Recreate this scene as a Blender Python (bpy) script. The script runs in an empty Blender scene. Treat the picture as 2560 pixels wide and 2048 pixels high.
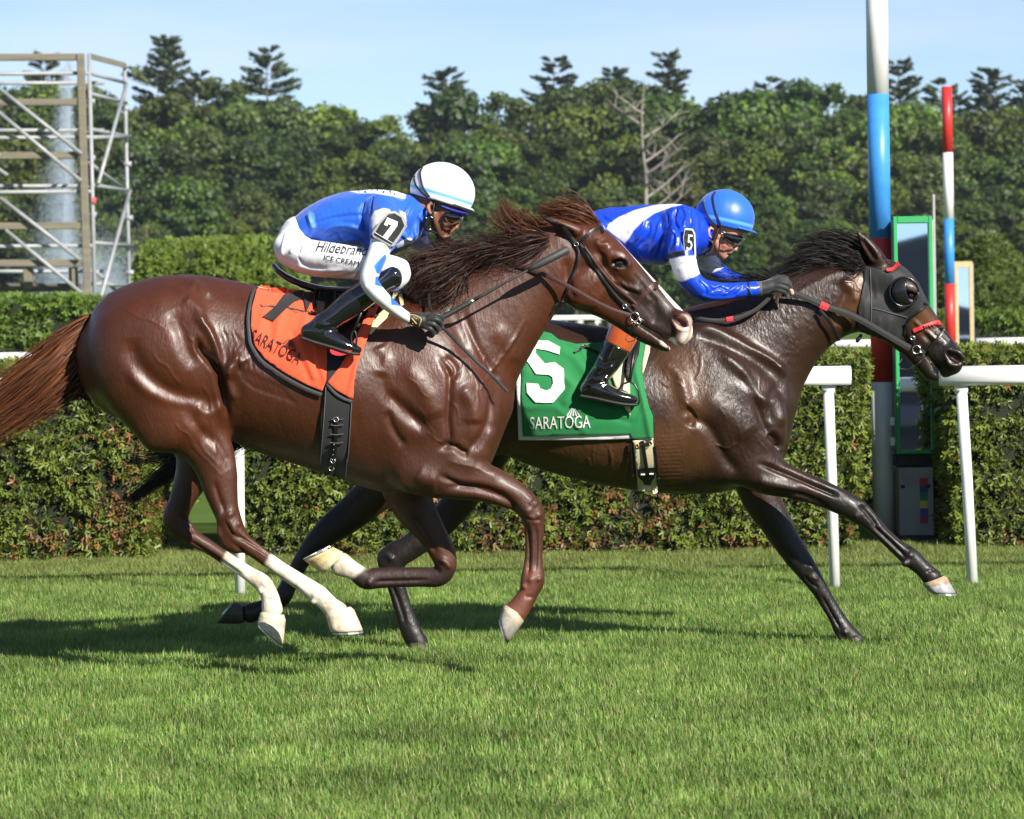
import bpy, bmesh, math, random
import numpy as np
from mathutils import Vector, Matrix, geometry, noise
from mathutils.bvhtree import BVHTree

R = math.radians
random.seed(7); rng = np.random.default_rng(7)
SC = bpy.context.scene
COL = SC.collection

# ------------------------------------------------------------------ camera, sky, sun, exposure
F_PX, CAM_H, HOR, ROLL = 8800.0, 1.37, 796.0, R(0.8)      # focal length (for a 2560 wide frame), eye height, principal row
cam_d = bpy.data.cameras.new('camera'); cam = bpy.data.objects.new('camera', cam_d); COL.objects.link(cam)
cam_d.sensor_width = 36.0; cam_d.lens = 36.0*F_PX/2560.0
cam_d.shift_y = -(1024.0-HOR)/2560.0
cam_d.clip_start = 0.5; cam_d.clip_end = 4000.0
cam.matrix_world = Matrix.Translation((0,0,CAM_H)) @ Matrix.Rotation(R(90),4,'X') @ Matrix.Rotation(-ROLL,4,'Z')
cam_d.dof.use_dof = True; cam_d.dof.focus_distance = 13.6; cam_d.dof.aperture_fstop = 9.0
SC.camera = cam

SUN_EL, SUN_AZ = R(31), R(37)        # azimuth: to the right of "behind the camera"
sun_dir = Vector((math.sin(SUN_AZ)*math.cos(SUN_EL), -math.cos(SUN_AZ)*math.cos(SUN_EL), math.sin(SUN_EL)))
sd = bpy.data.lights.new('sun','SUN'); sd.energy = 5.0; sd.angle = R(0.5); sd.color = (1.0,0.94,0.84)
sun = bpy.data.objects.new('sun', sd); COL.objects.link(sun)
sun.rotation_euler = (-sun_dir).to_track_quat('-Z','Y').to_euler()

world = bpy.data.worlds.new('World'); SC.world = world; world.use_nodes = True
wn = world.node_tree; wn.nodes.clear()
sky = wn.nodes.new('ShaderNodeTexSky'); sky.sky_type = 'NISHITA'; sky.sun_disc = False
sky.sun_elevation = SUN_EL; sky.sun_rotation = math.atan2(sun_dir.x, sun_dir.y)
sky.air_density = 0.75; sky.dust_density = 0.05; sky.ozone_density = 1.6; sky.altitude = 1500
bg = wn.nodes.new('ShaderNodeBackground'); bg.inputs['Strength'].default_value = 0.072
wo = wn.nodes.new('ShaderNodeOutputWorld')
# thin high cloud streaks, drawn over the whole sky
tc = wn.nodes.new('ShaderNodeTexCoord'); mp = wn.nodes.new('ShaderNodeMapping')
mp.inputs['Scale'].default_value = (1.6,1.6,11.0); mp.inputs['Rotation'].default_value = (0.12,0.05,0)
nz = wn.nodes.new('ShaderNodeTexNoise'); nz.inputs['Scale'].default_value = 3.2; nz.inputs['Detail'].default_value = 6
rp = wn.nodes.new('ShaderNodeValToRGB'); rp.color_ramp.elements[0].position = 0.45; rp.color_ramp.elements[1].position = 0.8
rp.color_ramp.elements[0].color = (0,0,0,1); rp.color_ramp.elements[1].color = (0.5,0.5,0.5,1)
mxw = wn.nodes.new('ShaderNodeMix'); mxw.data_type = 'RGBA'; mxw.inputs[7].default_value = (7.8,8.0,9.6,1)
L = wn.links.new
L(tc.outputs['Generated'], mp.inputs['Vector']); L(mp.outputs[0], nz.inputs['Vector']); L(nz.outputs[0], rp.inputs[0])
L(rp.outputs[0], mxw.inputs[0]); L(sky.outputs[0], mxw.inputs[6]); L(mxw.outputs[2], bg.inputs[0]); L(bg.outputs[0], wo.inputs[0])

SC.view_settings.view_transform = 'Standard'; SC.view_settings.look = 'None'
SC.view_settings.exposure = 0.78; SC.view_settings.gamma = 1.0; SC.view_settings.use_curve_mapping = False
SC.cycles.use_denoising = True
SC.cycles.max_bounces = 6; SC.cycles.transparent_max_bounces = 16

# ------------------------------------------------------------------ photo pixel <-> place
_c, _s = math.cos(ROLL), math.sin(ROLL)
def W(px, py, Y):
    dx, dy = px-1280.0, py-HOR
    x, y = dx*_c - dy*_s, dx*_s + dy*_c
    return Vector((x*Y/F_PX, Y, CAM_H - y*Y/F_PX))
def PXn(V):                                    # N x 3 array -> pixel coordinates
    x = V[:,0]*F_PX/V[:,1]; y = (CAM_H-V[:,2])*F_PX/V[:,1]
    return np.stack([1280 + x*_c + y*_s, HOR - x*_s + y*_c], 1)
U = (0,0,1.1874)
ZB = (0,600,.3479); ZJ = (580,360,.3942); ZT = (1180,440,.3826); ZH7 = (1200,500,.2597); ZH5 = (1940,540,.2876)
ZL = (350,1050,.5102); ZF = (1700,1000,.3989); ZC = (800,700,.3478); ZD = (1240,780,.3711)
ZJ7 = (980,380,.1507); ZJ5 = (1720,450,.1913); ZS = (0,0,.4639); ZR = (1900,0,.4638)
def Q(z, pts):
    return [(z[0]+p[0]*z[2], z[1]+p[1]*z[2]) + ((p[2]*z[2],)+tuple(p[3:]) if len(p)>2 else ()) for p in pts]
Y7, Y5 = 13.4, 14.38

# ------------------------------------------------------------------ naming / tagging
def tag(o, label=None, cat=None, group=None, kind=None):
    if label: o['label'] = label
    if cat: o['category'] = cat
    if group: o['group'] = group
    if kind: o['kind'] = kind
    return o
def empty(name, loc, rz=0.0):
    o = bpy.data.objects.new(name, None); COL.objects.link(o)
    o.location = loc; o.rotation_euler = (0,0,rz); o.empty_display_size = .1
    return o
def link(name, me, mat=None, parent=None, smooth=True):
    o = bpy.data.objects.new(name, me); COL.objects.link(o)
    if mat is not None:
        for m in (mat if isinstance(mat,(list,tuple)) else [mat]): me.materials.append(m)
    if smooth: me.shade_smooth()
    if parent is not None:
        o.parent = parent
        o.matrix_parent_inverse = root_mat(parent).inverted()
    return o
def root_mat(p):
    m = p.matrix_basis.copy()
    if p.parent: m = root_mat(p.parent) @ p.matrix_parent_inverse @ m
    return m
def mesh_np(name, V, F, cols=None, mat_idx=None):
    V = np.asarray(V, dtype=np.float32); F = np.asarray(F, dtype=np.int32)
    me = bpy.data.meshes.new(name)
    n, k = F.shape
    me.vertices.add(len(V)); me.vertices.foreach_set('co', V.ravel())
    me.loops.add(n*k); me.loops.foreach_set('vertex_index', F.ravel())
    me.polygons.add(n); me.polygons.foreach_set('loop_start', np.arange(0,n*k,k,dtype=np.int32))
    if mat_idx is not None: me.polygons.foreach_set('material_index', np.asarray(mat_idx,dtype=np.int32))
    if cols is not None:
        c = np.ones((len(V),4),dtype=np.float32); c[:,:3] = cols
        a = me.attributes.new('Col','FLOAT_COLOR','POINT'); a.data.foreach_set('color', c.ravel())
    me.update(calc_edges=True); me.validate(verbose=False)
    return me
def mesh_py(name, V, F):
    me = bpy.data.meshes.new(name); me.from_pydata([tuple(v) for v in V], [], F); me.update(); return me
def copy_tree(o, parent=None):
    c = o.copy(); COL.objects.link(c); c.parent = parent
    for ch in o.children: copy_tree(ch, c)
    return c

# ------------------------------------------------------------------ materials
def mat(name, color, rough=.5, metal=0., spec=.5, coat=0., noise_amt=0., noise_scale=20., bump=0., bump_scale=60., vcol=False,
        sheen=0., coat_rough=.1, col2=None, stretch=None, transl=0., aniso=0., bump_dist=.002, rvar=0., legmatte=0., objvar=0., bump2=0., bump2_scale=8.):
    m = bpy.data.materials.new(name); m.use_nodes = True
    nt = m.node_tree; n = nt.nodes; b = n['Principled BSDF']; lk = nt.links.new
    b.inputs['Roughness'].default_value = rough; b.inputs['Metallic'].default_value = metal
    b.inputs['Specular IOR Level'].default_value = spec
    b.inputs['Coat Weight'].default_value = coat; b.inputs['Coat Roughness'].default_value = coat_rough
    b.inputs['Sheen Weight'].default_value = sheen
    if aniso: b.inputs['Anisotropic'].default_value = aniso
    base = None
    if vcol:
        a = n.new('ShaderNodeAttribute'); a.attribute_name = 'Col'; base = a.outputs['Color']
    else:
        b.inputs['Base Color'].default_value = (*color,1)
    t = n.new('ShaderNodeTexCoord'); vec = t.outputs['Object']
    if stretch:
        mpp = n.new('ShaderNodeMapping'); mpp.inputs['Scale'].default_value = stretch; lk(vec, mpp.inputs[0]); vec = mpp.outputs[0]
    if noise_amt > 0 or col2 is not None:
        z = n.new('ShaderNodeTexNoise'); z.inputs['Scale'].default_value = noise_scale; z.inputs['Detail'].default_value = 5
        lk(vec, z.inputs['Vector'])
        mx = n.new('ShaderNodeMix'); mx.data_type = 'RGBA'
        if col2 is not None:
            r = n.new('ShaderNodeValToRGB'); r.color_ramp.elements[0].position = .35; r.color_ramp.elements[1].position = .65
            lk(z.outputs[0], r.inputs[0]); lk(r.outputs[0], mx.inputs[0])
            mx.inputs[6].default_value = (*color,1); mx.inputs[7].default_value = (*col2,1)
            lk(mx.outputs[2], b.inputs['Base Color'])
        else:
            mr = n.new('ShaderNodeMapRange'); mr.inputs[1].default_value = .25; mr.inputs[2].default_value = .75
            mr.inputs[3].default_value = 1-noise_amt; mr.inputs[4].default_value = 1+noise_amt
            lk(z.outputs[0], mr.inputs[0])
            mx.blend_type = 'MULTIPLY'; mx.inputs[0].default_value = 1.0
            if base is not None: lk(base, mx.inputs[6])
            else: mx.inputs[6].default_value = (*color,1)
            lk(mr.outputs[0], mx.inputs[7]); lk(mx.outputs[2], b.inputs['Base Color'])
    elif base is not None:
        lk(base, b.inputs['Base Color'])
    if bump > 0:
        z = n.new('ShaderNodeTexNoise'); z.inputs['Scale'].default_value = bump_scale; z.inputs['Detail'].default_value = 4
        lk(vec, z.inputs['Vector'])
        bp = n.new('ShaderNodeBump'); bp.inputs['Strength'].default_value = bump; bp.inputs['Distance'].default_value = bump_dist
        lk(z.outputs[0], bp.inputs['Height']); lk(bp.outputs[0], b.inputs['Normal'])
    if rvar > 0:
        z = n.new('ShaderNodeTexNoise'); z.inputs['Scale'].default_value = 7; z.inputs['Detail'].default_value = 7; z.inputs['Roughness'].default_value = .65
        lk(vec, z.inputs['Vector']); mr = n.new('ShaderNodeMapRange'); mr.inputs[1].default_value = .3; mr.inputs[2].default_value = .7
        mr.inputs[3].default_value = rough-rvar; mr.inputs[4].default_value = rough+rvar; lk(z.outputs[0], mr.inputs[0]); lk(mr.outputs[0], b.inputs['Roughness'])
        if legmatte:
            sx = n.new('ShaderNodeSeparateXYZ'); lk(t.outputs['Object'], sx.inputs[0]); m3 = n.new('ShaderNodeMapRange')
            m3.inputs[1].default_value = .95; m3.inputs[2].default_value = .72; m3.inputs[3].default_value = 0; m3.inputs[4].default_value = legmatte
            ad = n.new('ShaderNodeMath'); ad.operation = 'ADD'; lk(sx.outputs[2], m3.inputs[0]); lk(m3.outputs[0], ad.inputs[0]); lk(mr.outputs[0], ad.inputs[1]); lk(ad.outputs[0], b.inputs['Roughness'])
    if bump2 > 0:
        z = n.new('ShaderNodeTexNoise'); z.inputs['Scale'].default_value = bump2_scale; z.inputs['Detail'].default_value = 6; z.inputs['Roughness'].default_value = .6
        lk(vec, z.inputs['Vector']); bp2 = n.new('ShaderNodeBump'); bp2.inputs['Strength'].default_value = bump2; bp2.inputs['Distance'].default_value = .01
        lk(z.outputs[0], bp2.inputs['Height'])
        if b.inputs['Normal'].is_linked: lk(bp2.outputs[0], bp.inputs['Normal'])
        else: lk(bp2.outputs[0], b.inputs['Normal'])
    if objvar > 0:
        src = b.inputs['Base Color'].links[0].from_socket; oi = n.new('ShaderNodeObjectInfo'); hs = n.new('ShaderNodeHueSaturation')
        for k, (sc_, off_) in (('Value', (objvar*2, 1-objvar)), ('Hue', (.05, .468))):
            mm = n.new('ShaderNodeMath'); mm.operation = 'MULTIPLY_ADD'; mm.inputs[1].default_value = sc_; mm.inputs[2].default_value = off_
            if k == 'Hue':
                f2 = n.new('ShaderNodeMath'); f2.operation = 'MULTIPLY'; f2.inputs[1].default_value = 7.31; lk(oi.outputs['Random'], f2.inputs[0])
                fr = n.new('ShaderNodeMath'); fr.operation = 'FRACT'; lk(f2.outputs[0], fr.inputs[0]); lk(fr.outputs[0], mm.inputs[0])
            else: lk(oi.outputs['Random'], mm.inputs[0])
            lk(mm.outputs[0], hs.inputs[k])
        lk(src, hs.inputs['Color']); lk(hs.outputs[0], b.inputs['Base Color'])
    if transl > 0:
        o = n['Material Output']; tr = n.new('ShaderNodeBsdfTranslucent'); ms = n.new('ShaderNodeMixShader'); ms.inputs[0].default_value = transl
        src = b.inputs['Base Color']
        if src.is_linked: lk(src.links[0].from_socket, tr.inputs[0])
        else: tr.inputs[0].default_value = (*color,1)
        lk(b.outputs[0], ms.inputs[1]); lk(tr.outputs[0], ms.inputs[2]); lk(ms.outputs[0], o.inputs[0])
    return m

# ------------------------------------------------------------------ signed distance sculpting
class Vol:
    def __init__(s, lo, hi, h):
        s.lo = np.array(lo,float); s.h = h
        s.n = np.ceil((np.array(hi,float)-s.lo)/h).astype(int)+1
        s.D = np.full(s.n, 1.0, dtype=np.float32)
    def box(s, lo, hi):
        i0 = np.maximum(np.floor((np.array(lo)-s.lo)/s.h).astype(int),0)
        i1 = np.minimum(np.ceil((np.array(hi)-s.lo)/s.h).astype(int)+1, s.n)
        return i0, i1
    def axes(s, i0, i1):
        return [ (s.lo[k]+s.h*np.arange(i0[k],i1[k])).astype(np.float32).reshape([-1 if j==k else 1 for j in range(3)]) for k in range(3)]
    def chain(s, nodes, k=.03, cap=.9, sub=4, op='add', pad=.06, disc=False):
        """nodes: (Vector centre, a in-plane radius, b lateral radius)"""
        N = resample(nodes, sub)
        P = np.array([list(n[0]) for n in N]); A = np.array([n[1] for n in N]); B = np.array([n[2] for n in N])
        m = np.maximum(A,B)+pad
        g0, g1 = s.box((P-m[:,None]).min(0), (P+m[:,None]).max(0))
        if np.any(g1<=g0): return
        Cc = np.full(g1-g0, 1.0, dtype=np.float32)
        for i in range(len(N)-1 if len(N)>1 else 1):
            j = min(i+1,len(N)-1)
            a0,a1 = P[i],P[j]; ax = a1-a0; Ln = np.linalg.norm(ax)
            if Ln < 1e-6: ax = np.array([1.,0,0]); Ln = 1e-6; axn = ax
            else: axn = ax/Ln
            u = np.cross(axn,[0,1.,0]); nu = np.linalg.norm(u)
            u = u/nu if nu>1e-4 else np.array([1.,0,0])
            v = np.cross(axn,u)
            mm = max(A[i],A[j],B[i],B[j])+pad
            i0,i1 = s.box(np.minimum(a0,a1)-mm, np.maximum(a0,a1)+mm)
            i0=np.maximum(i0,g0); i1=np.minimum(i1,g1)
            if np.any(i1<=i0): continue
            X,Yy,Z = s.axes(i0,i1)
            dx,dy,dz = X-a0[0],Yy-a0[1],Z-a0[2]
            tl = dx*axn[0]+dy*axn[1]+dz*axn[2]
            t = np.clip(tl/Ln,0,1)
            a = A[i]+(A[j]-A[i])*t; b = B[i]+(B[j]-B[i])*t; c = (np.minimum(a,b)*cap if not disc else a*cap)
            w = tl - t*Ln
            uu = dx*u[0]+dy*u[1]+dz*u[2]
            vv = dx*v[0]+dy*v[1]+dz*v[2]
            q0 = np.sqrt((uu/a)**2+(vv/b)**2+(w/c)**2)
            q1 = np.sqrt((uu/a**2)**2+(vv/b**2)**2+(w/c**2)**2)+1e-6
            d = q0*(q0-1)/q1
            d = np.maximum(d, -np.minimum(a,b))
            sl = tuple(slice(i0[q]-g0[q], i1[q]-g0[q]) for q in range(3))
            Cc[sl] = np.minimum(Cc[sl], d)
        G = tuple(slice(g0[q],g1[q]) for q in range(3))
        D = s.D[G]
        if op == 'add': s.D[G] = smin(D,Cc,k)
        else: s.D[G] = -smin(-D,Cc,k)
    def extract(s):
        D = s.D; n = D.shape; I = D<0
        cnt = np.zeros(tuple(x-1 for x in n),np.uint8)
        sl = lambda o: tuple(slice(o[q], n[q]-1+o[q]) for q in range(3))
        corners = [(i,j,k) for i in (0,1) for j in (0,1) for k in (0,1)]
        for o in corners: cnt += I[sl(o)]
        act = (cnt>0)&(cnt<8)
        idx = np.argwhere(act); M = len(idx)
        cd = {o: D[idx[:,0]+o[0], idx[:,1]+o[1], idx[:,2]+o[2]].astype(float) for o in corners}
        acc = np.zeros((M,3)); num = np.zeros(M)
        for o in corners:
            for ax in range(3):
                if o[ax]: continue
                p = list(o); p[ax]=1; p=tuple(p)
                d0,d1 = cd[o],cd[p]; mk = (d0<0)!=(d1<0)
                t = np.where(mk, d0/np.where(mk,d0-d1,1), 0)
                pos = np.tile(np.array(o,float),(M,1)); pos[:,ax] += t
                acc += pos*mk[:,None]; num += mk
        V = s.lo + (idx + acc/num[:,None])*s.h
        Nn = np.stack([sum((cd[o] if o[ax] else -cd[o]) for o in corners) for ax in range(3)],1)
        Nn /= np.linalg.norm(Nn,axis=1)[:,None]+1e-9
        lut = np.full(act.shape,-1,np.int32); lut[act] = np.arange(M)
        Fs = []
        for ax in range(3):
            b,c = (ax+1)%3,(ax+2)%3
            s0 = [slice(1,n[q]-1) for q in range(3)]; s1 = list(s0)
            s0[ax] = slice(0,n[ax]-1); s1[ax] = slice(1,n[ax])
            a0,a1 = I[tuple(s0)],I[tuple(s1)]
            e = np.argwhere(a0!=a1); e[:,b]+=1; e[:,c]+=1
            if len(e)==0: continue
            ins = I[e[:,0],e[:,1],e[:,2]]
            def cell(db,dc):
                q = e.copy(); q[:,b]-=db; q[:,c]-=dc
                return lut[q[:,0],q[:,1],q[:,2]]
            f = np.stack([cell(1,1),cell(0,1),cell(0,0),cell(1,0)],1)
            f[~ins] = f[~ins][:,::-1]
            Fs.append(f)
        Fq = np.concatenate(Fs); Fq = Fq[(Fq>=0).all(1)]
        return V, Fq, Nn
def smin(a,b,k):
    if k<=0: return np.minimum(a,b)
    h = np.clip(.5+.5*(b-a)/k,0,1)
    return b*(1-h)+a*h-k*h*(1-h)
def resample(nodes, sub):
    if len(nodes)<3 or sub<=1: return list(nodes)
    A = np.array([[*n[0],n[1],n[2]] for n in nodes],float)
    A = np.vstack([2*A[0]-A[1],A,2*A[-1]-A[-2]]); out=[]
    for i in range(1,len(A)-2):
        for j in range(sub):
            t=j/sub; p0,p1,p2,p3=A[i-1],A[i],A[i+1],A[i+2]
            out.append(.5*((2*p1)+(-p0+p2)*t+(2*p0-5*p1+4*p2-p3)*t*t+(-p0+3*p1-3*p2+p3)*t**3))
    out.append(A[-2]); out=np.array(out); out[:,3:]=np.maximum(out[:,3:],.002)
    return [(o[:3],o[3],o[4]) for o in out]
def nd(z, pts, Y):
    """(x,y,a[,b][,yoff]) rows in zoom coordinates -> world nodes; b in metres (default: round)"""
    out=[]; yo=0.; 
    for p in Q(z,pts):
        yo = p[4] if len(p)>4 else yo
        D = Y+yo; a = p[2]*D/F_PX
        b = p[3] if len(p)>3 and p[3] is not None else a
        out.append((W(p[0],p[1],D),a,b))
    return out
def ndy(z, pts, Y, yo):
    return nd(z, [(p+(None,) if len(p)==3 else p)[:4]+(yo if len(p)<5 else p[4],) for p in [tuple(q) for q in pts]], Y)
def polydist(P2, line):
    """distance of N x 2 points to a polyline, and arc fraction"""
    best = np.full(len(P2),1e9); fr = np.zeros(len(P2)); n=len(line)-1
    for i in range(n):
        a=np.array(line[i][:2],float); b=np.array(line[i+1][:2],float); ab=b-a; l2=(ab**2).sum()+1e-9
        t=np.clip(((P2-a)@ab)/l2,0,1); d=np.linalg.norm(P2-a-t[:,None]*ab,axis=1)
        m=d<best; best[m]=d[m]; fr[m]=(i+t[m])/n
    return best, fr
def spline2(pts, sub=6):
    A=np.array([p[:2] for p in pts],float)
    if len(A)<3: return [tuple(a) for a in A]
    A=np.vstack([2*A[0]-A[1],A,2*A[-1]-A[-2]]); out=[]
    for i in range(1,len(A)-2):
        for j in range(sub):
            t=j/sub; p0,p1,p2,p3=A[i-1],A[i],A[i+1],A[i+2]
            out.append(.5*((2*p1)+(-p0+p2)*t+(2*p0-5*p1+4*p2-p3)*t*t+(-p0+3*p1-3*p2+p3)*t**3))
    out.append(A[-2]); return [tuple(o) for o in out]
def emboss(V, N, marks, Yc, px=None):
    """marks: (zoom, polyline, width px(zoom), amplitude m, side) side -1 near, 1 far, 0 both"""
    P = PXn(V) if px is None else px
    for z,line,w,amp,side in marks:
        ln = spline2(Q(z,line)); wp = w*z[2]
        xs=[l[0] for l in ln]; ys=[l[1] for l in ln]
        m = (P[:,0]>min(xs)-3*wp)&(P[:,0]<max(xs)+3*wp)&(P[:,1]>min(ys)-3*wp)&(P[:,1]<max(ys)+3*wp)
        if side<0: m &= V[:,1]<Yc
        if side>0: m &= V[:,1]>Yc
        ii = np.nonzero(m)[0]
        if len(ii)==0: continue
        d,fr = polydist(P[ii], ln)
        taper = np.clip(np.minimum(fr,1-fr)*6+.15,0,1)
        facing = np.clip(-N[ii,1]*1.6,0,1) if side<0 else np.clip(np.abs(N[ii,1])*1.6,0,1)
        V[ii] += N[ii]*(amp*np.exp(-(d/wp)**2)*taper*facing)[:,None]
def inpoly(P, poly):
    x,y=P[:,0],P[:,1]; c=np.zeros(len(P),bool); n=len(poly)
    for i in range(n):
        x1,y1=poly[i][:2]; x2,y2=poly[(i+1)%n][:2]
        m=((y1>y)!=(y2>y)); xi=(x2-x1)*(y-y1)/((y2-y1) if y2!=y1 else 1e-9)+x1
        c ^= m&(x<xi)
    return c
def polysd(P, poly):           # signed distance in px, negative inside
    d,_=polydist(P, list(poly)+[poly[0]]); return np.where(inpoly(P,poly),-d,d)
def vnoise(V, scale, seed=0, octv=3):
    """cheap smooth value noise on N x 3 points, about -1..1"""
    r=np.random.default_rng(seed); T=r.uniform(-1,1,(32,32,32)); out=np.zeros(len(V)); amp=1; tot=0; s=scale
    for o in range(octv):
        q=V*s+o*7.3; i=np.floor(q).astype(int); f=q-i; f=f*f*(3-2*f); acc=0
        for a in (0,1):
            for b in (0,1):
                for c in (0,1):
                    w=(f[:,0] if a else 1-f[:,0])*(f[:,1] if b else 1-f[:,1])*(f[:,2] if c else 1-f[:,2])
                    acc=acc+w*T[(i[:,0]+a)%32,(i[:,1]+b)%32,(i[:,2]+c)%32]
        out+=amp*acc; tot+=amp; amp*=.5; s*=2.03
    return out/tot
def relax(V,F,wgt,it):
    E=np.concatenate([F[:,[0,1]],F[:,[1,2]],F[:,[2,3]],F[:,[3,0]]]); n=len(V)
    cnt=np.bincount(E[:,0],minlength=n)+np.bincount(E[:,1],minlength=n); cnt=np.maximum(cnt,1)
    for i in range(it):
        L_=np.stack([(np.bincount(E[:,0],V[E[:,1],k],n)+np.bincount(E[:,1],V[E[:,0],k],n))/cnt for k in range(3)],1)-V
        V+=L_*(.55*wgt)[:,None]
def vnormals(V,F):
    a=V[F[:,2]]-V[F[:,0]]; b=V[F[:,3]]-V[F[:,1]]; fn=np.cross(a,b); N=np.zeros_like(V)
    for k in range(4):
        for c in range(3): N[:,c]+=np.bincount(F[:,k],fn[:,c],len(V))
    return N/(np.linalg.norm(N,axis=1)[:,None]+1e-12)
def bvh_of(V,F): return BVHTree.FromPolygons([tuple(v) for v in V],[tuple(int(i) for i in f) for f in F])
CAMV = Vector((0,0,CAM_H))
def hit(bvh, px, py, off=0., Yg=Y7):
    t = W(px,py,10.); d=(t-CAMV).normalized()
    loc,nrm,i,ds = bvh.ray_cast(CAMV,d,60.)
    g = W(px,py,Yg)
    if loc is None:
        loc,nrm,i,ds = bvh.find_nearest(g)
        if loc is None: return g
    n = nrm if nrm.dot(d)<0 else -nrm
    return loc + (n*.6 - d*.6)*off

# ------------------------------------------------------------------ mesh builders
def resamp_line(pts, step):
    pts=[Vector(p) for p in pts]; out=[pts[0]]; 
    for a,b in zip(pts,pts[1:]):
        L_=(b-a).length; n=max(1,int(math.ceil(L_/step)))
        out += [a.lerp(b,i/n) for i in range(1,n+1)]
    return out
def ribbon(name, P, wid, thick, mat_, parent, up=None, closed=False):
    """flat strap: world centre points P, width lies in the image plane, thick toward the eye"""
    V=[];F=[];n=len(P)
    for i,p in enumerate(P):
        t=(P[min(i+1,n-1)]-P[max(i-1,0)]).normalized()
        v=(CAMV-p).normalized() if up is None else up
        s=t.cross(v).normalized(); f=s.cross(t).normalized()
        w=wid[i] if isinstance(wid,list) else wid
        for a,b in ((-.5,0),(-.46,1),(0,1.25),(.46,1),(.5,0),(0,-.2)):
            V.append(p+s*w*a+f*thick*b)
    for i in range(n-1):
        for k in range(6):
            a=i*6+k; b=i*6+(k+1)%6; F.append((a,b,b+6,a+6))
    F.append(tuple(range(5,-1,-1))); F.append(tuple(range((n-1)*6,n*6)))
    return link(name, mesh_py(name,V,F), mat_, parent, smooth=False)
def strap(name, bvh, z, pts, w, thick, mat_, parent, Yg, off=.002, sub=5):
    ln = spline2(Q(z,pts),sub); P=[hit(bvh,x,y,off,Yg) for x,y in ln]
    for _ in range(2): P=[P[0]]+[(P[i-1]+P[i]*2+P[i+1])/4 for i in range(1,len(P)-1)]+[P[-1]]
    return ribbon(name,P,w,thick,mat_,parent)
def tube(name, P, r, mat_, parent, seg=8, V=None, F=None, cap=True):
    own = V is None
    if own: V=[];F=[]
    base=len(V); n=len(P); pn=None
    for i,p in enumerate(P):
        p=Vector(p); t=(Vector(P[min(i+1,n-1)])-Vector(P[max(i-1,0)])).normalized()
        if pn is None: pn = t.orthogonal().normalized()
        pn=(pn-t*pn.dot(t)).normalized(); bn=t.cross(pn); rr=r[i] if isinstance(r,(list,tuple)) else r
        for k in range(seg):
            a=2*math.pi*k/seg; V.append(p+(pn*math.cos(a)+bn*math.sin(a))*rr)
    for i in range(n-1):
        for k in range(seg):
            a=base+i*seg+k; b=base+i*seg+(k+1)%seg; F.append((a,b,b+seg,a+seg))
    if cap: F.append(tuple(base+k for k in range(seg-1,-1,-1))); F.append(tuple(base+(n-1)*seg+k for k in range(seg)))
    if own: return link(name, mesh_py(name,V,F), mat_, parent)
def sheet(poly, step):
    """triangulated fill of a pixel polygon with inner grid points -> (pts2d, tris)"""
    poly=[Vector(p[:2]) for p in poly]; B=[]
    for a,b in zip(poly,poly[1:]+poly[:1]):
        n=max(1,int((b-a).length/step)); B += [a.lerp(b,i/n) for i in range(n)]
    xs=[p.x for p in B]; ys=[p.y for p in B]
    gx,gy=np.meshgrid(np.arange(min(xs),max(xs),step),np.arange(min(ys),max(ys),step)); G=np.stack([gx.ravel(),gy.ravel()],1)
    G[:,0]+= (np.round(G[:,1]/step)%2)*step*.5
    G=G[polysd(G,[tuple(p) for p in B])<-step*.45]
    vs=B+[Vector(g) for g in G]; nb=len(B)
    r=geometry.delaunay_2d_cdt(vs,[(i,(i+1)%nb) for i in range(nb)],[],1,1e-4)
    return [tuple(v) for v in r[0]], [tuple(f) for f in r[2]]
def cloth(name, bvh, z, poly, mat_, parent, Yg, off=.008, step=7., thick=.004, fold=None, smooth_poly=False, hole=None, smooth_it=0):
    pl=Q(z,poly); pl = spline2(pl+[pl[0]],4)[:-1] if smooth_poly else pl
    P2,T = sheet(pl, step)
    if hole:
        hp=Q(z,hole); cen=np.array([[sum(P2[i][0] for i in t)/3,sum(P2[i][1] for i in t)/3] for t in T]); ins=inpoly(cen,hp); T=[t for t,q in zip(T,ins) if not q]
    V=[hit(bvh,x,y,off,Yg) for x,y in P2]
    # relax depth so that the cloth spans hollows
    e=set()
    nbm=[[] for _ in V]
    for t in T:
        for a,b in zip(t,t[1:]+t[:1]): nbm[a].append(b); nbm[b].append(a)
    for _ in range(smooth_it):
        D_=[(v-CAMV).length for v in V]; V=[CAMV+(v-CAMV)*((.5*D_[i]+.5*sum(D_[j] for j in nbm[i])/len(nbm[i]))/D_[i]) if nbm[i] else v for i,v in enumerate(V)]
    if fold: V=[v+(CAMV-v).normalized()*fold(*p) for v,p in zip(V,P2)]
    n=len(V)
    Vb=[v+(v-CAMV).normalized()*thick for v in V]
    cnt={}
    for t in T:
        for a,b in zip(t,t[1:]+t[:1]): k=(min(a,b),max(a,b)); cnt[k]=cnt.get(k,[])+[(a,b)]
    F=[]
    for t in T:
        nrm=geometry.normal(V[t[0]],V[t[1]],V[t[2]])
        tt = t if nrm.dot(CAMV-V[t[0]])>0 else t[::-1]
        F.append(tt); F.append(tuple(i+n for i in tt[::-1]))
    for k,v in cnt.items():
        if len(v)==1: a,b=v[0]; F.append((a,b,b+n,a+n))
    o=link(name, mesh_py(name,V+Vb,F), mat_, parent)
    return o, BVHTree.FromPolygons(V,T)
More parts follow.
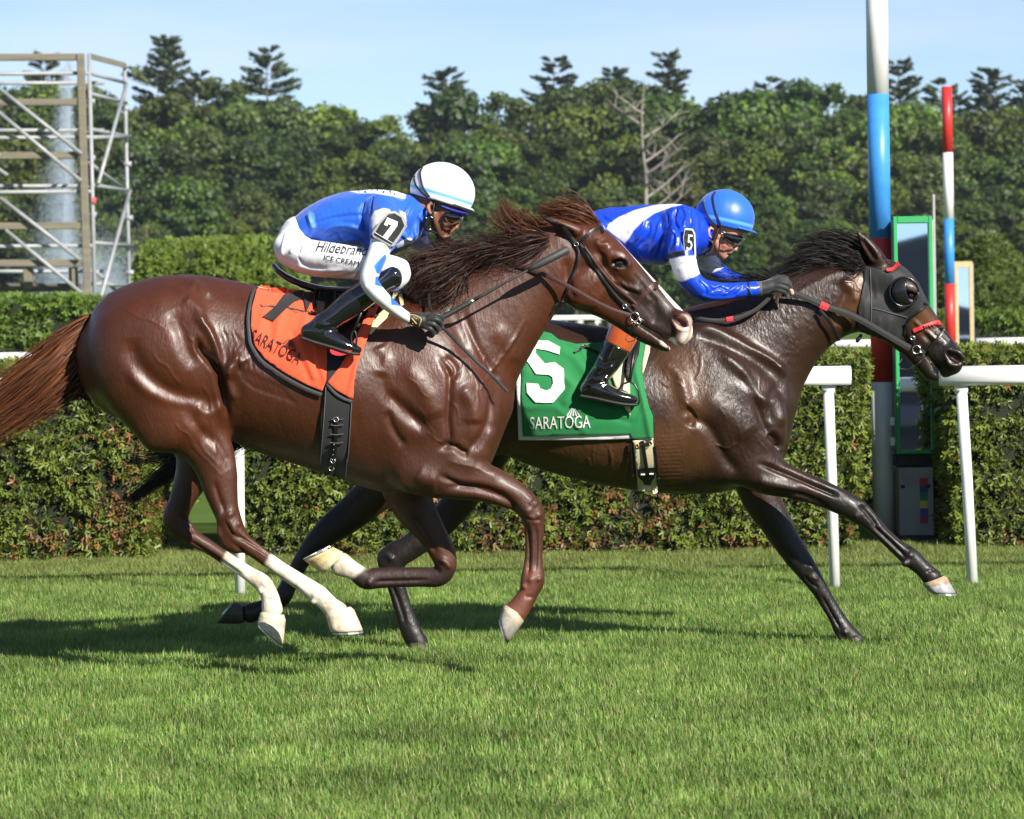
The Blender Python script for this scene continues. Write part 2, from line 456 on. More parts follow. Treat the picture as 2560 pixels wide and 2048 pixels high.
def text_shape(txt, font_shear=0., extr=0.):
    cu=bpy.data.curves.new('lettering','FONT'); cu.body=txt; cu.size=1.0; cu.shear=font_shear; cu.resolution_u=3; cu.align_x='CENTER'; cu.align_y='CENTER'
    ob=bpy.data.objects.new('lettering',cu); me=bpy.data.meshes.new_from_object(ob)
    bm=bmesh.new(); bm.from_mesh(me); bmesh.ops.triangulate(bm,faces=bm.faces[:])
    V=[v.co.copy() for v in bm.verts]; F=[tuple(v.index for v in f.verts) for f in bm.faces]; bm.free()
    bpy.data.objects.remove(ob); bpy.data.curves.remove(cu); bpy.data.meshes.remove(me)
    return V,F
def decal2d(name, bvh, V2, F, mat_, parent, Yg, off=.003, maxe=12.):
    """flat print: 2d pixel verts draped on a surface"""
    bm=bmesh.new(); vs=[bm.verts.new((x,y,0)) for x,y in V2]
    for f in F:
        try: bm.faces.new([vs[i] for i in f])
        except ValueError: pass
    for _ in range(3):
        ed=[e for e in bm.edges if e.calc_length()>maxe]
        if not ed: break
        bmesh.ops.subdivide_edges(bm,edges=ed,cuts=1,use_grid_fill=False)
        bmesh.ops.triangulate(bm,faces=bm.faces[:])
    for v in bm.verts: v.co = hit(bvh,v.co.x,v.co.y,off,Yg)
    me=bpy.data.meshes.new(name); bm.to_mesh(me); bm.free()
    return link(name,me,mat_,parent,smooth=False)
def lettering(name,bvh,txt,c,size,ang,mat_,parent,Yg,off=.003,shear=0.,sx=1.):
    V,F=text_shape(txt,shear); ca,sa=math.cos(R(ang)),math.sin(R(ang))
    P=[(c[0]+(v.x*sx*ca - v.y*sa)*size, c[1]-(v.x*sx*sa+v.y*ca)*size) for v in V]
    return decal2d(name,bvh,P,F,mat_,parent,Yg,off)
def polyprint(name,bvh,z,poly,mat_,parent,Yg,off=.003,step=8.):
    P2,T=sheet(Q(z,poly),step); return decal2d(name,bvh,P2,T,mat_,parent,Yg,off,maxe=30)
def hair(name, guides, mat_, parent, seed=1, segs=9, wid=.0022, cols=((.03,.012,.006),(.08,.03,.012))):
    """guides: (zoom, [(x,y,yoff)...], Y, n, root spread px, tip spread px, curl)"""
    r=np.random.default_rng(seed); VV=[];FF=[];CC=[]; base=0
    for g in guides:
        z,pts,Y,n,rs,ts,curl = g
        q=[(z[0]+p[0]*z[2], z[1]+p[1]*z[2], Y+p[2]) for p in pts]
        A=np.array([list(W(*p)) for p in q])
        A=np.vstack([2*A[0]-A[1],A,2*A[-1]-A[-2]]); k=len(pts)-1
        def ev(t):
            t=np.clip(t,0,.9999)*k; i=int(t); f=t-i; p0,p1,p2,p3=A[i:i+4]
            return .5*((2*p1)+(-p0+p2)*f+(2*p0-5*p1+4*p2-p3)*f*f+(-p0+3*p1-3*p2+p3)*f**3)
        sc=z[2]*Y/F_PX; C=np.array([ev(j/(segs-1)) for j in range(segs)])
        T=np.gradient(C,axis=0); T/=np.linalg.norm(T,axis=1)[:,None]+1e-9
        S=np.cross(T,[0,1,0]); S/=np.linalg.norm(S,axis=1)[:,None]+1e-9
        for s in range(n):
            Ls=r.uniform(.62,1.05); tt=np.linspace(0,1,segs)
            C2=np.array([ev(min(1,x*Ls)) for x in tt])
            a=r.normal(0,.5); b=r.normal(0,.5)*.6; cl=r.normal(0,1,2)*curl*.02
            sp=(rs+(ts-rs)*tt**.8)*sc
            ph=r.uniform(0,6.28); wv=np.sin(tt*r.uniform(3,7)+ph)-math.sin(ph)
            P=C2+S*(a*sp+wv*cl[0])[:,None]+np.array([0,1,0])*(b*sp*.5+wv*cl[1])[:,None]
            th=r.uniform(0,math.pi); w=wid*r.uniform(.6,1.5)*np.clip(1.15-tt,0.12,1)
            D=S*math.cos(th)+np.array([0,1,0])*math.sin(th)
            VV.append(np.concatenate([P-D*w[:,None],P+D*w[:,None]])); m=np.arange(segs-1)+base
            FF.append(np.stack([m,m+1,m+1+segs,m+segs],1)); base+=2*segs
            cc=np.array(cols[0])+(np.array(cols[1])-np.array(cols[0]))*r.uniform(0,1)**1.5
            CC.append(np.tile(cc,(2*segs,1)))
    me=mesh_np(name,np.concatenate(VV),np.concatenate(FF),np.concatenate(CC))
    return link(name,me,mat_,parent)

def rein(name,bvh,z,pts,Y,w,thick,mat_,parent,off=.006,sub=6):
    """pts (x,y,yoff): free strap that rests on the body wherever the body comes nearer"""
    q=Q(z,[p[:2] for p in pts]); ln=spline2(q,sub); ys=[p[2] for p in pts]; P=[]
    for i,(x,y) in enumerate(ln):
        t=i/(len(ln)-1)*(len(ys)-1); j=min(int(t),len(ys)-2); yo=ys[j]+(ys[j+1]-ys[j])*(t-j)
        p=W(x,y,Y+yo); d=(p-CAMV); L_=d.length; d.normalize()
        loc,nr,_,ds=bvh.ray_cast(CAMV,d,60.)
        if loc is not None and ds-off<L_: p=CAMV+d*(ds-off)
        P.append(p)
    for _ in range(2): P=[P[0]]+[(P[i-1]+P[i]*2+P[i+1])/4 for i in range(1,len(P)-1)]+[P[-1]]
    return ribbon(name,P,w,thick,mat_,parent), P
# ================================================================== the setting
def leaf_mat(name, transl=.25, rough=.55, spec=.35):
    return mat(name,(.05,.1,.02),rough=rough,spec=spec,vcol=True,transl=transl,objvar=.38 if name!='hedge_leaves' else 0)
M_leaf = leaf_mat('tree_leaves'); M_hleaf = leaf_mat('hedge_leaves',.22,.5,.4); M_needle = leaf_mat('pine_needles',.12,.6,.25)
M_bark = mat('bark',(.09,.07,.055),rough=.85,noise_amt=.4,noise_scale=6)
M_deadbark = mat('dead_bark',(.26,.23,.2),rough=.85,noise_amt=.3,noise_scale=6)
M_core = mat('hedge_dark_core',(.012,.016,.006),rough=.9)  # near-black solid core seen through gaps in the leaves

def grass_material():
    m=bpy.data.materials.new('turf_grass'); m.use_nodes=True; nt=m.node_tree; n=nt.nodes; lk=nt.links.new; b=n['Principled BSDF']
    a=n.new('ShaderNodeAttribute'); a.attribute_name='Col'
    g=n.new('ShaderNodeNewGeometry'); z=n.new('ShaderNodeTexNoise'); z.inputs['Scale'].default_value=1.7; z.inputs['Detail'].default_value=5
    z.inputs['Roughness'].default_value=.65; lk(g.outputs['Position'],z.inputs['Vector'])
    mr=n.new('ShaderNodeMapRange'); mr.inputs[1].default_value=.3; mr.inputs[2].default_value=.7; mr.inputs[3].default_value=.60; mr.inputs[4].default_value=1.34; lk(z.outputs[0],mr.inputs[0])
    mx=n.new('ShaderNodeMix'); mx.data_type='RGBA'; mx.blend_type='MULTIPLY'; mx.inputs[0].default_value=1; lk(a.outputs['Color'],mx.inputs[6]); lk(mr.outputs[0],mx.inputs[7])
    # dry, worn strip under the rail and near the hedge
    sp=n.new('ShaderNodeSeparateXYZ'); lk(g.outputs['Position'],sp.inputs[0])
    m2=n.new('ShaderNodeMapRange'); m2.inputs[1].default_value=17.6; m2.inputs[2].default_value=19.6; m2.inputs[3].default_value=0; m2.inputs[4].default_value=.75; lk(sp.outputs[1],m2.inputs[0])
    z2=n.new('ShaderNodeTexNoise'); z2.inputs['Scale'].default_value=2.2; lk(g.outputs['Position'],z2.inputs['Vector'])
    mm=n.new('ShaderNodeMath'); mm.operation='MULTIPLY'; lk(m2.outputs[0],mm.inputs[0]); lk(z2.outputs[0],mm.inputs[1])
    mx2=n.new('ShaderNodeMix'); mx2.data_type='RGBA'; lk(mm.outputs[0],mx2.inputs[0]); lk(mx.outputs[2],mx2.inputs[6]); mx2.inputs[7].default_value=(.20,.16,.06,1)
    lk(mx2.outputs[2],b.inputs['Base Color']); b.inputs['Roughness'].default_value=.5; b.inputs['Specular IOR Level'].default_value=.35
    tr=n.new('ShaderNodeBsdfTranslucent'); ms=n.new('ShaderNodeMixShader'); ms.inputs[0].default_value=.3; lk(mx2.outputs[2],tr.inputs[0])
    lk(b.outputs[0],ms.inputs[1]); lk(tr.outputs[0],ms.inputs[2]); lk(ms.outputs[0],n['Material Output'].inputs[0])
    return m
M_grass=grass_material()
M_ground=mat('turf_soil',(.035,.055,.014),rough=1.,spec=0.,col2=(.055,.085,.02),noise_scale=3.)
M_infield=mat('infield_lawn',(.075,.13,.03),rough=1.,spec=0.,col2=(.10,.15,.045),noise_scale=.6)
nx=40; gv=[];gf=[]
for j in range(nx+1):
    for i in range(nx+1):
        y=-120+ (j/nx)**1.0*900; x=-500+i*25; gv.append((x,y,0))
for j in range(nx):
    for i in range(nx): a=j*(nx+1)+i; gf.append((a,a+1,a+nx+2,a+nx+1))
tag(link('turf_ground',mesh_py('turf_ground',gv,gf),M_ground),kind='structure')
tag(link('infield_lawn',mesh_py('infield_lawn',[(-400,24,.004),(400,24,.004),(400,760,.004),(-400,760,.004)],[(0,1,2,3)]),M_infield),kind='structure')

def make_grass():
    r=np.random.default_rng(3); n=9500
    x=r.uniform(-.5,.5,n); y=r.uniform(-.5,.5,n); P=np.stack([x,y,np.zeros(n)],1)
    cl=vnoise(P+5,9,4,3); hgt=(.034+.020*cl+r.uniform(-.008,.012,n)); hgt=np.clip(hgt,.014,.075); tall=r.uniform(0,1,n)<.02; hgt[tall]*=1.5
    th=r.uniform(0,6.283,n); lean=r.uniform(.1,1.0,n)*hgt*.9; w=r.uniform(.0011,.0024,n)
    d=np.stack([np.cos(th),np.sin(th),np.zeros(n)],1); s=np.stack([-np.sin(th+r.normal(0,.5,n)),np.cos(th),np.zeros(n)],1)
    up=np.array([0,0,1.]); b=P; m=P+up*(hgt*.55)[:,None]+d*(lean*.35)[:,None]; t=P+up*hgt[:,None]+d*lean[:,None]
    V=np.stack([b-s*w[:,None],b+s*w[:,None],m+s*w[:,None]*.8,m-s*w[:,None]*.8,t],1).reshape(-1,3)
    i=np.arange(n)*5; F=np.concatenate([np.stack([i,i+1,i+2],1),np.stack([i,i+2,i+3],1),np.stack([i+3,i+2,i+4],1)])
    c0=np.array([.078,.178,.026]); c1=np.array([.275,.39,.090]); c=c0+(c1-c0)*np.clip(.5+.5*cl+r.normal(0,.25,n),0,1)[:,None]
    dry=r.uniform(0,1,n)<.08; c[dry]=np.array([.42,.38,.18]); c*=r.uniform(.75,1.25,n)[:,None]
    C=np.repeat(c,5,0); me=mesh_np('grass',V,F,C)
    o=link('grass',me,M_grass); tag(o,kind='stuff')
    ng=bpy.data.node_groups.new('turf_spread','GeometryNodeTree')
    ng.interface.new_socket('Geometry',in_out='INPUT',socket_type='NodeSocketGeometry'); ng.interface.new_socket('Geometry',in_out='OUTPUT',socket_type='NodeSocketGeometry')
    N=ng.nodes; gi=N.new('NodeGroupInput'); go=N.new('NodeGroupOutput'); gr=N.new('GeometryNodeMeshGrid')
    gr.inputs[0].default_value=10.8; gr.inputs[1].default_value=12.6; gr.inputs[2].default_value=13; gr.inputs[3].default_value=15
    tf=N.new('GeometryNodeTransform'); tf.inputs['Translation'].default_value=(0,14.6,0)
    ip=N.new('GeometryNodeInstanceOnPoints'); ri=N.new('FunctionNodeRandomValue'); ri.data_type='INT'; ri.inputs[4].default_value=0; ri.inputs[5].default_value=3
    mt=N.new('ShaderNodeMath'); mt.operation='MULTIPLY'; mt.inputs[1].default_value=math.pi/2; cx=N.new('ShaderNodeCombineXYZ')
    lk=ng.links.new; lk(gr.outputs[0],tf.inputs[0]); lk(tf.outputs[0],ip.inputs['Points']); lk(gi.outputs[0],ip.inputs['Instance'])
    lk([x for x in ri.outputs if x.type=='INT'][0],mt.inputs[0]); lk(mt.outputs[0],cx.inputs[2]); lk(cx.outputs[0],ip.inputs['Rotation'])
    lk(ip.outputs[0],go.inputs[0]); md=o.modifiers.new('spread','NODES'); md.node_group=ng
make_grass()

# ------------------------------------------------------------------ hedges
def fronds(P,N,size,cols,r,flat=.5):
    """fans of three narrow leaflets at points P with outward normals N"""
    n=len(P); rd=r.normal(0,1,(n,3)); up=N*(1-flat)+rd*flat*.8; up/=np.linalg.norm(up,axis=1)[:,None]
    t=np.cross(up,r.normal(0,1,(n,3))); t/=np.linalg.norm(t,axis=1)[:,None]+1e-9; b=np.cross(up,t)
    t=t*.8+np.array([0,0,-.15])+N*.45; s=size*r.uniform(.6,1.3,n)[:,None]; V=[];
    for a in (-.9,0,.9):
        d=t*math.cos(a)+b*math.sin(a); q=np.cross(up,d)*.24
        V += [P-q*s*.5, P+q*s*.5+d*s*.1, P+d*s+q*s*.6, P+d*s*.9-q*s*.5]
    V=np.stack(V,1).reshape(-1,3); i=np.arange(n*3)*4; F=np.stack([i,i+1,i+2,i+3],1); C=np.repeat(cols,12,0)
    return V,F,C
def hedge(label,x0,x1,y0,y1,z1,dens,size,seed,cA,cB,brown=.12,lump=.065,ls=7.,skew=(0,0),round_=0.,faces='flbrt'):
    r=np.random.default_rng(seed); root=empty('hedge',((x0+x1)/2,(y0+y1)/2,0))
    PP=[];NN=[]
    def face(o,u,v,nn,k=1.):
        a=np.linalg.norm(np.cross(u,v)); n=int(a*dens*k); st=r.uniform(0,1,(n,2))
        PP.append(o+st[:,:1]*u+st[:,1:]*v); NN.append(np.tile(nn,(n,1)))
    A=np.array
    face(A([x0,y0,0.]),A([x1-x0,0,0.]),A([0,0,z1]),A([0,-1,0.]))
    face(A([x0,y0,z1]),A([x1-x0,0,0.]),A([0,y1-y0,0.]),A([0,0,1.]),.8)
    face(A([x0,y0,0.]),A([0,y1-y0,0.]),A([0,0,z1]),A([-1.,0,0]),.8); face(A([x1,y0,0.]),A([0,y1-y0,0.]),A([0,0,z1]),A([1.,0,0]),.8)
    face(A([x0,y1,0.]),A([x1-x0,0,0.]),A([0,0,z1]),A([0,1,0.]),.25)
    P=np.concatenate(PP); N=np.concatenate(NN)
    if round_>0:      # rounded shoulders
        c=np.clip(P,[x0+round_,y0+round_,0],[x1-round_,y1-round_,z1-round_]); d=P-c; l=np.linalg.norm(d,axis=1)[:,None]+1e-9
        N2=d/l; P=c+N2*np.minimum(l,round_); N=np.where(l>1e-6,N2,N)
    if skew[0] or skew[1]: tt=P[:,2]/z1; P[:,0]+= np.where(P[:,0]>(x0+x1)/2,skew[1],skew[0])*(1-tt)
    l=vnoise(P,ls,seed,3); l2=vnoise(P,ls*4,seed+1,2)
    P=P+N*(lump*l+lump*.5*l2-r.uniform(0,.05,len(P)))[:,None]
    hf=np.clip(P[:,2]/z1,0,1); mixv=np.clip(.5+.6*l+.35*l2+r.normal(0,.22,len(P)),0,1)[:,None]
    C=A(cA)+(A(cB)-A(cA))*mixv
    bn=vnoise(P,3.1,seed+9,3)+.35*vnoise(P,14,seed+5,2)-.35*hf; br=(bn>.42-brown)&(r.uniform(0,1,len(P))<.55)
    C[br]=A([.20,.10,.035])*r.uniform(.5,1.4,(br.sum(),1)); spot=r.uniform(0,1,len(P))<brown*.1; C[spot]=A([.30,.12,.04])
    keep=~((l+.6*l2<-.26)&(r.uniform(0,1,len(P))<.82))
    V,F,C=fronds(P[keep],N[keep],size,C[keep],r)
    link('foliage',mesh_np('foliage',V,F,C),M_hleaf,root,smooth=False)
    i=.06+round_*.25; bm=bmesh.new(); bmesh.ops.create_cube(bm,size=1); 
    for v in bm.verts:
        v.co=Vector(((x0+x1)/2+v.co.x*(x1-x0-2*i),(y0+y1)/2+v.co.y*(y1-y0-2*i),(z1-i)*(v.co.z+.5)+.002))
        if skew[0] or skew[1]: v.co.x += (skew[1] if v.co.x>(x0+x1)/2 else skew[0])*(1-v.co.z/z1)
    me=bpy.data.meshes.new('inner_core'); bm.to_mesh(me); bm.free(); link('inner_core',me,M_core,root,smooth=False)
    tag(root,label,'hedge'); return root
YH=20.2
X=lambda px,Y,py=1100: W(px,py,Y).x
gA=(.045,.075,.012); gB=(.19,.24,.035)
hedge('clipped green hedge with brown patches behind the chestnut horse at the left edge',-6.4,X(366,YH),YH,YH+1.2,1.13,3300,.034,11,gA,gB,.30)
hedge('long clipped hedge under the rail behind both horses up to the mirror gap',X(600,YH),X(2172,YH,1000),YH,YH+1.2,1.14,3300,.034,12,gA,gB,.22,skew=(0,-.1))
hedge('clipped green hedge to the right of the mirror gap behind the right rail post',X(2366,YH,1000),4.6,YH,YH+1.2,1.14,3300,.034,13,gA,gB,.15,skew=(.04,0))
hB=(.15,.24,.035)
hedge('low hedge added as dark backing behind the pole and mirror in the gap',X(2130,23,1100),X(2400,23,1100),22.6,23.6,.98,2600,.04,19,gA,gB,.05)  # hedge added to keep the gap behind the mirror dark
hedge('long low clipped hedge behind the far rail below the scaffold',W(-300,800,41).x,W(560,800,41).x,40,42.5,1.66,1100,.06,14,(.05,.09,.012),hB,.0,.10,3.)
hedge('tall rounded yellow-green hedge standing behind the white-capped rider',W(335,700,67).x,W(745,700,67).x,66,70,2.92,700,.10,15,(.055,.095,.012),(.20,.28,.04),.06,.14,2.,round_=.7)
hedge('low trimmed hedge beyond the far rail at the right edge',W(2290,820,48).x,W(2900,820,48).x,47,48.6,1.36,1100,.06,16,(.045,.075,.012),hB,.0,.08,3.)
hedge('short clipped hedge seen through the gap behind the chestnut horse hind legs',W(375,1100,27).x,W(480,1100,27).x,26,27.2,1.0,1600,.05,17,gA,gB,.1)
hedge('yellow-green hedge top beyond the mirror gap at the far rail',W(2000,880,33).x,W(2900,880,33).x,32,33,1.0,1600,.05,18,gA,gB,.02)

# ------------------------------------------------------------------ topiary and cone shrubs beyond
def shrub(label,px,py,Y,prof,dens,size,seed,cA,cB,group=None):
    r=np.random.default_rng(seed); c=W(px,py,Y); H=prof[-1][1]; root=empty('clipped_shrub',(c.x,Y,0)); n=int(dens)
    t=r.uniform(0,1,n); hs=[p[1] for p in prof]; rs=[p[0] for p in prof]; z=t*H; rad=np.interp(z,hs,rs); a=r.uniform(0,6.283,n)
    keep=r.uniform(0,max(rs),n)<rad+.1; z,rad,a=z[keep],rad[keep],a[keep]
    P=np.stack([c.x+rad*np.cos(a),Y+rad*np.sin(a),z],1); N=np.stack([np.cos(a),np.sin(a),np.full(len(a),.4)],1); N/=np.linalg.norm(N,axis=1)[:,None]
    P+=N*(vnoise(P,2.5,seed)*.06)[:,None]; C=np.array(cA)+(np.array(cB)-np.array(cA))*np.clip(.5+vnoise(P,6,seed)+r.normal(0,.2,len(P)),0,1)[:,None]
    V,F,C=fronds(P,N,size,C,r); link('foliage',mesh_np('foliage',V,F,C),M_hleaf,root,smooth=False)
    V=[];F=[];k=14
    for q,(rr,hh) in enumerate(prof):
        for i in range(k): V.append((c.x+max(rr-.06,.01)*math.cos(i*6.283/k),Y+max(rr-.06,.01)*math.sin(i*6.283/k),max(hh-.04,.002)))
    for q in range(len(prof)-1):
        for i in range(k): a_=q*k+i; b_=q*k+(i+1)%k; F.append((a_,b_,b_+k,a_+k))
    link('inner_core',mesh_py('inner_core',V,F),M_core,root)
    tag(root,label,'shrub',group); return root
cone=[(.55,0),(.6,.4),(.55,1.),(.42,1.5),(.2,1.95),(.02,2.15)]
tier=[(1.3,0),(1.35,.7),(1.1,1.15),(.95,1.25),(1.0,1.6),(.75,2.0),(.55,2.1),(.55,2.35),(.35,2.6),(.05,2.75)]
shrub('tiered topiary shrub with three rounded tiers beyond the wooden framed mirror',2468,760,62,tier,26000,.07,31,(.05,.08,.012),(.13,.18,.035))
shrub('round clipped shrub at the right edge beside the tiered topiary',2575,760,63,[(1.2,0),(1.3,.8),(1.1,1.5),(.7,1.9),(.05,2.1)],20000,.07,32,(.045,.07,.012),(.12,.17,.035))
cyl=[(.28,0),(.34,.4),(.33,.9),(.27,1.18),(.02,1.3)]
for i,(px,lb) in enumerate(((1425,'olive barrel-shaped shrub seen under the chestnut horse jaw, left one of the pair'),(1480,'olive barrel-shaped shrub seen under the chestnut horse jaw, right one of the pair'))):
    shrub(lb,px,850,62,[(r_*1.05,h_*.95) for r_,h_ in cyl],7000,.05,40+i,(.07,.08,.02),(.17,.18,.05),'clipped shrubs on the lawn beyond the far rail')

# ------------------------------------------------------------------ rails
M_white=mat('white_rail_paint',(.80,.80,.78),rough=.35,spec=.5,noise_amt=.05,noise_scale=8)
def rail(label,Y,xa,xb,z,h,d,posts,pr,foot=0.0):
    root=empty('rail_fence',((xa+xb)/2,Y,0)); n=max(2,int((xb-xa)/.4)); V=[];F=[];k=16
    for i in range(n+1):
        x=xa+(xb-xa)*i/n
        for q in range(k):
            a=q*6.2832/k; cy,cz=math.cos(a),math.sin(a); V.append((x,Y+d/2*math.copysign(abs(cy)**.7,cy),z-h/2+h/2*math.copysign(abs(cz)**.7,cz)))
    for i in range(n):
        for q in range(k): a=i*k+q; b=i*k+(q+1)%k; F.append((a,b,b+k,a+k))
    F.append(tuple(range(k-1,-1,-1))); F.append(tuple(n*k+q for q in range(k)))
    link('top_rail',mesh_py('top_rail',V,F),M_white,root)
    for x,lean in posts:
        tube('post',[(x,Y+.02,z-h+.006),(x+lean*.5,Y+.02,z*.5),(x+lean,Y+.02,-.02)],pr,M_white,root,14)
        tube('bracket',[(x-.03,Y+.02,z-h-.012),(x+.03,Y+.02,z-h-.012)],pr*1.15,M_white,root,12)
    tag(root,label,'rail fence'); return root
YR=17.4
zr=W(2357,917,YR).z
rail('white running rail ending in a blunt end just left of the striped pole',YR,-6.2,X(2126,YR,940),W(2100,915,YR).z,.096,.11,[(X(593,YR,1100)-2.92,.0),(X(597,YR,1100),-.005),(X(2072,YR,1000),.02)],.0265)
rail('white running rail with one leaning post at the right edge of the track',YR,X(2350,YR,940),5.5,W(2400,915,YR).z,.098,.11,[(X(2407,YR,1000)-.005,.045),(5.2,.02)],.0275)
rail('far white rail of the inner track behind the hedges at left',35,W(-500,870,35).x,W(520,880,35).x,1.10,.075,.1,[(W(-500,870,35).x+i*2.4,0) for i in range(3)],.03)
rail('far white rail of the inner track right of the striped pole',35,W(2040,870,35).x,W(2330,870,35).x,1.11,.085,.1,[(W(2180,870,35).x,0)],.03)
rail('far white rail of the inner track at the right edge, beyond the wooden mirror',35,W(2440,870,35).x,W(3100,870,35).x,1.11,.085,.1,[(W(2500,870,35).x+i*2.4,0) for i in range(3)],.03)
rail('second thin white rail just below and beyond the far rail at left',38,W(-500,890,38).x,W(520,890,38).x,.96,.035,.05,[(W(-400,890,38).x+i*2.6,0) for i in range(4)],.02)
rail('distant white rail seen under the chestnut horse jaw',84,W(1250,795,84).x,W(1700,795,84).x,1.42,.12,.12,[(W(1260,795,84).x+i*2.2,0) for i in range(4)],.04)

# ------------------------------------------------------------------ striped finish poles and mirrors
M_red=mat('pole_red',(.55,.03,.03),rough=.4,noise_amt=.12,noise_scale=14); M_blue=mat('pole_blue',(.05,.26,.66),rough=.38,noise_amt=.12,noise_scale=14)
M_wht=mat('pole_white',(.78,.78,.77),rough=.4,noise_amt=.06,noise_scale=14)
def stripe_pole(label,px,py,Y,r,bands,lean=0.):
    c=W(px,py,Y); root=empty('striped_pole',(c.x,Y,0)); prev=0
    for zt,m in bands:
        k=28; V=[];F=[]
        for z in (prev+.0,zt): 
            for q in range(k): V.append((c.x+lean*z+r*math.cos(q*6.2832/k),Y+r*math.sin(q*6.2832/k),z))
        for q in range(k): F.append((q,(q+1)%k,k+(q+1)%k,k+q))
        F.append(tuple(range(k-1,-1,-1))); F.append(tuple(range(k,2*k)))
        me=mesh_py('band',V,F); o=link('band',me,m,root,smooth=False)
        for p in me.polygons: p.use_smooth=len(p.vertices)==4
        prev=zt
    tag(root,label,'pole'); return root
zb=lambda py,Y,px: W(px,py,Y).z
YP=21.1
stripe_pole('thick red, white and blue striped finish pole beside the green framed mirror',2196,300,YP,.066,[(zb(955,YP,2210),M_wht),(zb(596,YP,2205),M_red),(zb(236,YP,2200),M_blue),(3.62,M_wht),(4.5,M_red)])
YQ=46.
stripe_pole('thinner looking red, white and blue pole farther off beside the wooden mirror',2371,500,YQ,.067,[(zb(880,YQ,2380),M_wht),(zb(710,YQ,2375),M_red),(zb(547,YQ,2370),M_blue),(zb(382,YQ,2365),M_wht),(zb(217,YQ,2363),M_red)])
M_mirror=mat('mirror_glass',(.82,.88,.95),rough=.015,metal=1.)
M_green=mat('mirror_frame_green',(.03,.33,.10),rough=.45,noise_amt=.1,noise_scale=10)
M_wood=mat('pale_wood',(.55,.40,.20),rough=.7,noise_amt=.2,noise_scale=14); M_grey=mat('grey_casing',(.33,.33,.33),rough=.6,noise_amt=.15,noise_scale=8)
M_black=mat('black_paint',(.012,.012,.014),rough=.5)
def box(name,lo,hi,m,parent,rot=0.,bev=.004,piv=None,tilt=0.):
    lo,hi=Vector(lo),Vector(hi); c=(lo+hi)/2; bm=bmesh.new(); bmesh.ops.create_cube(bm,size=1)
    for v in bm.verts: v.co=Vector([v.co[i]*(hi-lo)[i]+c[i] for i in range(3)])
    if bev>0: bmesh.ops.bevel(bm,geom=bm.edges[:],offset=min(bev,min(hi-lo)*.3),segments=1,affect='EDGES')
    if rot or tilt:
        p=Vector(piv or c); M=Matrix.Translation(p)@Matrix.Rotation(rot,4,'Z')@Matrix.Rotation(tilt,4,'X')@Matrix.Translation(-p); bmesh.ops.transform(bm,matrix=M,verts=bm.verts)
    me=bpy.data.meshes.new(name); bm.to_mesh(me); bm.free(); return link(name,me,m,parent,smooth=False)
def mirror_post(label,px,py0,py1,Y,w,fm,fw,base=True,tilt=-.026):
    z1=W(px,py0,Y).z; z0=W(px,py1,Y).z; x=W(px,(py0+py1)/2,Y).x; root=empty('mirror_stand',(x,Y,0)); pv=(x,Y,(z0+z1)/2); kw=dict(tilt=tilt,piv=pv)
    box('frame_side',(x-w/2,Y-.03,z0),(x-w/2+fw,Y+.03,z1),fm,root,**kw); box('frame_side',(x+w/2-fw,Y-.03,z0),(x+w/2,Y+.03,z1),fm,root,**kw)
    box('frame_rail',(x-w/2+fw,Y-.03,z1-fw*1.7),(x+w/2-fw,Y+.03,z1),fm,root,**kw); box('frame_rail',(x-w/2+fw,Y-.03,z0),(x+w/2-fw,Y+.03,z0+fw),fm,root,**kw)
    box('mirror_glass',(x-w/2+fw,Y-.006,z0+fw),(x+w/2-fw,Y+.004,z1-fw*1.7),M_mirror,root,bev=0,**kw)
    box('casing',(x-w/2+.004,Y+.031,z0+.01),(x+w/2+.018,Y+.20,z1-.02),M_grey,root)
    if base:
        box('stand_neck',(x-w*.5,Y+.02,z0-.075),(x+w*.42,Y+.16,z0-.004),M_black,root)
        b=box('cabinet',(x-w*.46,Y-.05,.05),(x+w*.42,Y+.2,z0-.08),M_grey,root); 
        cols=[(.45,.03,.04),(.03,.05,.3),(.02,.2,.08),(.6,.5,.04),(.05,.06,.35),(.35,.03,.12)]
        for i,cc in enumerate(cols):
            zt=z0-.14-i*.045; box('colour_square',(x+.015,Y-.056,zt-.045),(x+.062,Y-.0505,zt-.001),mat('strip_colour',cc,rough=.4),b,bev=0)
        for dx in (-.075,.075): box('latch',(x-.01+dx-.012,Y-.06,z0-.2),(x-.01+dx+.012,Y-.0505,z0-.18),M_black,b,bev=.002)
        for dz in (.3,.42): box('hinge_block',(x-w*.5-.035,Y,z0+dz-.25),(x-w*.5-.003,Y+.04,z0+dz-.2),M_white,root)
        box('plinth',(x-w*.6,Y-.1,0.),(x+w*.6,Y+.3,.05),M_black,root)
    else: box('stand_neck',(x-w*.3,Y+.02,0.),(x+w*.3,Y+.16,z0-.004),M_grey,root)
    tag(root,label,'mirror'); return root
mirror_post('tall narrow mirror in a green frame standing in the hedge gap',2285,541,1135,20.9,.232,M_green,.024)
mirror_post('small narrow mirror in a pale wooden frame farther off at right',2410,654,930,46.,.235,M_wood,.045,base=False)
tg=empty('steel_post',(W(2334,520,24).x,24,0)); box('pole',(W(2331,520,24).x,24,0),(W(2338,520,24).x,24.03,W(2334,486,24).z),M_grey,tg); tag(tg,'thin grey steel post rising behind the green framed mirror','post')

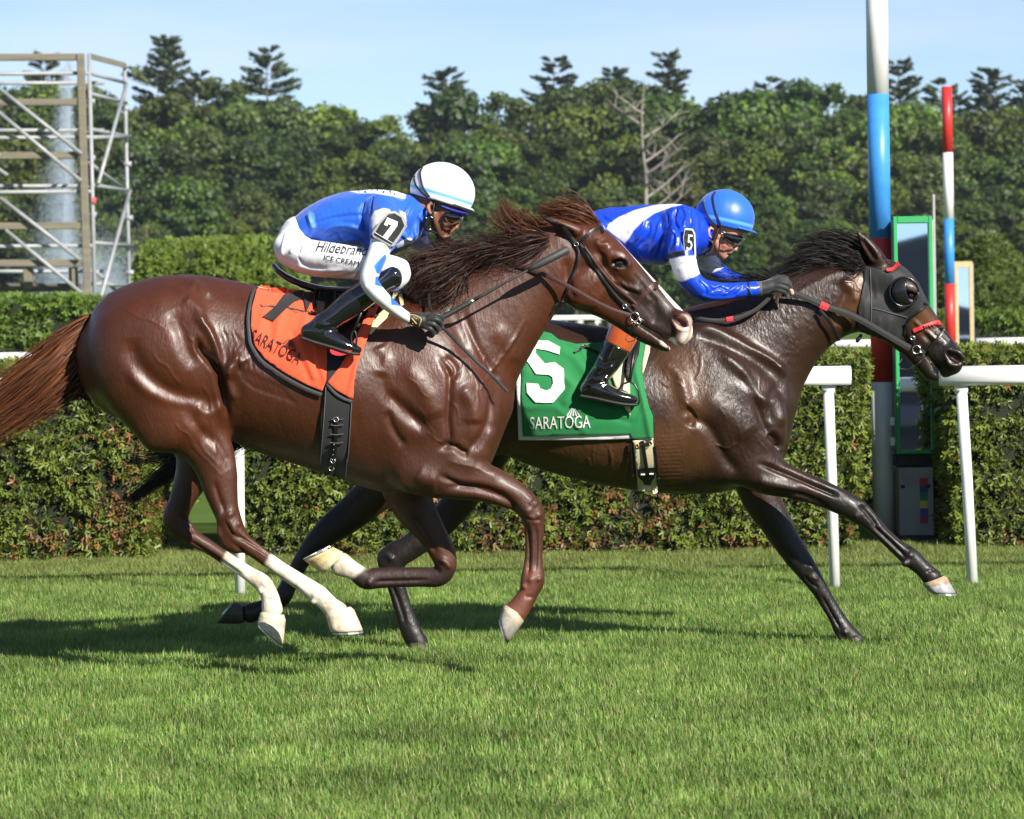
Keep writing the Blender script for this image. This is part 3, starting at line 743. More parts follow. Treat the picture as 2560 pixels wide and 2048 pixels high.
# ------------------------------------------------------------------ scaffold
M_steel=mat('galvanised_pipe',(.30,.31,.325),rough=.5,metal=.1,noise_amt=.2,noise_scale=5); M_plank=mat('weathered_timber',(.15,.132,.11),rough=.9,noise_amt=.35,noise_scale=3,stretch=(.4,3,6),col2=(.20,.18,.12))
M_shadewood=mat('shaded_timber',(.10,.09,.075),rough=.9,noise_amt=.3,noise_scale=3)  # darker timber copy: shadow on the platform beam put into its colour
SCF=empty('scaffold_tower',(W(200,1200,60).x,60,0)); tag(SCF,'weathered timber and steel pipe scaffold stand at left in front of the fountain','scaffold')
def sp(p,Y): return W(ZS[0]+p[0]*ZS[2],ZS[1]+p[1]*ZS[2],Y)
def pipe(a,b,Ya=60,Yb=None,r=.034): Yb=Ya if Yb is None else Yb; tube('pipe',[sp(a,Ya),sp(b,Yb)],r,M_steel,SCF,8)
def plank(a,b,h,Ya=59.93,m=None,Yb=None,name='plank'):
    A,B=sp(a,Ya),sp(b,Ya if Yb is None else Yb); s=(B-A).normalized(); u=s.cross(Vector((0,1,0))).normalized(); d=Vector((0,.05,0)); V=[]
    for p in (A,B):
        for i,j in ((-1,-1),(1,-1),(1,1),(-1,1)): V.append(p+u*i*h/2+d*j)
    F=[(0,1,5,4),(1,2,6,5),(2,3,7,6),(3,0,4,7),(3,2,1,0),(4,5,6,7)]
    me=mesh_py(name,V,F); o=link(name,me,m or M_plank,SCF,smooth=False)
    bm=bmesh.new(); bm.from_mesh(me); bmesh.ops.recalc_face_normals(bm,faces=bm.faces[:]); bmesh.ops.bevel(bm,geom=bm.edges[:],offset=.012,segments=1,affect='EDGES'); bm.to_mesh(me); bm.free(); return o
Lx=-700
for y in (310,553,840,1220,1420): plank((Lx,y+2),(418 if y<1000 else 440,y-2),.12)
plank((Lx,1550),(440,1550),.15,60.6,M_shadewood)
plank((434,288),(472,1610),.13,59.9,name='timber_post'); plank((-640,288),(-600,1610),.13,59.9,name='timber_post')
gz=lambda x,Y: (x,(CAM_H*F_PX/Y+HOR)/ZS[2])
for y in (398,743,1036,1328): pipe((Lx,y+6),(500,y-4))
for y,Yb in ((448,62),(703,62),(1003,62),(1463,61.5),(1620,61)): pipe((Lx,y),(560,y),Yb)
for x in (492,): pipe((480,292),(524,2140))
pipe((672,360),(708,2090),63.1)
for a in (-640,-60): pipe((a,300),(a+25,2140),60.1)
for a,b in (((0,480),(440,830)),((-60,560),(435,975)),((0,1065),(430,1400)),((30,1240),(450,1590)),((-420,480),(0,840)),((-460,1060),(-30,1400)),((-560,700),(-100,1100)),((-200,780),(40,945))): pipe(a,b,59.8)
for (a,b) in (((470,392),(672,445)),((480,503),(680,556)),((465,692),(695,737)),((485,995),(705,1030)),((500,1308),(708,1324)),((500,1530),(712,1540)),((485,742),(700,735))): pipe(a,b,60.1,63.0)
for (a,b) in (((682,450),(530,990)),((700,1030),(545,1600)),((480,878),(658,1012)),((520,1468),(660,1600))): pipe(a,b,62.8 if a[0]>600 else 60.3,60.3 if a[0]>600 else 62.8)
plank((482,303),(684,356),.10,60.,M_plank,63.1)
for p,Yk in (((490,547),60.05),((492,852),60.05),((498,1157),60.05),((678,585),63.1),((688,885),63.1),((695,1175),63.1),((700,1470),63.1)):
    c=sp(p,Yk); tube('coupler',[c-Vector((.07,0,0)),c+Vector((.07,0,0))],.05,M_steel,SCF,8)
for x in (150,395): plank((x,1440),(x+4,1560),.16,60.5,name='strut')
tag_=sp((505,1083),60); tube('red_marker',[tag_-Vector((0,0,.06)),tag_+Vector((0,0,.06))],.042,mat('red_tape',(.6,.08,.09),rough=.5),SCF,8)

# ------------------------------------------------------------------ fountain (many small drops)
def fountain():
    r=np.random.default_rng(21); n=150000; Yf=112.
    t=r.uniform(0,1,n)**.72                       # 0 top .. 1 bottom
    cx=np.interp(t,[0,.5,1],[372,345,330]); half=np.interp(t,[0,.08,.3,.6,.85,1],[24,50,84,150,200,250])
    g=r.normal(0,.42,n); side=np.where(g<0,1.,.55); x=cx+g*half*side
    y=330+t*(1640-330)
    n2=60000; xm=r.normal(520,120,n2); ym=1600-np.abs(r.normal(0,150,n2)); x=np.concatenate([x,xm]); y=np.concatenate([y,ym]); n+=n2
    px=ZS[0]+x*ZS[2]; py=ZS[1]+y*ZS[2]; dx=px-1280; dy=py-HOR; Yv=Yf+r.normal(0,1.2,n)
    P=np.stack([(dx*_c-dy*_s)*Yv/F_PX,Yv,np.maximum(CAM_H-(dx*_s+dy*_c)*Yv/F_PX,.03)],1)
    s=r.uniform(.006,.0125,n)[:,None]; a=r.normal(0,1,(n,3)); a/=np.linalg.norm(a,axis=1)[:,None]; b=np.cross(a,r.normal(0,1,(n,3))); b/=np.linalg.norm(b,axis=1)[:,None]
    V=np.stack([P+a*s,P-a*s*.5+b*s*.8,P-a*s*.5-b*s*.8],1).reshape(-1,3); F=np.arange(3*n).reshape(-1,3)
    m=mat('water_drops',(.62,.70,.82),rough=.2,spec=.6,transl=.5)
    o=link('fountain_spray',mesh_np('fountain_spray',V,F),m,smooth=False); tag(o,kind='stuff')
fountain()

# ------------------------------------------------------------------ trees
def crown_mesh(seed,Rx,H,z0,lobes,leaf,per,cA,cB):
    r=np.random.default_rng(seed); PP=[];NN=[];CC=[]; core=bmesh.new()
    for i in range(lobes):
        t=r.uniform(0,1)**.8; z=z0+(H-z0)*t; env=Rx*math.sqrt(max(0.05,1-(2*t-.85)**2*.78)); a=r.uniform(0,6.283); q=env*math.sqrt(r.uniform(.15,.85))
        c=np.array([q*math.cos(a),q*math.sin(a),z]); rr=r.uniform(.22,.42)*Rx; n=int(per*(rr/Rx)**2*8)
        d=r.normal(0,1,(n,3)); d/=np.linalg.norm(d,axis=1)[:,None]; d[:,2]=np.abs(d[:,2])*np.where(r.uniform(0,1,n)<.75,1,-1); sq=np.array([1,1,.72])
        P=c+d*sq*rr*(1+.20*vnoise(d*1.5+c,2.,seed+i)[:,None])*r.uniform(.82,1.05,(n,1)); PP.append(P); NN.append(d)
        cc=np.array(cA)+(np.array(cB)-np.array(cA))*np.clip(r.uniform(0,1)*.6+r.normal(.2,.16,(n,1)),0,1); CC.append(cc)
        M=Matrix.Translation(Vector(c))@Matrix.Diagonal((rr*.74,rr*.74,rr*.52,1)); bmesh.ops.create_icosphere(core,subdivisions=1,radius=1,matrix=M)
    P=np.concatenate(PP);N=np.concatenate(NN);C=np.concatenate(CC)
    C=np.clip(C,0.002,1); n=len(P); nn=N+r.normal(0,.75,(n,3)); nn/=np.linalg.norm(nn,axis=1)[:,None]
    t=np.cross(nn,r.normal(0,1,(n,3))); t/=np.linalg.norm(t,axis=1)[:,None]; b=np.cross(nn,t); s=leaf*r.uniform(.6,1.4,n)[:,None]
    V=np.stack([P+t*s,P+b*s*.55,P-t*s*.8,P-b*s*.6],1).reshape(-1,3); F=np.arange(4*n).reshape(-1,4); C=np.repeat(C,4,0)
    cv=np.array([v.co for v in core.verts]); cf=[[v.index for v in f.verts] for f in core.faces]; core.free()
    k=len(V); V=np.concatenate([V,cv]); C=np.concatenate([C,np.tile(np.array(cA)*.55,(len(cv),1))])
    F=np.concatenate([F,np.array([[a+k,b+k,c+k,c+k] for a,b,c in cf])]) if False else F
    me=mesh_np('crown',V,F,C)
    # add core triangles
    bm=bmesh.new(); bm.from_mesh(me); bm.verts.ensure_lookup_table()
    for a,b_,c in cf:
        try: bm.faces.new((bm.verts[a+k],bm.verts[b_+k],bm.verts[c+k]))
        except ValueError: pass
    bm.to_mesh(me); bm.free(); return me
def trunk_mesh(seed,H,r0,crown0,spread,nb=7,dead=False):
    r=random.Random(seed); V=[];F=[]
    P=[Vector((0,0,-.1))]; 
    for i in range(1,9): P.append(Vector((math.sin(i*1.3+seed)*.03*H/8*i*.4,math.cos(i*1.7+seed)*.03*H/8*i*.3,H*i/8)))
    tube('',P,[r0*(1-.9*i/8) for i in range(9)],None,None,8,V,F)
    for i in range(nb):
        z=crown0+(H-crown0)*(i+.5)/nb*.85; a=r.uniform(0,6.28); L_=spread*(1-.5*i/nb)*r.uniform(.6,1.1); b=Vector((0,0,z)); Q_=[b]
        for j in range(1,5): Q_.append(b+Vector((math.cos(a)*L_*j/4,math.sin(a)*L_*j/4,L_*.75*(j/4)**1.3+r.uniform(-.1,.1)*L_*.3)))
        tube('',Q_,[r0*.42*(1-.22*j) for j in range(5)],None,None,5,V,F)
        if dead:
            for q in range(5):
                s=Q_[r.choice((1,2,3))]; d=Vector((r.uniform(-1,1),r.uniform(-1,1),r.uniform(.1,1.2))).normalized()*L_*.5
                tube('',[s,s+d*.5+Vector((0,0,.1)),s+d],[r0*.16,r0*.1,r0*.03],None,None,4,V,F)
    return mesh_py('trunk',V,F)
def pine_mesh(seed,H,z0,Rmax,cA,cB):
    r=np.random.default_rng(seed); P=[];D=[];C=[]; V=[];F=[]
    tube('',[Vector((0,0,-.1)),Vector((.1,0,H*.5)),Vector((.15,.05,H*.97))],[.26,.17,.03],None,None,7,V,F)
    z=z0
    while z<H*.985:
        t=(z-z0)/(H-z0); Lm=Rmax*(1-t)**.62*(.8 if t<.12 else 1)+.35
        for k in range(r.integers(4,7)):
            a=r.uniform(0,6.283); L_=Lm*r.uniform(.42,1.18)*(1.2 if r.uniform()<.15 else 1); rise=r.uniform(.02,.28)
            b=np.array([0.1*z/H,0,z]); dirv=np.array([math.cos(a),math.sin(a),rise]); tip=b+dirv*L_
            tube('',[Vector(b),Vector(b+dirv*L_*.5+np.array([0,0,-.05*L_])),Vector(tip)],[.07*(1-t)+.02,.04,.01],None,None,4,V,F)
            m=int(84*L_/2.2)+14
            s=r.uniform(.25,1,m)**.7; q=b+dirv*L_*s[:,None]; side=np.array([-math.sin(a),math.cos(a),0]); q+=side*(r.normal(0,.17,m)*L_*s)[:,None]; q[:,2]+=np.abs(r.normal(0,.09,m))+.16*L_*s**3*.6
            dd=dirv*.6+side*r.normal(0,.6,m)[:,None]+np.array([0,0,1])*r.uniform(0,.7,m)[:,None]; P.append(q);D.append(dd)
            C.append(np.array(cA)+(np.array(cB)-np.array(cA))*np.clip(r.uniform(.1,.8)+r.normal(0,.15,(m,1)),0,1))
        z+=r.uniform(.40,.85)*(1.0 if t<.7 else .7)
    P=np.concatenate(P);D=np.concatenate(D);C=np.clip(np.concatenate(C),.003,1); D/=np.linalg.norm(D,axis=1)[:,None]; n=len(P)
    S=np.cross(D,r.normal(0,1,(n,3))); S/=np.linalg.norm(S,axis=1)[:,None]; s=r.uniform(.20,.42,n)[:,None]
    VV=np.stack([P-D*s*.3,P+S*s*.32,P+D*s,P-S*s*.32],1).reshape(-1,3)
    return mesh_np('crown',VV,np.arange(4*n).reshape(-1,4),np.repeat(C,4,0)), mesh_py('trunk',V,F)
YT=300.
DA=[((.026,.056,.009),(.095,.155,.022)),((.032,.066,.009),(.12,.19,.022)),((.024,.046,.012),(.078,.125,.026)),((.046,.080,.010),(.18,.245,.028)),((.032,.054,.014),(.10,.14,.032))]
dec=[]
for i in range(7):
    ca,cb=DA[i%5]; H=(15,17,13.5,16,14,18,12)[i]; Rx=(3.6,3.3,3.4,3.8,3.0,3.5,3.6)[i]
    dec.append((crown_mesh(100+i,Rx,H,1.2 if i%2 else 2.5,54,.19,120,ca,cb),trunk_mesh(i,H*.85,.28,H*.3,Rx*.7)))
for c,t in dec: c.materials.append(M_leaf); t.materials.append(M_bark); c.shade_flat(); t.shade_smooth()
pines=[pine_mesh(200+i,H,z0,Rm,(.026,.046,.022),(.085,.125,.055)) for i,(H,z0,Rm) in enumerate(((21,7,4.3),(23,9,3.7),(20,8,4.6)))]
for c,t in pines: c.materials.append(M_needle); t.materials.append(M_bark); c.shade_flat(); t.shade_smooth()
def place_tree(kind,cm,tm,x,Y,sc,label,cat,group,rz,zs=1.):
    o=empty(kind,(x,Y,0)); o.rotation_euler=(0,0,rz); o.scale=(sc,sc,sc*zs)
    for nme,me in (('crown',cm),('trunk',tm)):
        if me is None: continue
        c=bpy.data.objects.new(nme,me); COL.objects.link(c); c.parent=o
    tag(o,label,cat,group); return o
rt=random.Random(12)
def ustop(ux,uy,Y):    # world x and height for a crown top seen at (ux,uy) in the small picture
    p=W(ux*1.1874,uy*1.1874,Y); return p.x,p.z
# canopy outline: (u x, u y of top)
sky_line=[(-460,190),(-360,205),(-260,195),(-160,190),(-60,200),(30,175),(120,165),(210,185),(290,210),(350,190),(445,165),(520,215),(600,225),(690,235),(760,250),(830,245),(905,225),(970,205),(1050,200),(1120,205),(1200,190),(1270,165),(1330,185),(1400,215),(1470,225),(1540,195),(1610,205),(1680,175),(1750,185),(1820,200),(1900,215),(1980,225),(2060,235),(2140,225),(2230,215),(2320,205)]
rows=[('back',330,0,1.,sky_line,'broadleaf trees on the skyline of the treeline','dark green broadleaf tree with rounded top on the skyline of the distant woods')]
LM=[(-999,-20,'left of the scaffold'),(-20,130,'behind the timber scaffold'),(130,270,'behind the steel tower'),(270,400,'below the tallest pine'),(400,500,'between the two left pines'),(500,630,'below the lone pine'),(630,860,'left of the white cap'),(860,1010,'above the white cap'),(1010,1240,'above the chestnut horse mane'),(1240,1430,'beside the bare grey tree'),(1430,1610,'above the blue cap'),(1610,1820,'just left of the thick striped pole'),(1820,1990,'between the two striped poles'),(1990,2170,'right of the thin striped pole'),(2170,9999,'past the right edge')]
used_labels={}; tree_log=[]
def finish_tree_labels():
    by={}
    for o,ux,rank in tree_log: by.setdefault((rank,[l for a,b,l in LM if a<=ux<b][0]),[]).append((ux,o))
    for (rank,lm),L_ in by.items():
        L_.sort(key=lambda t:t[0]); n=len(L_); w={1:['']}.get(n) or (['left-hand ','right-hand '] if n==2 else ['leftmost ']+['%s-from-left '%q for q in ('second','third','fourth','fifth','sixth')][:n-2]+['rightmost '])
        for (ux,o),s in zip(L_,w): o['label']='%sbroadleaf tree in the %s %s'%(s,rank,lm)
def scatter_row(Y,pts,dy,jit,lab,grp,extra=0):
    for (ux,uy) in pts:
        x,z=ustop(ux+rt.uniform(-jit,jit),uy+dy+rt.uniform(-14,14),Y); i=rt.randrange(7); cm,tm=dec[i]; H=max(v.co.z for v in tm.vertices)*1.18
        sc=max(.35,z/((15,17,13.5,16,14,18,12)[i]+.6)); tree_log.append((place_tree('broadleaf_tree',cm,tm,x,Y+rt.uniform(-6,6),max(sc,.62),lab,'tree',grp,rt.uniform(0,6.28),sc/max(sc,.62)),ux,lab))
scatter_row(335,sky_line,0,12,'skyline row','skyline broadleaf trees')
scatter_row(318,[(x+38,y+42) for x,y in sky_line],10,20,'second row','second-rank broadleaf trees')
scatter_row(300,[(x,y*.55+190) for x,y in sky_line],0,25,'middle row','middle-rank broadleaf trees')
scatter_row(284,[(x+40,y*.3+330) for x,y in sky_line],0,25,'lower row','front-rank broadleaf trees')
scatter_row(270,[(x+10,y*.2+430) for x,y in sky_line],0,25,'lowest row','low trees at the foot of the woods')
finish_tree_labels()
pl=[(100,103,1,'shaggy pine topping the woods behind the scaffold'),(345,73,0,'tall ragged pine rising highest above the woods right of the scaffold'),(420,155,2,'smaller pine shoulder to the right of the tallest pine'),(565,103,2,'lone pine with spreading branches standing clear against the sky left of centre'),(935,140,0,'broad pine above the woods over the white-capped rider'),(1165,112,1,'pine with a flat rounded top above the chestnut horse mane'),(1290,140,0,'small pine point on the skyline left of the bare tree'),(1402,102,1,'tall layered pine standing clear on the skyline above the blue-capped rider'),(1620,165,2,'short dark pine on the skyline left of the striped pole'),(1890,118,1,'pine rising directly right of the thick striped pole'),(1985,170,2,'small pine whose top sits behind the thin striped pole'),(2085,140,0,'wide pine at the right end of the skyline'),(2150,160,1,'pine cut by the right edge of the view')]
for ux,uy,k,lb in pl:
    x,z=ustop(ux,uy,345); H=(21,23,20)[k]; cm,tm=pines[k]; sc=z/H; place_tree('pine_tree',cm,tm,x,345,sc,lb,'pine',None,rt.uniform(0,6.28))
x,z=ustop(1335,185,296); dm=trunk_mesh(71,15,.22,4.0,3.9,13,True); dm.materials.append(M_deadbark)
place_tree('dead_tree',None,dm,x,276,z/15.5,'bare grey leafless tree standing out from the green woods at centre right','dead tree',None,1.1)
wm=mesh_py('wood_floor',[(-150,352,0),(150,352,0),(150,352,9),(-150,352,9)],[(0,1,2,3)])

# ------------------------------------------------------------------ grandstand behind the camera, seen in the mirrors
HZ=bpy.data.materials.new('air'); HZ.use_nodes=True; hn=HZ.node_tree; hn.nodes.clear(); ho=hn.nodes.new('ShaderNodeOutputMaterial'); hv=hn.nodes.new('ShaderNodeVolumePrincipled')
hv.inputs['Color'].default_value=(.80,.88,1,1); hv.inputs['Density'].default_value=.00014; hv.inputs['Anisotropy'].default_value=.2; hn.links.new(hv.outputs[0],ho.inputs['Volume'])
hb=box('haze',(-520,-135,-1.2),(520,790,30),HZ,None,bev=0); tag(hb,kind='stuff')
GS=empty('grandstand',(14,-74,0)); tag(GS,'long grandstand with a dark pitched roof reflected in the finish mirrors','grandstand')
M_roof=mat('slate_roof',(.06,.065,.08),rough=.7,noise_amt=.2,noise_scale=1.); M_wall=mat('painted_boards',(.13,.135,.15),rough=.7); M_dark=mat('shaded_stand_interior',(.03,.033,.045),rough=.9)  # near-black interior: shade under the stand put into the wall colour
box('wall',(-30,-84,0),(60,-76,6.5),M_dark,GS,bev=0); box('balcony',(-30,-76,2.6),(60,-75,3.3),M_wall,GS,bev=0)
rf=mesh_py('roof',[(-32,-74,6.6),(62,-74,6.6),(62,-86,8.2),(-32,-86,8.2),(4,-74.5,6.5),(27,-74.5,6.5),(15.5,-75,9.4),(15.5,-86,9.4)],[(0,1,2,3),(4,5,6),(5,7,6),(4,6,7)]); link('roof',rf,M_roof,GS,smooth=False)
for i in range(16): box('column',(-29+i*5.8,-75.4,0),(-28.7+i*5.8,-75.1,6.6),M_wall,GS,bev=0)
# ================================================================== horses
M_coat7 = mat('chestnut_coat',(.1,.03,.01),rough=.46,spec=.50,coat=.07,coat_rough=.25,vcol=True,noise_amt=.2,noise_scale=16,bump=.75,bump_scale=120,bump_dist=.002,rvar=.10,legmatte=.10,bump2=.24,bump2_scale=44,stretch=(1,1,.45))
M_coat5 = mat('dark_bay_coat',(.1,.03,.01),rough=.41,spec=.44,coat=.05,coat_rough=.2,vcol=True,noise_amt=.22,noise_scale=12,bump=.8,bump_scale=110,bump_dist=.0025,rvar=.12,legmatte=.05,bump2=.24,bump2_scale=40,stretch=(1,1,.5))
M_hair = mat('horse_hair',(.03,.01,.01),rough=.6,spec=.3,vcol=True)
M_hoof = mat('hoof_horn',(.34,.27,.17),rough=.55,vcol=True,noise_amt=.3,noise_scale=60,bump=.3,bump_scale=90)
M_shoe = mat('horseshoe_metal',(.62,.62,.6),rough=.35,metal=.9)
M_eye = mat('horse_eye',(.012,.006,.004),rough=.06,spec=.7,coat=.6,coat_rough=.03)

def paint(V, C, line3, rad, col, soft=.3):
    """colour a capsule chain region: line3 world points, rad radii"""
    P=np.array([list(p) for p in line3]); r=np.array(rad,float)*np.ones(len(P))
    best=np.full(len(V),1e9)
    for i in range(len(P)-1):
        ab=P[i+1]-P[i]; t=np.clip(((V-P[i])@ab)/((ab**2).sum()+1e-9),0,1)
        d=np.linalg.norm(V-P[i]-t[:,None]*ab,axis=1)/(r[i]+(r[i+1]-r[i])*t); best=np.minimum(best,d)
    w=np.clip((1-best)/soft+.5,0,1); w=w*w*(3-2*w)
    C[:] = C*(1-w[:,None])+np.array(col)*w[:,None]
def paintpoly(V,C,P,z,poly,col,soft=6.,mask=None,jag=0.):
    d=polysd(P,Q(z,poly))+ (vnoise(V,60,3)*jag if jag else 0)
    w=np.clip(.5-d/soft,0,1)
    if mask is not None: w=w*mask
    C[:] = C*(1-w[:,None])+np.array(col)*w[:,None]

def hoof(z, A, B, T, H, Y, yo, parent, wt=.046, wb=.058, col=(.34,.27,.18), col2=None, shoe=True, sole=(.2,.16,.09)):
    g=lambda p: W(z[0]+p[0]*z[2], z[1]+p[1]*z[2], Y+yo)
    A,B,T,H=map(g,(A,B,T,H)); V=[];F=[];C=[]; n=20; rings=6
    for r in range(rings+1):
        t=r/rings; f=A.lerp(T,t); b=B.lerp(H,t); c=(f+b)/2; h=(f-b)/2; w=(wt+(wb-wt)*t)
        if r==0: h=h*.84; w*=.84
        for k in range(n):
            a=2*math.pi*k/n; ca=math.cos(a)
            ca2 = ca if ca>0 else -abs(ca)**.6
            V.append(c+h*ca2+Vector((0,w*math.sin(a),0))); cc=Vector(col)
            if col2 and t>.35: cc=Vector(col2)
            C.append(tuple(cc*(0.85+.3*((math.sin(r*2.3)+1)/2))))
    for r in range(rings):
        for k in range(n): a=r*n+k; b=r*n+(k+1)%n; F.append((a,b,b+n,a+n))
    ax=((T+H)/2-(A+B)/2).normalized(); c=(T+H)/2
    V.append(c-ax*.012); C.append(sole); m=len(V)-1
    for k in range(n):                                   # sole, slightly hollow
        V.append(c+(V[rings*n+k]-c)*.82-ax*.003); C.append(sole)
    for k in range(n):
        a=rings*n+k; b=rings*n+(k+1)%n; F.append((a,b,m+1+(k+1)%n,m+1+k)); F.append((m+1+k,m+1+(k+1)%n,m))
    F=[tuple(f) for f in F]
    me=mesh_py('hoof',V,F); at=me.attributes.new('Col','FLOAT_COLOR','POINT')
    for i,cv in enumerate(C): at.data[i].color=(*cv,1)
    bm=bmesh.new(); bm.from_mesh(me); bmesh.ops.recalc_face_normals(bm,faces=bm.faces[:]); bm.to_mesh(me); bm.free()
    o=link('hoof',me,M_hoof,parent)
    if shoe:
        P=[]
        for k in range(-7,8):
            a=k*math.pi*.82/7; ca=math.cos(a); ca2=ca if ca>0 else -abs(ca)**.6
            h=(T-H)/2; P.append(c+h*ca2*.93+Vector((0,wb*.93*math.sin(a),0))+ax*.003)
        Vs=[];Fs=[]
        for i,p in enumerate(P):
            inw=(c-p).normalized()
            for a,b in ((-.003,0),(-.003,.007),(.016,.007),(.016,0)): Vs.append(p+inw*a+ax*b)
        for i in range(len(P)-1):
            for k in range(4): a=i*4+k; b=i*4+(k+1)%4; Fs.append((a,b,b+4,a+4))
        Fs += [(3,2,1,0),tuple(len(Vs)-4+k for k in range(4))]
        link('horseshoe',mesh_py('horseshoe',Vs,Fs),M_shoe,o,smooth=False)
    return o
def eyeball(z,p,r,Y,yo,parent,bvh):
    x,y=Q(z,[p])[0]; c=hit(bvh,x,y,0,Y)+Vector((0,r*.40,0))
    bm=bmesh.new(); bmesh.ops.create_uvsphere(bm,u_segments=24,v_segments=16,radius=r); bmesh.ops.translate(bm,verts=bm.verts,vec=c)
    me=bpy.data.meshes.new('eye'); bm.to_mesh(me); bm.free(); return link('eye',me,M_eye,parent)

def build_horse(idx, VX=.0056):
    if idx==7:
        Y=Y7; lo=W(60,1640,Y); hi=W(1760,520,Y)
        v=Vol((lo.x,Y-.36,lo.z-.02),(hi.x,Y+.36,hi.z+.05),VX)
        # trunk
        v.chain(nd(U,[(212,750,86,.15),(262,752,136,.23),(330,738,152,.28),(400,728,150,.30),(480,743,152,.275),(570,778,173,.285),(650,798,180,.30),(730,816,188,.30),(805,828,203,.27),(875,840,202,.235),(945,852,172,.21),(990,860,120,.18)],Y),k=.0,cap=.62)
        # shoulders / forearm roots and thighs
        for sgn in (-1,1):
            v.chain(nd(U,[(860,690,60,.07,sgn*.14),(900,800,95,.08,sgn*.17),(935,900,110,.075,sgn*.16),(905,985,85,.07,sgn*.14)],Y),k=.07)
            v.chain(nd(U,[(300,690,100,.10,sgn*.16),(335,790,118,.11,sgn*.17),(388,895,96,.09,sgn*.17)],Y),k=.08)
        v.chain(nd(U,[(1010,850,70,.13),(985,950,55,.12)],Y),k=.06)   # breast
        # neck
        v.chain(nd(U,[(900,775,185,.19),(955,730,158,.165),(1025,665,126,.13),(1092,602,99,.105),(1150,556,84,.09),(1186,530,72,.08)],Y),k=.06)
        # head
        Z=ZH7
        v.chain(nd(Z,[(960,360,170,.075),(1080,400,165,.085),(1210,492,158,.098),(1335,625,158,.10),(1470,765,150,.076),(1600,900,146,.058),(1730,1030,138,.052),(1850,1140,128,.056),(1930,1215,112,.060),(1945,1290,92,.052)],Y),k=.03)
        v.chain(nd(Z,[(985,790,225,.07),(1030,860,225,.068)],Y),k=.03,cap=.8,disc=True)
        v.chain(nd(Z,[(1080,560,190,.082),(1200,760,190,.07),(1360,930,150,.058),(1520,1070,120,.05),(1660,1190,100,.048),(1800,1270,70,.046)],Y),k=.03)
        for sgn in (-1,1): v.chain(nd(Z,[(985,760,170,.026,sgn*.055),(1030,850,195,.026,sgn*.055),(1130,930,120,.02,sgn*.05)],Y),k=.02,cap=.9)
        v.chain(nd(Z,[(1030,880,200,.058),(1200,985,160,.05),(1370,1105,132,.042),(1510,1225,108,.037),(1650,1315,92,.04),(1740,1378,68,.04),(1800,1425,38,.03)],Y),k=.02)
        v.chain(nd(Z,[(1940,1290,75,.05),(1925,1360,48,.042)],Y),k=.03)
        v.chain(nd(Z,[(1470,1165,9,.09),(1600,1240,12,.09),(1740,1330,16,.09),(1860,1420,22,.09),(1900,1470,40,.09)],Y),k=.006,op='sub')
        for sgn in (-1,1):
            v.chain(nd(Z,[(1250,540,70,.02,sgn*.085),(1345,555,75,.022,sgn*.086),(1420,620,50,.018,sgn*.08)],Y),k=.02)   # brow
            v.chain(nd(Z,[(1295,612,46,.03,sgn*.112),(1340,605,50,.03,sgn*.112),(1385,625,38,.03,sgn*.112)],Y),k=.012,op='sub')
            v.chain(nd(Z,[(1900,1120,60,.02,sgn*.05),(1955,1165,92,.026,sgn*.048),(1940,1230,62,.02,sgn*.048)],Y),k=.02)
            v.chain(nd(Z,[(1890,1150,34,.035,sgn*.085),(1945,1185,50,.04,sgn*.08),(1985,1215,30,.03,sgn*.075)],Y),k=.01,op='sub')
            v.chain(nd(Z,[(930,300,64,.03,sgn*.065),(850,268,60,.028,sgn*.075),(770,235,50,.022,sgn*.082),(690,202,34,.014,sgn*.085),(625,180,14,.008,sgn*.085),(600,175,6,.005,sgn*.085)],Y),k=.012)
            v.chain(nd(Z,[(880,330,30,.016,sgn*.098),(790,285,34,.018,sgn*.104),(710,240,20,.012,sgn*.104)],Y),k=.008,op='sub')
        # legs
        yh,yf=.155,.135
        v.chain(ndy(ZL,[(250,30,150,.08),(335,140,122,.07),(375,240,102,.06),(395,340,84,.05),(418,430,66,.043),(452,520,56,.04),(500,590,44,.034),(590,660,37,.027),(695,735,38,.027),(800,805,42,.029),(875,858,48,.034),(925,905,46,.034),(965,945,58,.042)],Y,-yh),k=.03)
        v.chain(ndy(ZL,[(398,545,20,.018),(425,600,30,.022),(470,630,26,.02)],Y,-yh),k=.03)
        v.chain(ndy(ZL,[(300,60,140,.08),(285,180,110,.07),(255,280,85,.06),(215,370,66,.05),(190,440,58,.045),(190,505,52,.04),(250,570,42,.034),(340,625,35,.027),(430,685,34,.026),(520,745,35,.027),(600,800,44,.034),(635,860,43,.033),(648,930,52,.04)],Y,yh),k=.03)
        v.chain(ndy(ZL,[(150,440,20,.016),(140,500,26,.02),(190,550,30,.02)],Y,yh),k=.03)
        v.chain(ndy(ZL,[(1330,230,130,.08),(1440,255,128,.075),(1560,280,112,.068),(1680,305,96,.06),(1790,348,80,.05),(1868,392,66,.045),(1918,450,62,.045),(1932,520,50,.036),(1930,610,45,.028),(1928,700,47,.028),(1924,785,60,.036),(1903,850,48,.033),(1862,915,54,.036),(1838,945,58,.04)],Y,-yf),k=.03)
        v.chain(ndy(ZL,[(1300,330,120,.075),(1345,430,100,.065),(1400,510,80,.055),(1450,590,68,.05),(1488,665,62,.045),(1498,730,50,.042),(1460,768,50,.038),(1380,770,49,.032),(1250,771,50,.03),(1160,775,52,.034),(1105,778,52,.036),(1050,742,44,.034),(985,708,60,.04)],Y,yf),k=.03)
        V,F,N=v.extract(); P=PXn(V)
        wt=np.clip(-polysd(P,Q(U,[(100,500),(860,500),(1130,430),(1150,520),(1150,700),(1090,900),(1000,1010),(840,1090),(480,1000),(200,960)]))/30,0,1)
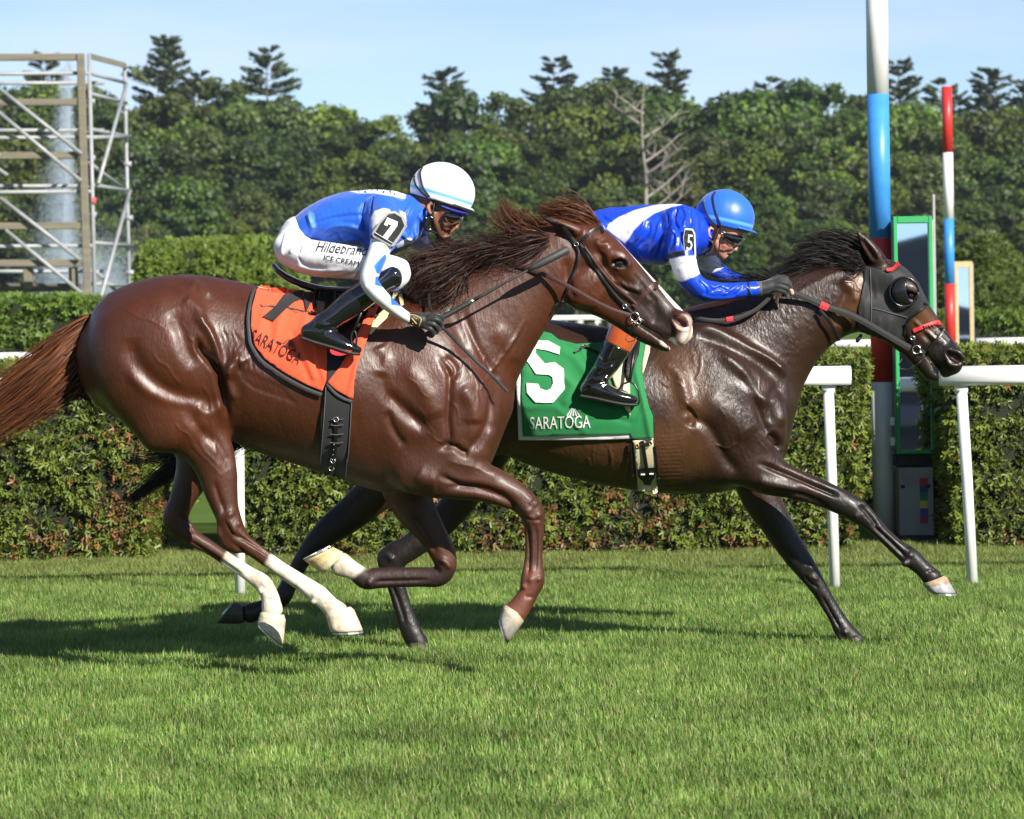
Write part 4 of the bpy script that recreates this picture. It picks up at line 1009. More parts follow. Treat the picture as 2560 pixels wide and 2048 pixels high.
        relax(V,F,wt,26); relax(V,F,np.clip((P[:,1]-1050)/60,.0,1),2); relax(V,F,np.ones(len(V))*.8,2); N=vnormals(V,F); P=PXn(V)
        marks=[ (ZB,[(1240,500),(1300,640),(1350,800),(1430,900)],60,-.012,-1),(ZB,[(1380,300),(1520,400)],30,.008,-1),
                (ZB,[(1410,700),(1450,800),(1520,880),(1570,960),(1600,1100),(1640,1300)],26,-.022,-1),(ZB,[(1420,560),(1500,660),(1560,800),(1590,930)],30,.014,-1),
                (ZB,[(950,700),(960,850),(1080,1000),(1250,1120),(1450,1180),(1590,1260)],70,-.012,-1),(ZB,[(900,900),(1050,1070),(1250,1160),(1500,1190)],45,.008,-1),
                (ZB,[(1640,1000),(1700,860),(1760,900)],45,.014,-1),(ZB,[(1660,880),(1640,1000),(1690,1160)],30,.008,-1),
                (ZB,[(1350,1230),(1450,1380),(1580,1480),(1660,1650)],40,-.007,-1),(ZB,[(1620,1180),(1500,1240),(1400,1200)],40,.008,-1),
                (ZB,[(1100,250),(1300,280),(1420,330)],60,.006,-1),(ZB,[(1320,420),(1420,500),(1440,600)],45,.010,-1),
                (ZC,[(460,430),(440,620),(470,800),(600,950),(760,1080)],45,-.006,-1),(ZC,[(420,470),(460,560),(430,700)],50,.009,-1),
                (ZC,[(860,560),(930,680),(930,850),(920,1000),(930,1150),(860,1210)],22,-.010,-1),(ZC,[(900,540),(980,640),(950,720)],26,-.007,-1),
                (ZC,[(600,600),(760,820),(830,1000)],70,.008,-1),(ZC,[(480,800),(640,960),(780,1080)],45,-.008,-1),
                (ZC,[(1010,760),(1100,900),(1110,1040)],60,.010,-1),(ZC,[(1250,780),(1230,950),(1170,1120),(1060,1240)],34,-.010,-1),
                (ZC,[(870,1210),(960,1200),(1030,1240),(1070,1250)],24,-.012,-1),(ZC,[(480,940),(530,1080),(610,1200)],28,-.008,-1),
                (ZC,[(690,1390),(760,1430),(850,1440)],60,.010,-1),(ZC,[(850,1400),(1000,1470),(1200,1500),(1400,1580)],22,-.009,-1),
                (ZC,[(900,1290),(1100,1340),(1300,1420)],45,.005,-1),(ZC,[(1020,200),(1120,450),(1230,640),(1280,730)],26,-.006,-1),
                (ZC,[(1250,350),(1350,450),(1400,600)],60,.005,-1),(ZC,[(930,180),(1000,360),(1060,560)],50,-.006,-1),
                (ZH7,[(1100,560),(1260,760),(1450,950)],16,.005,-1),(ZH7,[(1280,760),(1430,830),(1560,880)],26,.006,-1),
                (ZH7,[(820,560),(850,800),(900,980)],40,-.007,-1),(ZH7,[(1090,480),(1180,560),(1150,660),(1040,640)],34,-.006,-1),
                (ZH7,[(1120,380),(1150,430),(1260,420)],28,.005,-1),(ZH7,[(1480,700),(1600,880),(1720,1000)],26,-.004,-1),
                (ZH7,[(1640,960),(1700,1080),(1660,1200)],36,-.004,-1),(ZH7,[(1280,640),(1340,665),(1410,640)],9,.0035,-1),(ZH7,[(1270,580),(1340,548),(1400,572)],9,.004,-1),
                (ZH7,[(1860,1110),(1960,1105),(2010,1180),(1990,1250),(1900,1235),(1850,1170)],14,.004,-1),
                (ZL,[(470,560),(600,640),(740,740)],9,-.005,-1),(ZL,[(410,440),(440,500),(470,560)],16,.004,-1),(ZL,[(1900,520),(1905,650),(1900,760)],10,-.006,-1),
                (ZL,[(1940,520),(1945,640),(1938,740)],9,-.004,-1),(ZL,[(1880,420),(1900,470),(1950,500)],14,.004,-1),(ZL,[(1500,330),(1650,345),(1800,400),(1850,460)],16,-.008,-1),
                (ZL,[(1400,430),(1440,520),(1470,640)],14,-.006,-1),(ZL,[(1050,740),(1130,750)],10,-.003,-1),(ZL,[(700,700),(820,780),(900,850)],9,-.003,-1),
                (ZB,[(480,640),(520,800),(560,950)],20,-.004,-1)]
        r=random.Random(5)
        for i in range(26):                        # loose skin wrinkles ahead of the stifle and over the ribs
            x=1560+i*16; y=640+abs(i-4)*6
            marks.append((ZB,[(x-10,y+r.uniform(-20,20)),(x+30,y+120),(x+40+r.uniform(-20,20),y+240)],6,-.0022,-1))
        for i in range(10): marks.append((ZB,[(1700+i*34,900+i*16),(1760+i*34,1010+i*12),(1850+i*30,1090+i*10)],9,-.002,-1))
        for i in range(7):  marks.append((ZC,[(1480-i*45,260+i*70),(1430-i*45,380+i*66),(1350-i*30,470+i*50)],10,.002,-1))
        # legs: knees, hocks, fetlocks, tendons
        marks += [(ZL,[(430,455),(450,475)],22,.0035,-1),(ZL,[(470,500),(492,515)],16,.0035,-1),(ZL,[(420,500),(455,560),(500,590)],9,-.003,-1),(ZL,[(450,600),(560,690),(700,790),(800,850)],9,-.0032,-1),
                  (ZL,[(540,610),(680,705),(800,775)],8,.002,-1),(ZL,[(845,850),(880,865),(905,850)],18,.004,-1),(ZL,[(840,880),(860,900)],14,.005,-1),(ZL,[(900,905),(935,900),(960,915)],8,-.003,-1),
                  (ZL,[(400,420),(380,520),(395,580)],10,.003,-1),(ZL,[(360,300),(400,420),(440,500)],14,-.004,-1),
                  (ZL,[(240,490),(262,520)],14,.005,1),(ZL,[(290,455),(320,520)],16,.005,1),(ZL,[(200,470),(235,510),(260,560)],9,-.005,1),(ZL,[(240,590),(380,680),(500,760)],8,-.005,1),(ZL,[(600,790),(625,815)],16,.005,1),(ZL,[(585,820),(600,850)],12,.005,1),(ZL,[(620,850),(670,850)],7,-.003,1),(ZL,[(620,880),(670,885)],6,-.002,1),
                  (ZL,[(1340,470),(1400,560),(1450,650)],12,-.006,1),(ZL,[(1440,440),(1480,540),(1520,640)],12,.004,1),(ZL,[(1470,680),(1500,700),(1520,730)],14,.006,1),(ZL,[(1440,720),(1470,745)],10,-.004,1),(ZL,[(1420,785),(1260,790),(1150,795)],9,-.004,1),(ZL,[(1110,790),(1140,800)],18,.006,1),
                  (ZL,[(1920,395),(1945,420)],20,.004,-1),(ZL,[(1895,430),(1915,455)],14,.004,-1),(ZL,[(1950,455),(1958,480)],14,.003,-1),(ZL,[(1885,470),(1920,490),(1960,490)],8,-.004,-1),(ZL,[(1905,775),(1925,790)],16,.004,-1),(ZL,[(1950,770),(1960,790)],14,.004,-1),(ZL,[(1880,800),(1885,830)],10,.004,-1),(ZL,[(1885,865),(1925,870)],8,-.003,-1)]
        rv=random.Random(44)
        def vein(z,x,y,dx,dy,n,w,a,sd=-1):
            pts=[(x,y)]
            for i in range(n): x+=dx+rv.uniform(-1,1)*abs(dy)*.5; y+=dy+rv.uniform(-1,1)*abs(dx)*.5; pts.append((x,y))
            marks.append((z,pts,w,a,sd))
        for x,y,dx,dy,n in ((900,800,30,60,5),(1000,560,-14,50,5),(1100,620,10,50,6),(760,1100,40,30,5),(900,1290,60,14,5),(1050,1000,12,40,4),(620,700,40,44,4),(700,900,26,50,5),(560,820,30,60,4),(1180,520,20,50,4),(1300,420,-10,50,5)): vein(ZC,x,y,dx,dy,n,6,.0016)
        for x,y,dx,dy,n in ((1300,560,30,40,5),(1450,1000,30,60,5),(1500,1250,20,80,4),(1350,1450,40,60,4),(1100,800,50,60,5),(900,500,60,30,5),(1420,1350,30,70,5),(1250,1300,40,50,4)): vein(ZB,x,y,dx,dy,n,9,.0016)
        for x,y,dx,dy,n in ((1480,740,30,34,4),(1300,700,30,40,4),(1380,880,44,20,4),(1100,700,10,60,4)): vein(ZH7,x,y,dx,dy,n,8,.0014)
        marks=[(z,l,w,a*(2.0 if z in (ZL,) else 1.45),sd_) for z,l,w,a,sd_ in marks]
        emboss(V,N,marks,Y,P)
        n3=vnoise(V,22,5,3); V+=N*(n3*.0012)[:,None]
        C=np.tile(np.array([.060,.0150,.0044]),(len(V),1)); sh=vnoise(V,3.2,9,2)[:,None]
        C*=1+.34*sh
        zz=V[:,2]
        dark=np.array([.05,.018,.009]); blk=np.array([.018,.008,.006]); wht=np.array([.74,.70,.64]); pink=np.array([.5,.25,.2])
        # darker flanks/belly/forearms, face
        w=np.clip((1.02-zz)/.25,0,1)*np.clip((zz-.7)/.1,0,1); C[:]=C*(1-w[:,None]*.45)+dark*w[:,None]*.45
        paint(V,C,[W(*p,Y) for p in Q(ZH7,[(1500,850),(1650,1050),(1800,1250)])],.085,blk*1.3,.8)
        paint(V,C,[W(*p,Y-.09) for p in Q(ZH7,[(1300,625),(1400,610)])],.022,blk,.8)
        paint(V,C,[W(*p,Y) for p in Q(ZH7,[(1300,1200),(1760,1420)])],.035,blk,.5)
        # blaze down the front of the face
        blaze=Q(ZH7,[(1360,385),(1560,590),(1760,810),(1900,985),(2030,1110),(2010,1300),(1925,1380)])
        bl=[W(*p,Y) for p in blaze]; paint(V,C,bl,[.026,.032,.036,.042,.050,.055,.05],wht,.15)
        paint(V,C,[W(*p,Y-.06) for p in Q(ZH7,[(1960,1180),(1985,1290),(1930,1375)])],[.032,.03,.03],(.55,.34,.28),.35)
        paint(V,C,[W(*p,Y-.06) for p in Q(ZH7,[(1985,1250),(1960,1340)])],[.012,.016],wht,.5)
        paint(V,C,[W(*p,Y-.05) for p in Q(ZH7,[(1905,1165),(1965,1200)])],[.012,.0135],(.10,.02,.018),.3)
        paint(V,C,[W(*p,Y-.04) for p in Q(ZH7,[(1760,1370),(1820,1415)])],[.012,.012],(.45,.36,.32),.4)
        paint(V,C,[W(*p,Y-.10) for p in Q(ZH7,[(870,335),(720,248),(620,190)])],.018,blk,.6)
        # stockings
        nz7=vnoise(V,40,4)*.006
        for yo,pts,rr in ((-yh,[(690,725),(800,805),(900,880),(1020,1000)],.062),(yh,[(480,705),(560,770),(640,860),(660,1050)],.062),(yf,[(1070,745),(960,690)],.05)):
            paint(V,C,[W(*p,Y+yo) for p in Q(ZL,pts)],rr*(1+.0),wht*np.array([.95,.9,.82]),.30)
        for yo,pts,rr in ((yf,[(1500,765),(1100,790)],.052),):
            paint(V,C,[W(*p,Y+yo) for p in Q(ZL,pts)],rr,(.022,.008,.006),.3)
        paint(V,C,[W(*p,Y-yf) for p in Q(ZL,[(1900,760),(1830,950)])],.05,(.14,.045,.025),.6)
        sk=np.clip((C.mean(1)-.35)/.2,0,1)*np.clip((1.0-V[:,2])/.1,0,1); dn=np.clip(vnoise(V,30,41,4)*2.0+.25,0,1)*sk*.6
        C[:]=C*(1-dn[:,None])+np.array([.34,.24,.15])*dn[:,None]
        for q_ in ((590,810),(640,900),(860,840),(930,910),(800,800)): paint(V,C,[W(*p,Y-.15 if q_[0]>700 else Y+.15) for p in Q(ZL,[q_,(q_[0]+12,q_[1]+26)])],.016,(.45,.27,.16),1.2)
        C=np.clip(C,.004,1); m=M_coat7
    else:
        Y=Y5; lo=W(540,1660,Y); hi=W(2420,560,Y)
        v=Vol((lo.x,Y-.36,lo.z-.02),(hi.x,Y+.36,hi.z+.05),VX)
        v.chain(nd(U,[(900,790,80,.15),(955,782,128,.23),(1015,792,148,.28),(1080,808,146,.27),(1150,828,156,.285),(1250,850,164,.30),(1350,862,171,.30),(1450,867,174,.28),(1530,867,166,.24),(1585,862,128,.19)],Y),cap=.6,k=0)
        for sgn in (-1,1):
            v.chain(nd(U,[(1455,720,60,.07,sgn*.14),(1500,810,95,.08,sgn*.165),(1550,900,105,.075,sgn*.16),(1560,980,80,.07,sgn*.14)],Y),k=.07)
            v.chain(nd(U,[(960,740,95,.10,sgn*.16),(1000,830,100,.11,sgn*.17),(1025,920,70,.09,sgn*.16)],Y),k=.08)
        v.chain(nd(U,[(1625,850,52,.12),(1610,940,48,.11)],Y),k=.06)
        v.chain(nd(U,[(1500,800,165,.19),(1560,762,145,.165),(1620,708,118,.135),(1682,664,95,.112),(1745,634,83,.098),(1800,622,76,.09)],Y),k=.06)
        Z=ZH5
        v.chain(nd(Z,[(830,520,120,.08),(930,510,140,.088),(1050,585,150,.098),(1140,700,138,.10),(1225,835,126,.076),(1300,950,126,.058),(1375,1055,120,.054),(1450,1150,112,.056),(1515,1225,98,.06),(1535,1290,84,.052)],Y),k=.03)
        v.chain(nd(Z,[(850,780,195,.07),(885,850,200,.068)],Y),k=.03,cap=.8,disc=True)
        v.chain(nd(Z,[(930,580,170,.08),(1050,770,165,.07),(1150,920,135,.058),(1240,1050,105,.05),(1330,1160,85,.048),(1430,1250,60,.046)],Y),k=.03)
        for sgn in (-1,1): v.chain(nd(Z,[(850,760,150,.026,sgn*.055),(890,850,170,.026,sgn*.055),(980,930,110,.02,sgn*.05)],Y),k=.02)
        v.chain(nd(Z,[(900,880,180,.058),(1020,965,150,.05),(1120,1075,118,.042),(1215,1180,96,.037),(1300,1290,86,.038),(1345,1372,62,.037),(1392,1402,38,.03)],Y),k=.02)
        v.chain(nd(Z,[(1520,1310,66,.045),(1475,1365,42,.038)],Y),k=.03)
        v.chain(nd(Z,[(1270,1160,9,.09),(1330,1250,9,.09),(1395,1340,10,.09),(1432,1410,13,.09),(1445,1460,24,.09)],Y),k=.006,op='sub')
        for sgn in (-1,1):
            v.chain(nd(Z,[(1080,620,62,.02,sgn*.085),(1165,640,66,.022,sgn*.086),(1220,700,44,.018,sgn*.08)],Y),k=.02)
            v.chain(nd(Z,[(1130,690,38,.03,sgn*.112),(1170,690,42,.03,sgn*.112),(1205,710,32,.03,sgn*.112)],Y),k=.012,op='sub')
            v.chain(nd(Z,[(1500,1180,52,.02,sgn*.05),(1550,1225,82,.026,sgn*.048),(1540,1280,52,.02,sgn*.048)],Y),k=.02)
            v.chain(nd(Z,[(1510,1200,26,.035,sgn*.085),(1560,1230,42,.04,sgn*.08),(1595,1260,24,.03,sgn*.075)],Y),k=.01,op='sub')
            v.chain(nd(Z,[(900,400,66,.032,sgn*.05),(845,320,66,.03,sgn*.06),(785,240,52,.022,sgn*.065),(735,175,30,.013,sgn*.068),(707,135,10,.007,sgn*.07)],Y),k=.012)
            v.chain(nd(Z,[(850,370,30,.016,sgn*.085),(800,290,30,.018,sgn*.088),(755,220,18,.012,sgn*.085)],Y),k=.008,op='sub')
        yh,yf=.145,.135
        v.chain(ndy(ZF,[(430,380,150,.08),(500,440,140,.078),(580,480,122,.07),(700,520,98,.06),(850,572,86,.054),(980,625,80,.048),(1100,690,76,.046),(1195,765,58,.037),(1280,848,48,.028),(1370,930,50,.028),(1442,985,62,.036),(1520,1055,52,.034),(1580,1115,62,.04)],Y,-yf),k=.03)
        v.chain(ndy(ZF,[(470,520,130,.075),(520,640,118,.07),(595,760,102,.06),(665,880,88,.052),(735,985,80,.047),(805,1080,68,.045),(862,1165,56,.037),(920,1260,50,.029),(980,1360,51,.029),(1032,1448,62,.036),(1100,1510,56,.036)],Y,yf),k=.03)
        v.chain(ndy(ZL,[(1330,200,120,.09),(1240,290,110,.08),(1140,370,96,.065),(1030,465,84,.055),(935,535,72,.047),(865,595,56,.042),(815,655,46,.034),(770,730,40,.027),(730,805,42,.028),(690,875,46,.034),(610,920,42,.032),(540,947,50,.04)],Y,-yh),k=.03)
        v.chain(ndy(ZL,[(1720,130,110,.08),(1660,230,100,.08),(1600,340,88,.065),(1530,440,78,.055),(1430,545,72,.05),(1330,620,64,.045),(1255,680,58,.042),(1245,760,48,.034),(1270,860,44,.027),(1300,960,46,.028),(1335,1050,52,.034),(1370,1100,46,.034)],Y,yh),k=.03)
        v.chain(ndy(ZL,[(1250,620,24,.018),(1190,665,28,.02),(1200,720,30,.02)],Y,yh),k=.03)
        V,F,N=v.extract(); P=PXn(V)
        wt=np.clip(-polysd(P,Q(U,[(800,600),(1400,560),(1780,480),(1815,540),(1790,720),(1700,900),(1600,1060),(1000,1050),(840,900)]))/30,0,1)
        relax(V,F,wt,26); relax(V,F,np.clip((P[:,1]-1150)/60,.0,1),2); relax(V,F,np.ones(len(V))*.8,2); N=vnormals(V,F); P=PXn(V)
        marks=[(ZD,[(1330,90),(1500,140),(1700,250),(1850,330),(1960,420)],34,.010,-1),(ZD,[(1350,160),(1550,230),(1750,330),(1900,460)],40,-.006,-1),
               (ZD,[(1100,320),(1230,420),(1270,560),(1310,680)],50,.010,-1),(ZD,[(1270,640),(1330,700),(1300,780)],30,-.010,-1),
               (ZD,[(1330,700),(1450,800),(1540,980),(1640,1100)],40,-.009,-1),(ZD,[(1400,560),(1560,700),(1700,860)],80,.008,-1),
               (ZD,[(1620,400),(1720,540),(1790,720),(1840,830)],30,-.008,-1),(ZD,[(1500,260),(1650,400),(1740,560),(1880,620)],40,.009,-1),
               (ZD,[(1840,820),(1890,870),(1930,930)],26,-.014,-1),(ZD,[(1870,350),(1940,480),(1940,650),(1900,780)],44,.008,-1),
               (ZD,[(1900,500),(1840,600),(1860,760)],26,-.006,-1),(ZD,[(1950,930),(1930,960),(1900,900)],20,-.006,-1),
               (ZF,[(500,400),(700,470),(900,560),(1000,600)],16,-.008,-1),(ZF,[(540,560),(740,590),(920,660)],14,-.006,-1),(ZF,[(480,500),(600,530),(760,560)],30,.006,-1),
               (ZF,[(1120,650),(1190,720),(1240,800)],16,-.006,-1),(ZF,[(1200,780),(1330,900),(1420,990)],10,-.006,-1),(ZF,[(1240,740),(1360,860),(1450,930)],9,-.004,-1),
               (ZF,[(860,1180),(940,1320),(1000,1440)],10,-.005,-1),(ZF,[(620,700),(690,860)],20,-.005,-1),(ZF,[(1400,1010),(1440,1030)],20,.006,-1),
               (ZD,[(1380,290),(1375,400),(1340,460)],5,.0028,-1),(ZD,[(1250,330),(1280,420)],5,.0022,-1),(ZD,[(1480,900),(1560,920),(1620,880)],6,.003,-1),
               (ZD,[(1100,460),(1160,500),(1220,480),(1260,520)],5,.0025,-1),(ZD,[(1560,1080),(1600,1010)],6,.002,-1),(ZD,[(1260,600),(1330,660),(1370,720)],6,.003,-1),
               (ZD,[(620,980),(640,1040)],5,.0025,-1),(ZD,[(760,900),(780,1000),(770,1040)],5,.0025,-1),(ZH5,[(460,580),(660,575),(690,640),(740,640)],9,.003,-1),
               (ZH5,[(160,720),(240,640),(500,500),(700,470)],30,.0022,-1),(ZH5,[(560,560),(660,640),(700,760)],40,.006,-1),(ZH5,[(640,620),(560,800),(520,960)],34,-.006,-1),
               (ZH5,[(1500,1175),(1590,1185),(1630,1260),(1590,1300),(1510,1290),(1480,1230)],14,.004,-1),(ZH5,[(1280,1010),(1340,1100),(1300,1180)],26,-.004,-1),
               (ZH5,[(1190,900),(1300,1000),(1420,1100)],18,.004,-1),(ZH5,[(1130,660),(1170,645),(1215,670)],8,.003,-1)]
        r=random.Random(8)
        for i in range(60):
            x=r.uniform(100,520); y=r.uniform(620,1350)
            if x+ (y-620)*.6 < 560: marks.append((ZH5,[(x,y),(x+r.uniform(-8,8),y+14),(x+10,y+34)],4,.0014,-1))
        for i in range(16): marks.append((ZD,[(1080+r.uniform(-10,10),830+i*26),(1180,826+i*26),(1260,815+i*27)],5,-.0006,-1))
        marks=[(z,l,w,a*(2.0 if z in (ZL,) else 1.45),sd_) for z,l,w,a,sd_ in marks]
        marks += [(ZF,[(1130,640),(1160,665)],22,.004,-1),(ZF,[(1090,720),(1120,740)],18,.004,-1),(ZF,[(1160,720),(1200,750)],9,-.003,-1),(ZF,[(1430,960),(1460,985)],18,.004,-1),(ZF,[(1400,1005),(1425,1025)],12,.005,-1),(ZF,[(1540,1080),(1600,1060)],8,-.003,-1),
                  (ZF,[(800,1040),(840,1060)],22,.005,1),(ZF,[(830,1110),(860,1130)],14,.004,1),(ZF,[(780,1100),(820,1150),(870,1180)],9,-.004,1),(ZF,[(890,1230),(960,1360),(1010,1440)],9,-.005,1),(ZF,[(1020,1440),(1050,1470)],18,.005,1),(ZF,[(990,1470),(1010,1500)],12,.005,1),(ZF,[(1080,1500),(1130,1480)],8,-.003,1),
                  (ZL,[(1200,650),(1240,690)],16,.005,1),(ZL,[(1230,800),(1270,900),(1300,1000)],9,-.005,1)]
        rv=random.Random(46)
        for x,y in ((1120,380),(1180,300),(1220,430),(1150,560),(1080,600),(1300,250),(1420,330),(1500,420),(1420,500),(1560,560),(1640,620),(1500,640),(1700,300),(1780,420),(1650,480),(1580,820),(1640,900),(1700,1000),(1500,980),(1620,760),(1750,820),(1850,560),(300,930),(450,960),(560,1010),(660,900),(800,950),(860,1050)):
            pts=[(x,y)]; dx,dy=rv.uniform(-16,22),rv.uniform(10,36); xx,yy=x,y
            for i in range(4): xx+=dx+rv.uniform(-12,12); yy+=dy+rv.uniform(-10,10); pts.append((xx,yy))
            marks.append((ZD,pts,4.5,.0017,-1))
        marks=[(z,l,w,a*(1.7 if z in (ZL,ZF) else 1.2),sd_) for z,l,w,a,sd_ in marks]
        emboss(V,N,marks,Y,P); n3=vnoise(V,24,6,3); V+=N*(n3*.0013)[:,None]
        C=np.tile(np.array([.025,.0098,.0055]),(len(V),1)); C*=1+.22*vnoise(V,3.2,19,2)[:,None]
        tan=np.array([.10,.042,.017]); blk=np.array([.012,.0085,.0075])
        paint(V,C,[W(*p,Y-.25) for p in Q(U,[(1130,960),(1280,985),(1420,960)])],.14,tan*.75,.9)
        paint(V,C,[W(*p,Y-.25) for p in Q(U,[(1430,770),(1450,850)])],.09,tan*.7,.9)
        paint(V,C,[W(*p,Y-.1) for p in Q(ZH5,[(740,560),(690,720),(560,900)])],.045,tan*.9,.9)
        paint(V,C,[W(*p,Y-.05) for p in Q(ZH5,[(1250,900),(1400,1000)])],.05,tan*.9,.9)
        paint(V,C,[W(*p,Y) for p in Q(ZH5,[(1420,1120),(1550,1300),(1350,1400)])],.075,blk,.6)
        paint(V,C,[W(*p,Y-.09) for p in Q(ZH5,[(1165,690),(1190,700)])],.022,blk*1.2,.8)
        for yo,z,pts in ((-yf,ZF,[(1000,640),(1250,820),(1600,1120)]),(yf,ZF,[(620,820),(900,1200),(1150,1540)]),(-yh,ZL,[(950,520),(780,720),(500,960)]),(yh,ZL,[(1380,600),(1240,720),(1400,1130)])):
            paint(V,C,[W(*p,Y+yo) for p in Q(z,pts)],.10,blk,.5)
        paint(V,C,[W(*p,Y-.05) for p in Q(ZH5,[(1535,1220),(1580,1250)])],[.010,.012],(.07,.03,.028),.3)
        C=np.clip(C,.004,1); m=M_coat5
    me=mesh_np('body',V,F,C)
    root=empty('race_horse',(W(900 if idx==7 else 1700,1500,Y).x,Y,0))
    link('body',me,m,root)
    bv=bvh_of(V,F)
    return root,bv
import time as _t; _t0=_t.time()
H7,BV7=build_horse(7)
tag(H7,'chestnut racehorse with white face stripe and two white hind stockings galloping nearest the camera','horse')
H5,BV5=build_horse(5)
tag(H5,'dark brown racehorse in a black eye hood galloping half a length ahead along the rail','horse')
print('horses',_t.time()-_t0)
hoof(ZL,(1042,912),(905,940),(1093,1030),(932,1036),Y7,-.155,H7,col=(.62,.52,.38),sole=(.3,.24,.15))
hoof(ZL,(716,955),(592,935),(702,1106),(576,990),Y7,.155,H7,col=(.6,.5,.36),sole=(.13,.1,.06))
hoof(ZL,(1895,968),(1785,898),(1800,1098),(1762,965),Y7,-.135,H7,col=(.40,.33,.24),col2=(.26,.24,.21),sole=(.2,.17,.12))
hoof(ZL,(895,758),(1002,650),(806,690),(945,622),Y7,.135,H7,col=(.62,.52,.34),col2=(.55,.42,.2))
hoof(ZF,(1665,1095),(1512,1150),(1728,1210),(1560,1202),Y5,-.135,H5,col=(.35,.25,.16),col2=(.30,.30,.31))
hoof(ZF,(1180,1500),(1050,1560),(1245,1562),(1090,1595),Y5,.135,H5,col=(.04,.035,.03))
hoof(ZL,(512,1000),(505,905),(375,998),(465,890),Y5,-.145,H5,col=(.05,.045,.04),sole=(.35,.29,.18))
hoof(ZL,(1412,1085),(1310,1090),(1445,1150),(1320,1155),Y5,.145,H5,col=(.04,.035,.03))
eyeball(ZH7,(1342,608),.021,Y7,-.1,H7,BV7); eyeball(ZH5,(1170,692),.020,Y5,-.1,H5,BV5)
# ================================================================== tack
M_leather=mat('brown_leather',(.045,.014,.010),rough=.42,spec=.5,bump=.2,bump_scale=300,noise_amt=.2,noise_scale=60)
M_blk=mat('black_leather',(.010,.009,.009),rough=.38,spec=.5,bump=.2,bump_scale=300)
M_rub=mat('black_rubber_grip',(.018,.018,.018),rough=.6,bump=.5,bump_scale=500)
M_metal=mat('bit_metal',(.6,.6,.58),rough=.25,metal=.95)
M_orange=mat('orange_cloth',(.84,.095,.036),rough=.75,spec=.25,sheen=.3,bump=.12,bump_scale=500,noise_amt=.05,noise_scale=12)
M_bind=mat('black_ribbed_binding',(.035,.035,.038),rough=.7,bump=.5,bump_scale=120)
M_blackcl=mat('black_cloth',(.012,.012,.013),rough=.8,sheen=.2)
M_greencl=mat('green_cloth',(.010,.185,.050),rough=.7,spec=.3,sheen=.3,bump=.12,bump_scale=500,noise_amt=.06,noise_scale=12)
M_whitecl=mat('white_cloth',(.72,.71,.69),rough=.75,sheen=.2,noise_amt=.05,noise_scale=30)
M_cream=mat('cream_webbing',(.62,.55,.36),rough=.75,bump=.2,bump_scale=200,noise_amt=.08,noise_scale=40)
M_foam=mat('yellow_foam',(.72,.66,.34),rough=.85,noise_amt=.08,noise_scale=40)
M_seat=mat('glossy_red_black_saddle',(.05,.010,.012),rough=.15,coat=.6); M_seatb=mat('blue_saddle_leather',(.045,.11,.30),rough=.35,coat=.2)
M_redtape=mat('red_tape',(.62,.03,.04),rough=.55,bump=.3,bump_scale=200)
M_hood=mat('black_hood_fabric',(.020,.020,.021),rough=.62,spec=.35,sheen=.15,bump=.18,bump_scale=600)
M_cup=mat('black_plastic_cup',(.010,.010,.012),rough=.22,spec=.6)
M_elast=mat('grey_elastic',(.10,.10,.10),rough=.7)

def ring(name,c,r,t,m,parent,nrm=Vector((0,-1,0)),a0=0,a1=2*math.pi,seg=26,sq=1.):
    u=nrm.orthogonal().normalized(); u=(Vector((1,0,0))-nrm*nrm.x).normalized(); v=nrm.cross(u)
    P=[c+u*r*math.cos(a0+(a1-a0)*i/seg)+v*r*sq*math.sin(a0+(a1-a0)*i/seg) for i in range(seg+1)]
    return tube(name,P,t,m,parent,8)
def edge_strap(name,bvh,z,pts,w,th,m,parent,Yg,off): return strap(name,bvh,z,pts,w,th,m,parent,Yg,off,6)
def folds(lines,z):
    ls=[(Q(z,l),w*z[2],a) for l,w,a in lines]
    def f(x,y):
        s=0
        for l,w,a in ls:
            best=1e9
            for (x0,y0),(x1,y1) in zip(l,l[1:]):
                dx,dy=x1-x0,y1-y0; t=max(0,min(1,((x-x0)*dx+(y-y0)*dy)/(dx*dx+dy*dy+1e-9))); best=min(best,math.hypot(x-x0-t*dx,y-y0-t*dy))
            s+=a*1.25*math.exp(-(best/w)**2)
        return s
    return f
def fan(name,bvh,z,apex,base_l,base_r,m,parent,Yg,off,n=5):
    for i in range(n):
        t0,t1=i/n+.04,(i+1)/n-.06
        bl=[base_l[k]+(base_r[k]-base_l[k])*t0 for k in (0,1)]; br=[base_l[k]+(base_r[k]-base_l[k])*t1 for k in (0,1)]
        a=[apex[k]+(bl[k]-apex[k])*.22 for k in (0,1)]; b=[apex[k]+(br[k]-apex[k])*.22 for k in (0,1)]
        polyprint('emblem_stripe',bvh,z,[a,b,br,bl],m,parent,Yg,off,6.)

# ---- number 7 saddle cloth
SC7=empty('saddle_cloth',(W(820,950,Y7).x,Y7,W(820,950,Y7).z)); tag(SC7,'orange saddle cloth with black number 7 on the chestnut horse','saddle cloth')
fd=folds([([(420,900),(300,1120),(260,1300)],22,.006),([(470,1080),(430,1250),(520,1480)],20,.007),([(330,900),(200,1060),(170,1200)],22,.005),([(520,1180),(540,1350),(590,1500)],14,.006),
          ([(380,1200),(440,1380),(500,1500)],16,-.004),([(880,1060),(800,1300),(740,1600)],12,.007),([(920,1060),(850,1280),(770,1480)],10,.006),([(800,1250),(700,1420),(620,1520)],14,.006),([(240,1150),(300,1350)],26,-.004)],ZJ)
oc,bc=cloth('cloth_panel',BV7,ZJ,[(222,866),(155,935),(124,1050),(120,1160),(148,1285),(215,1368),(345,1458),(482,1530),(574,1566),(598,1500),(610,1200),(560,1100),(560,960),(500,890),(330,862)],M_orange,SC7,Y7-.3,off=.014,step=5,fold=fd,smooth_it=2)
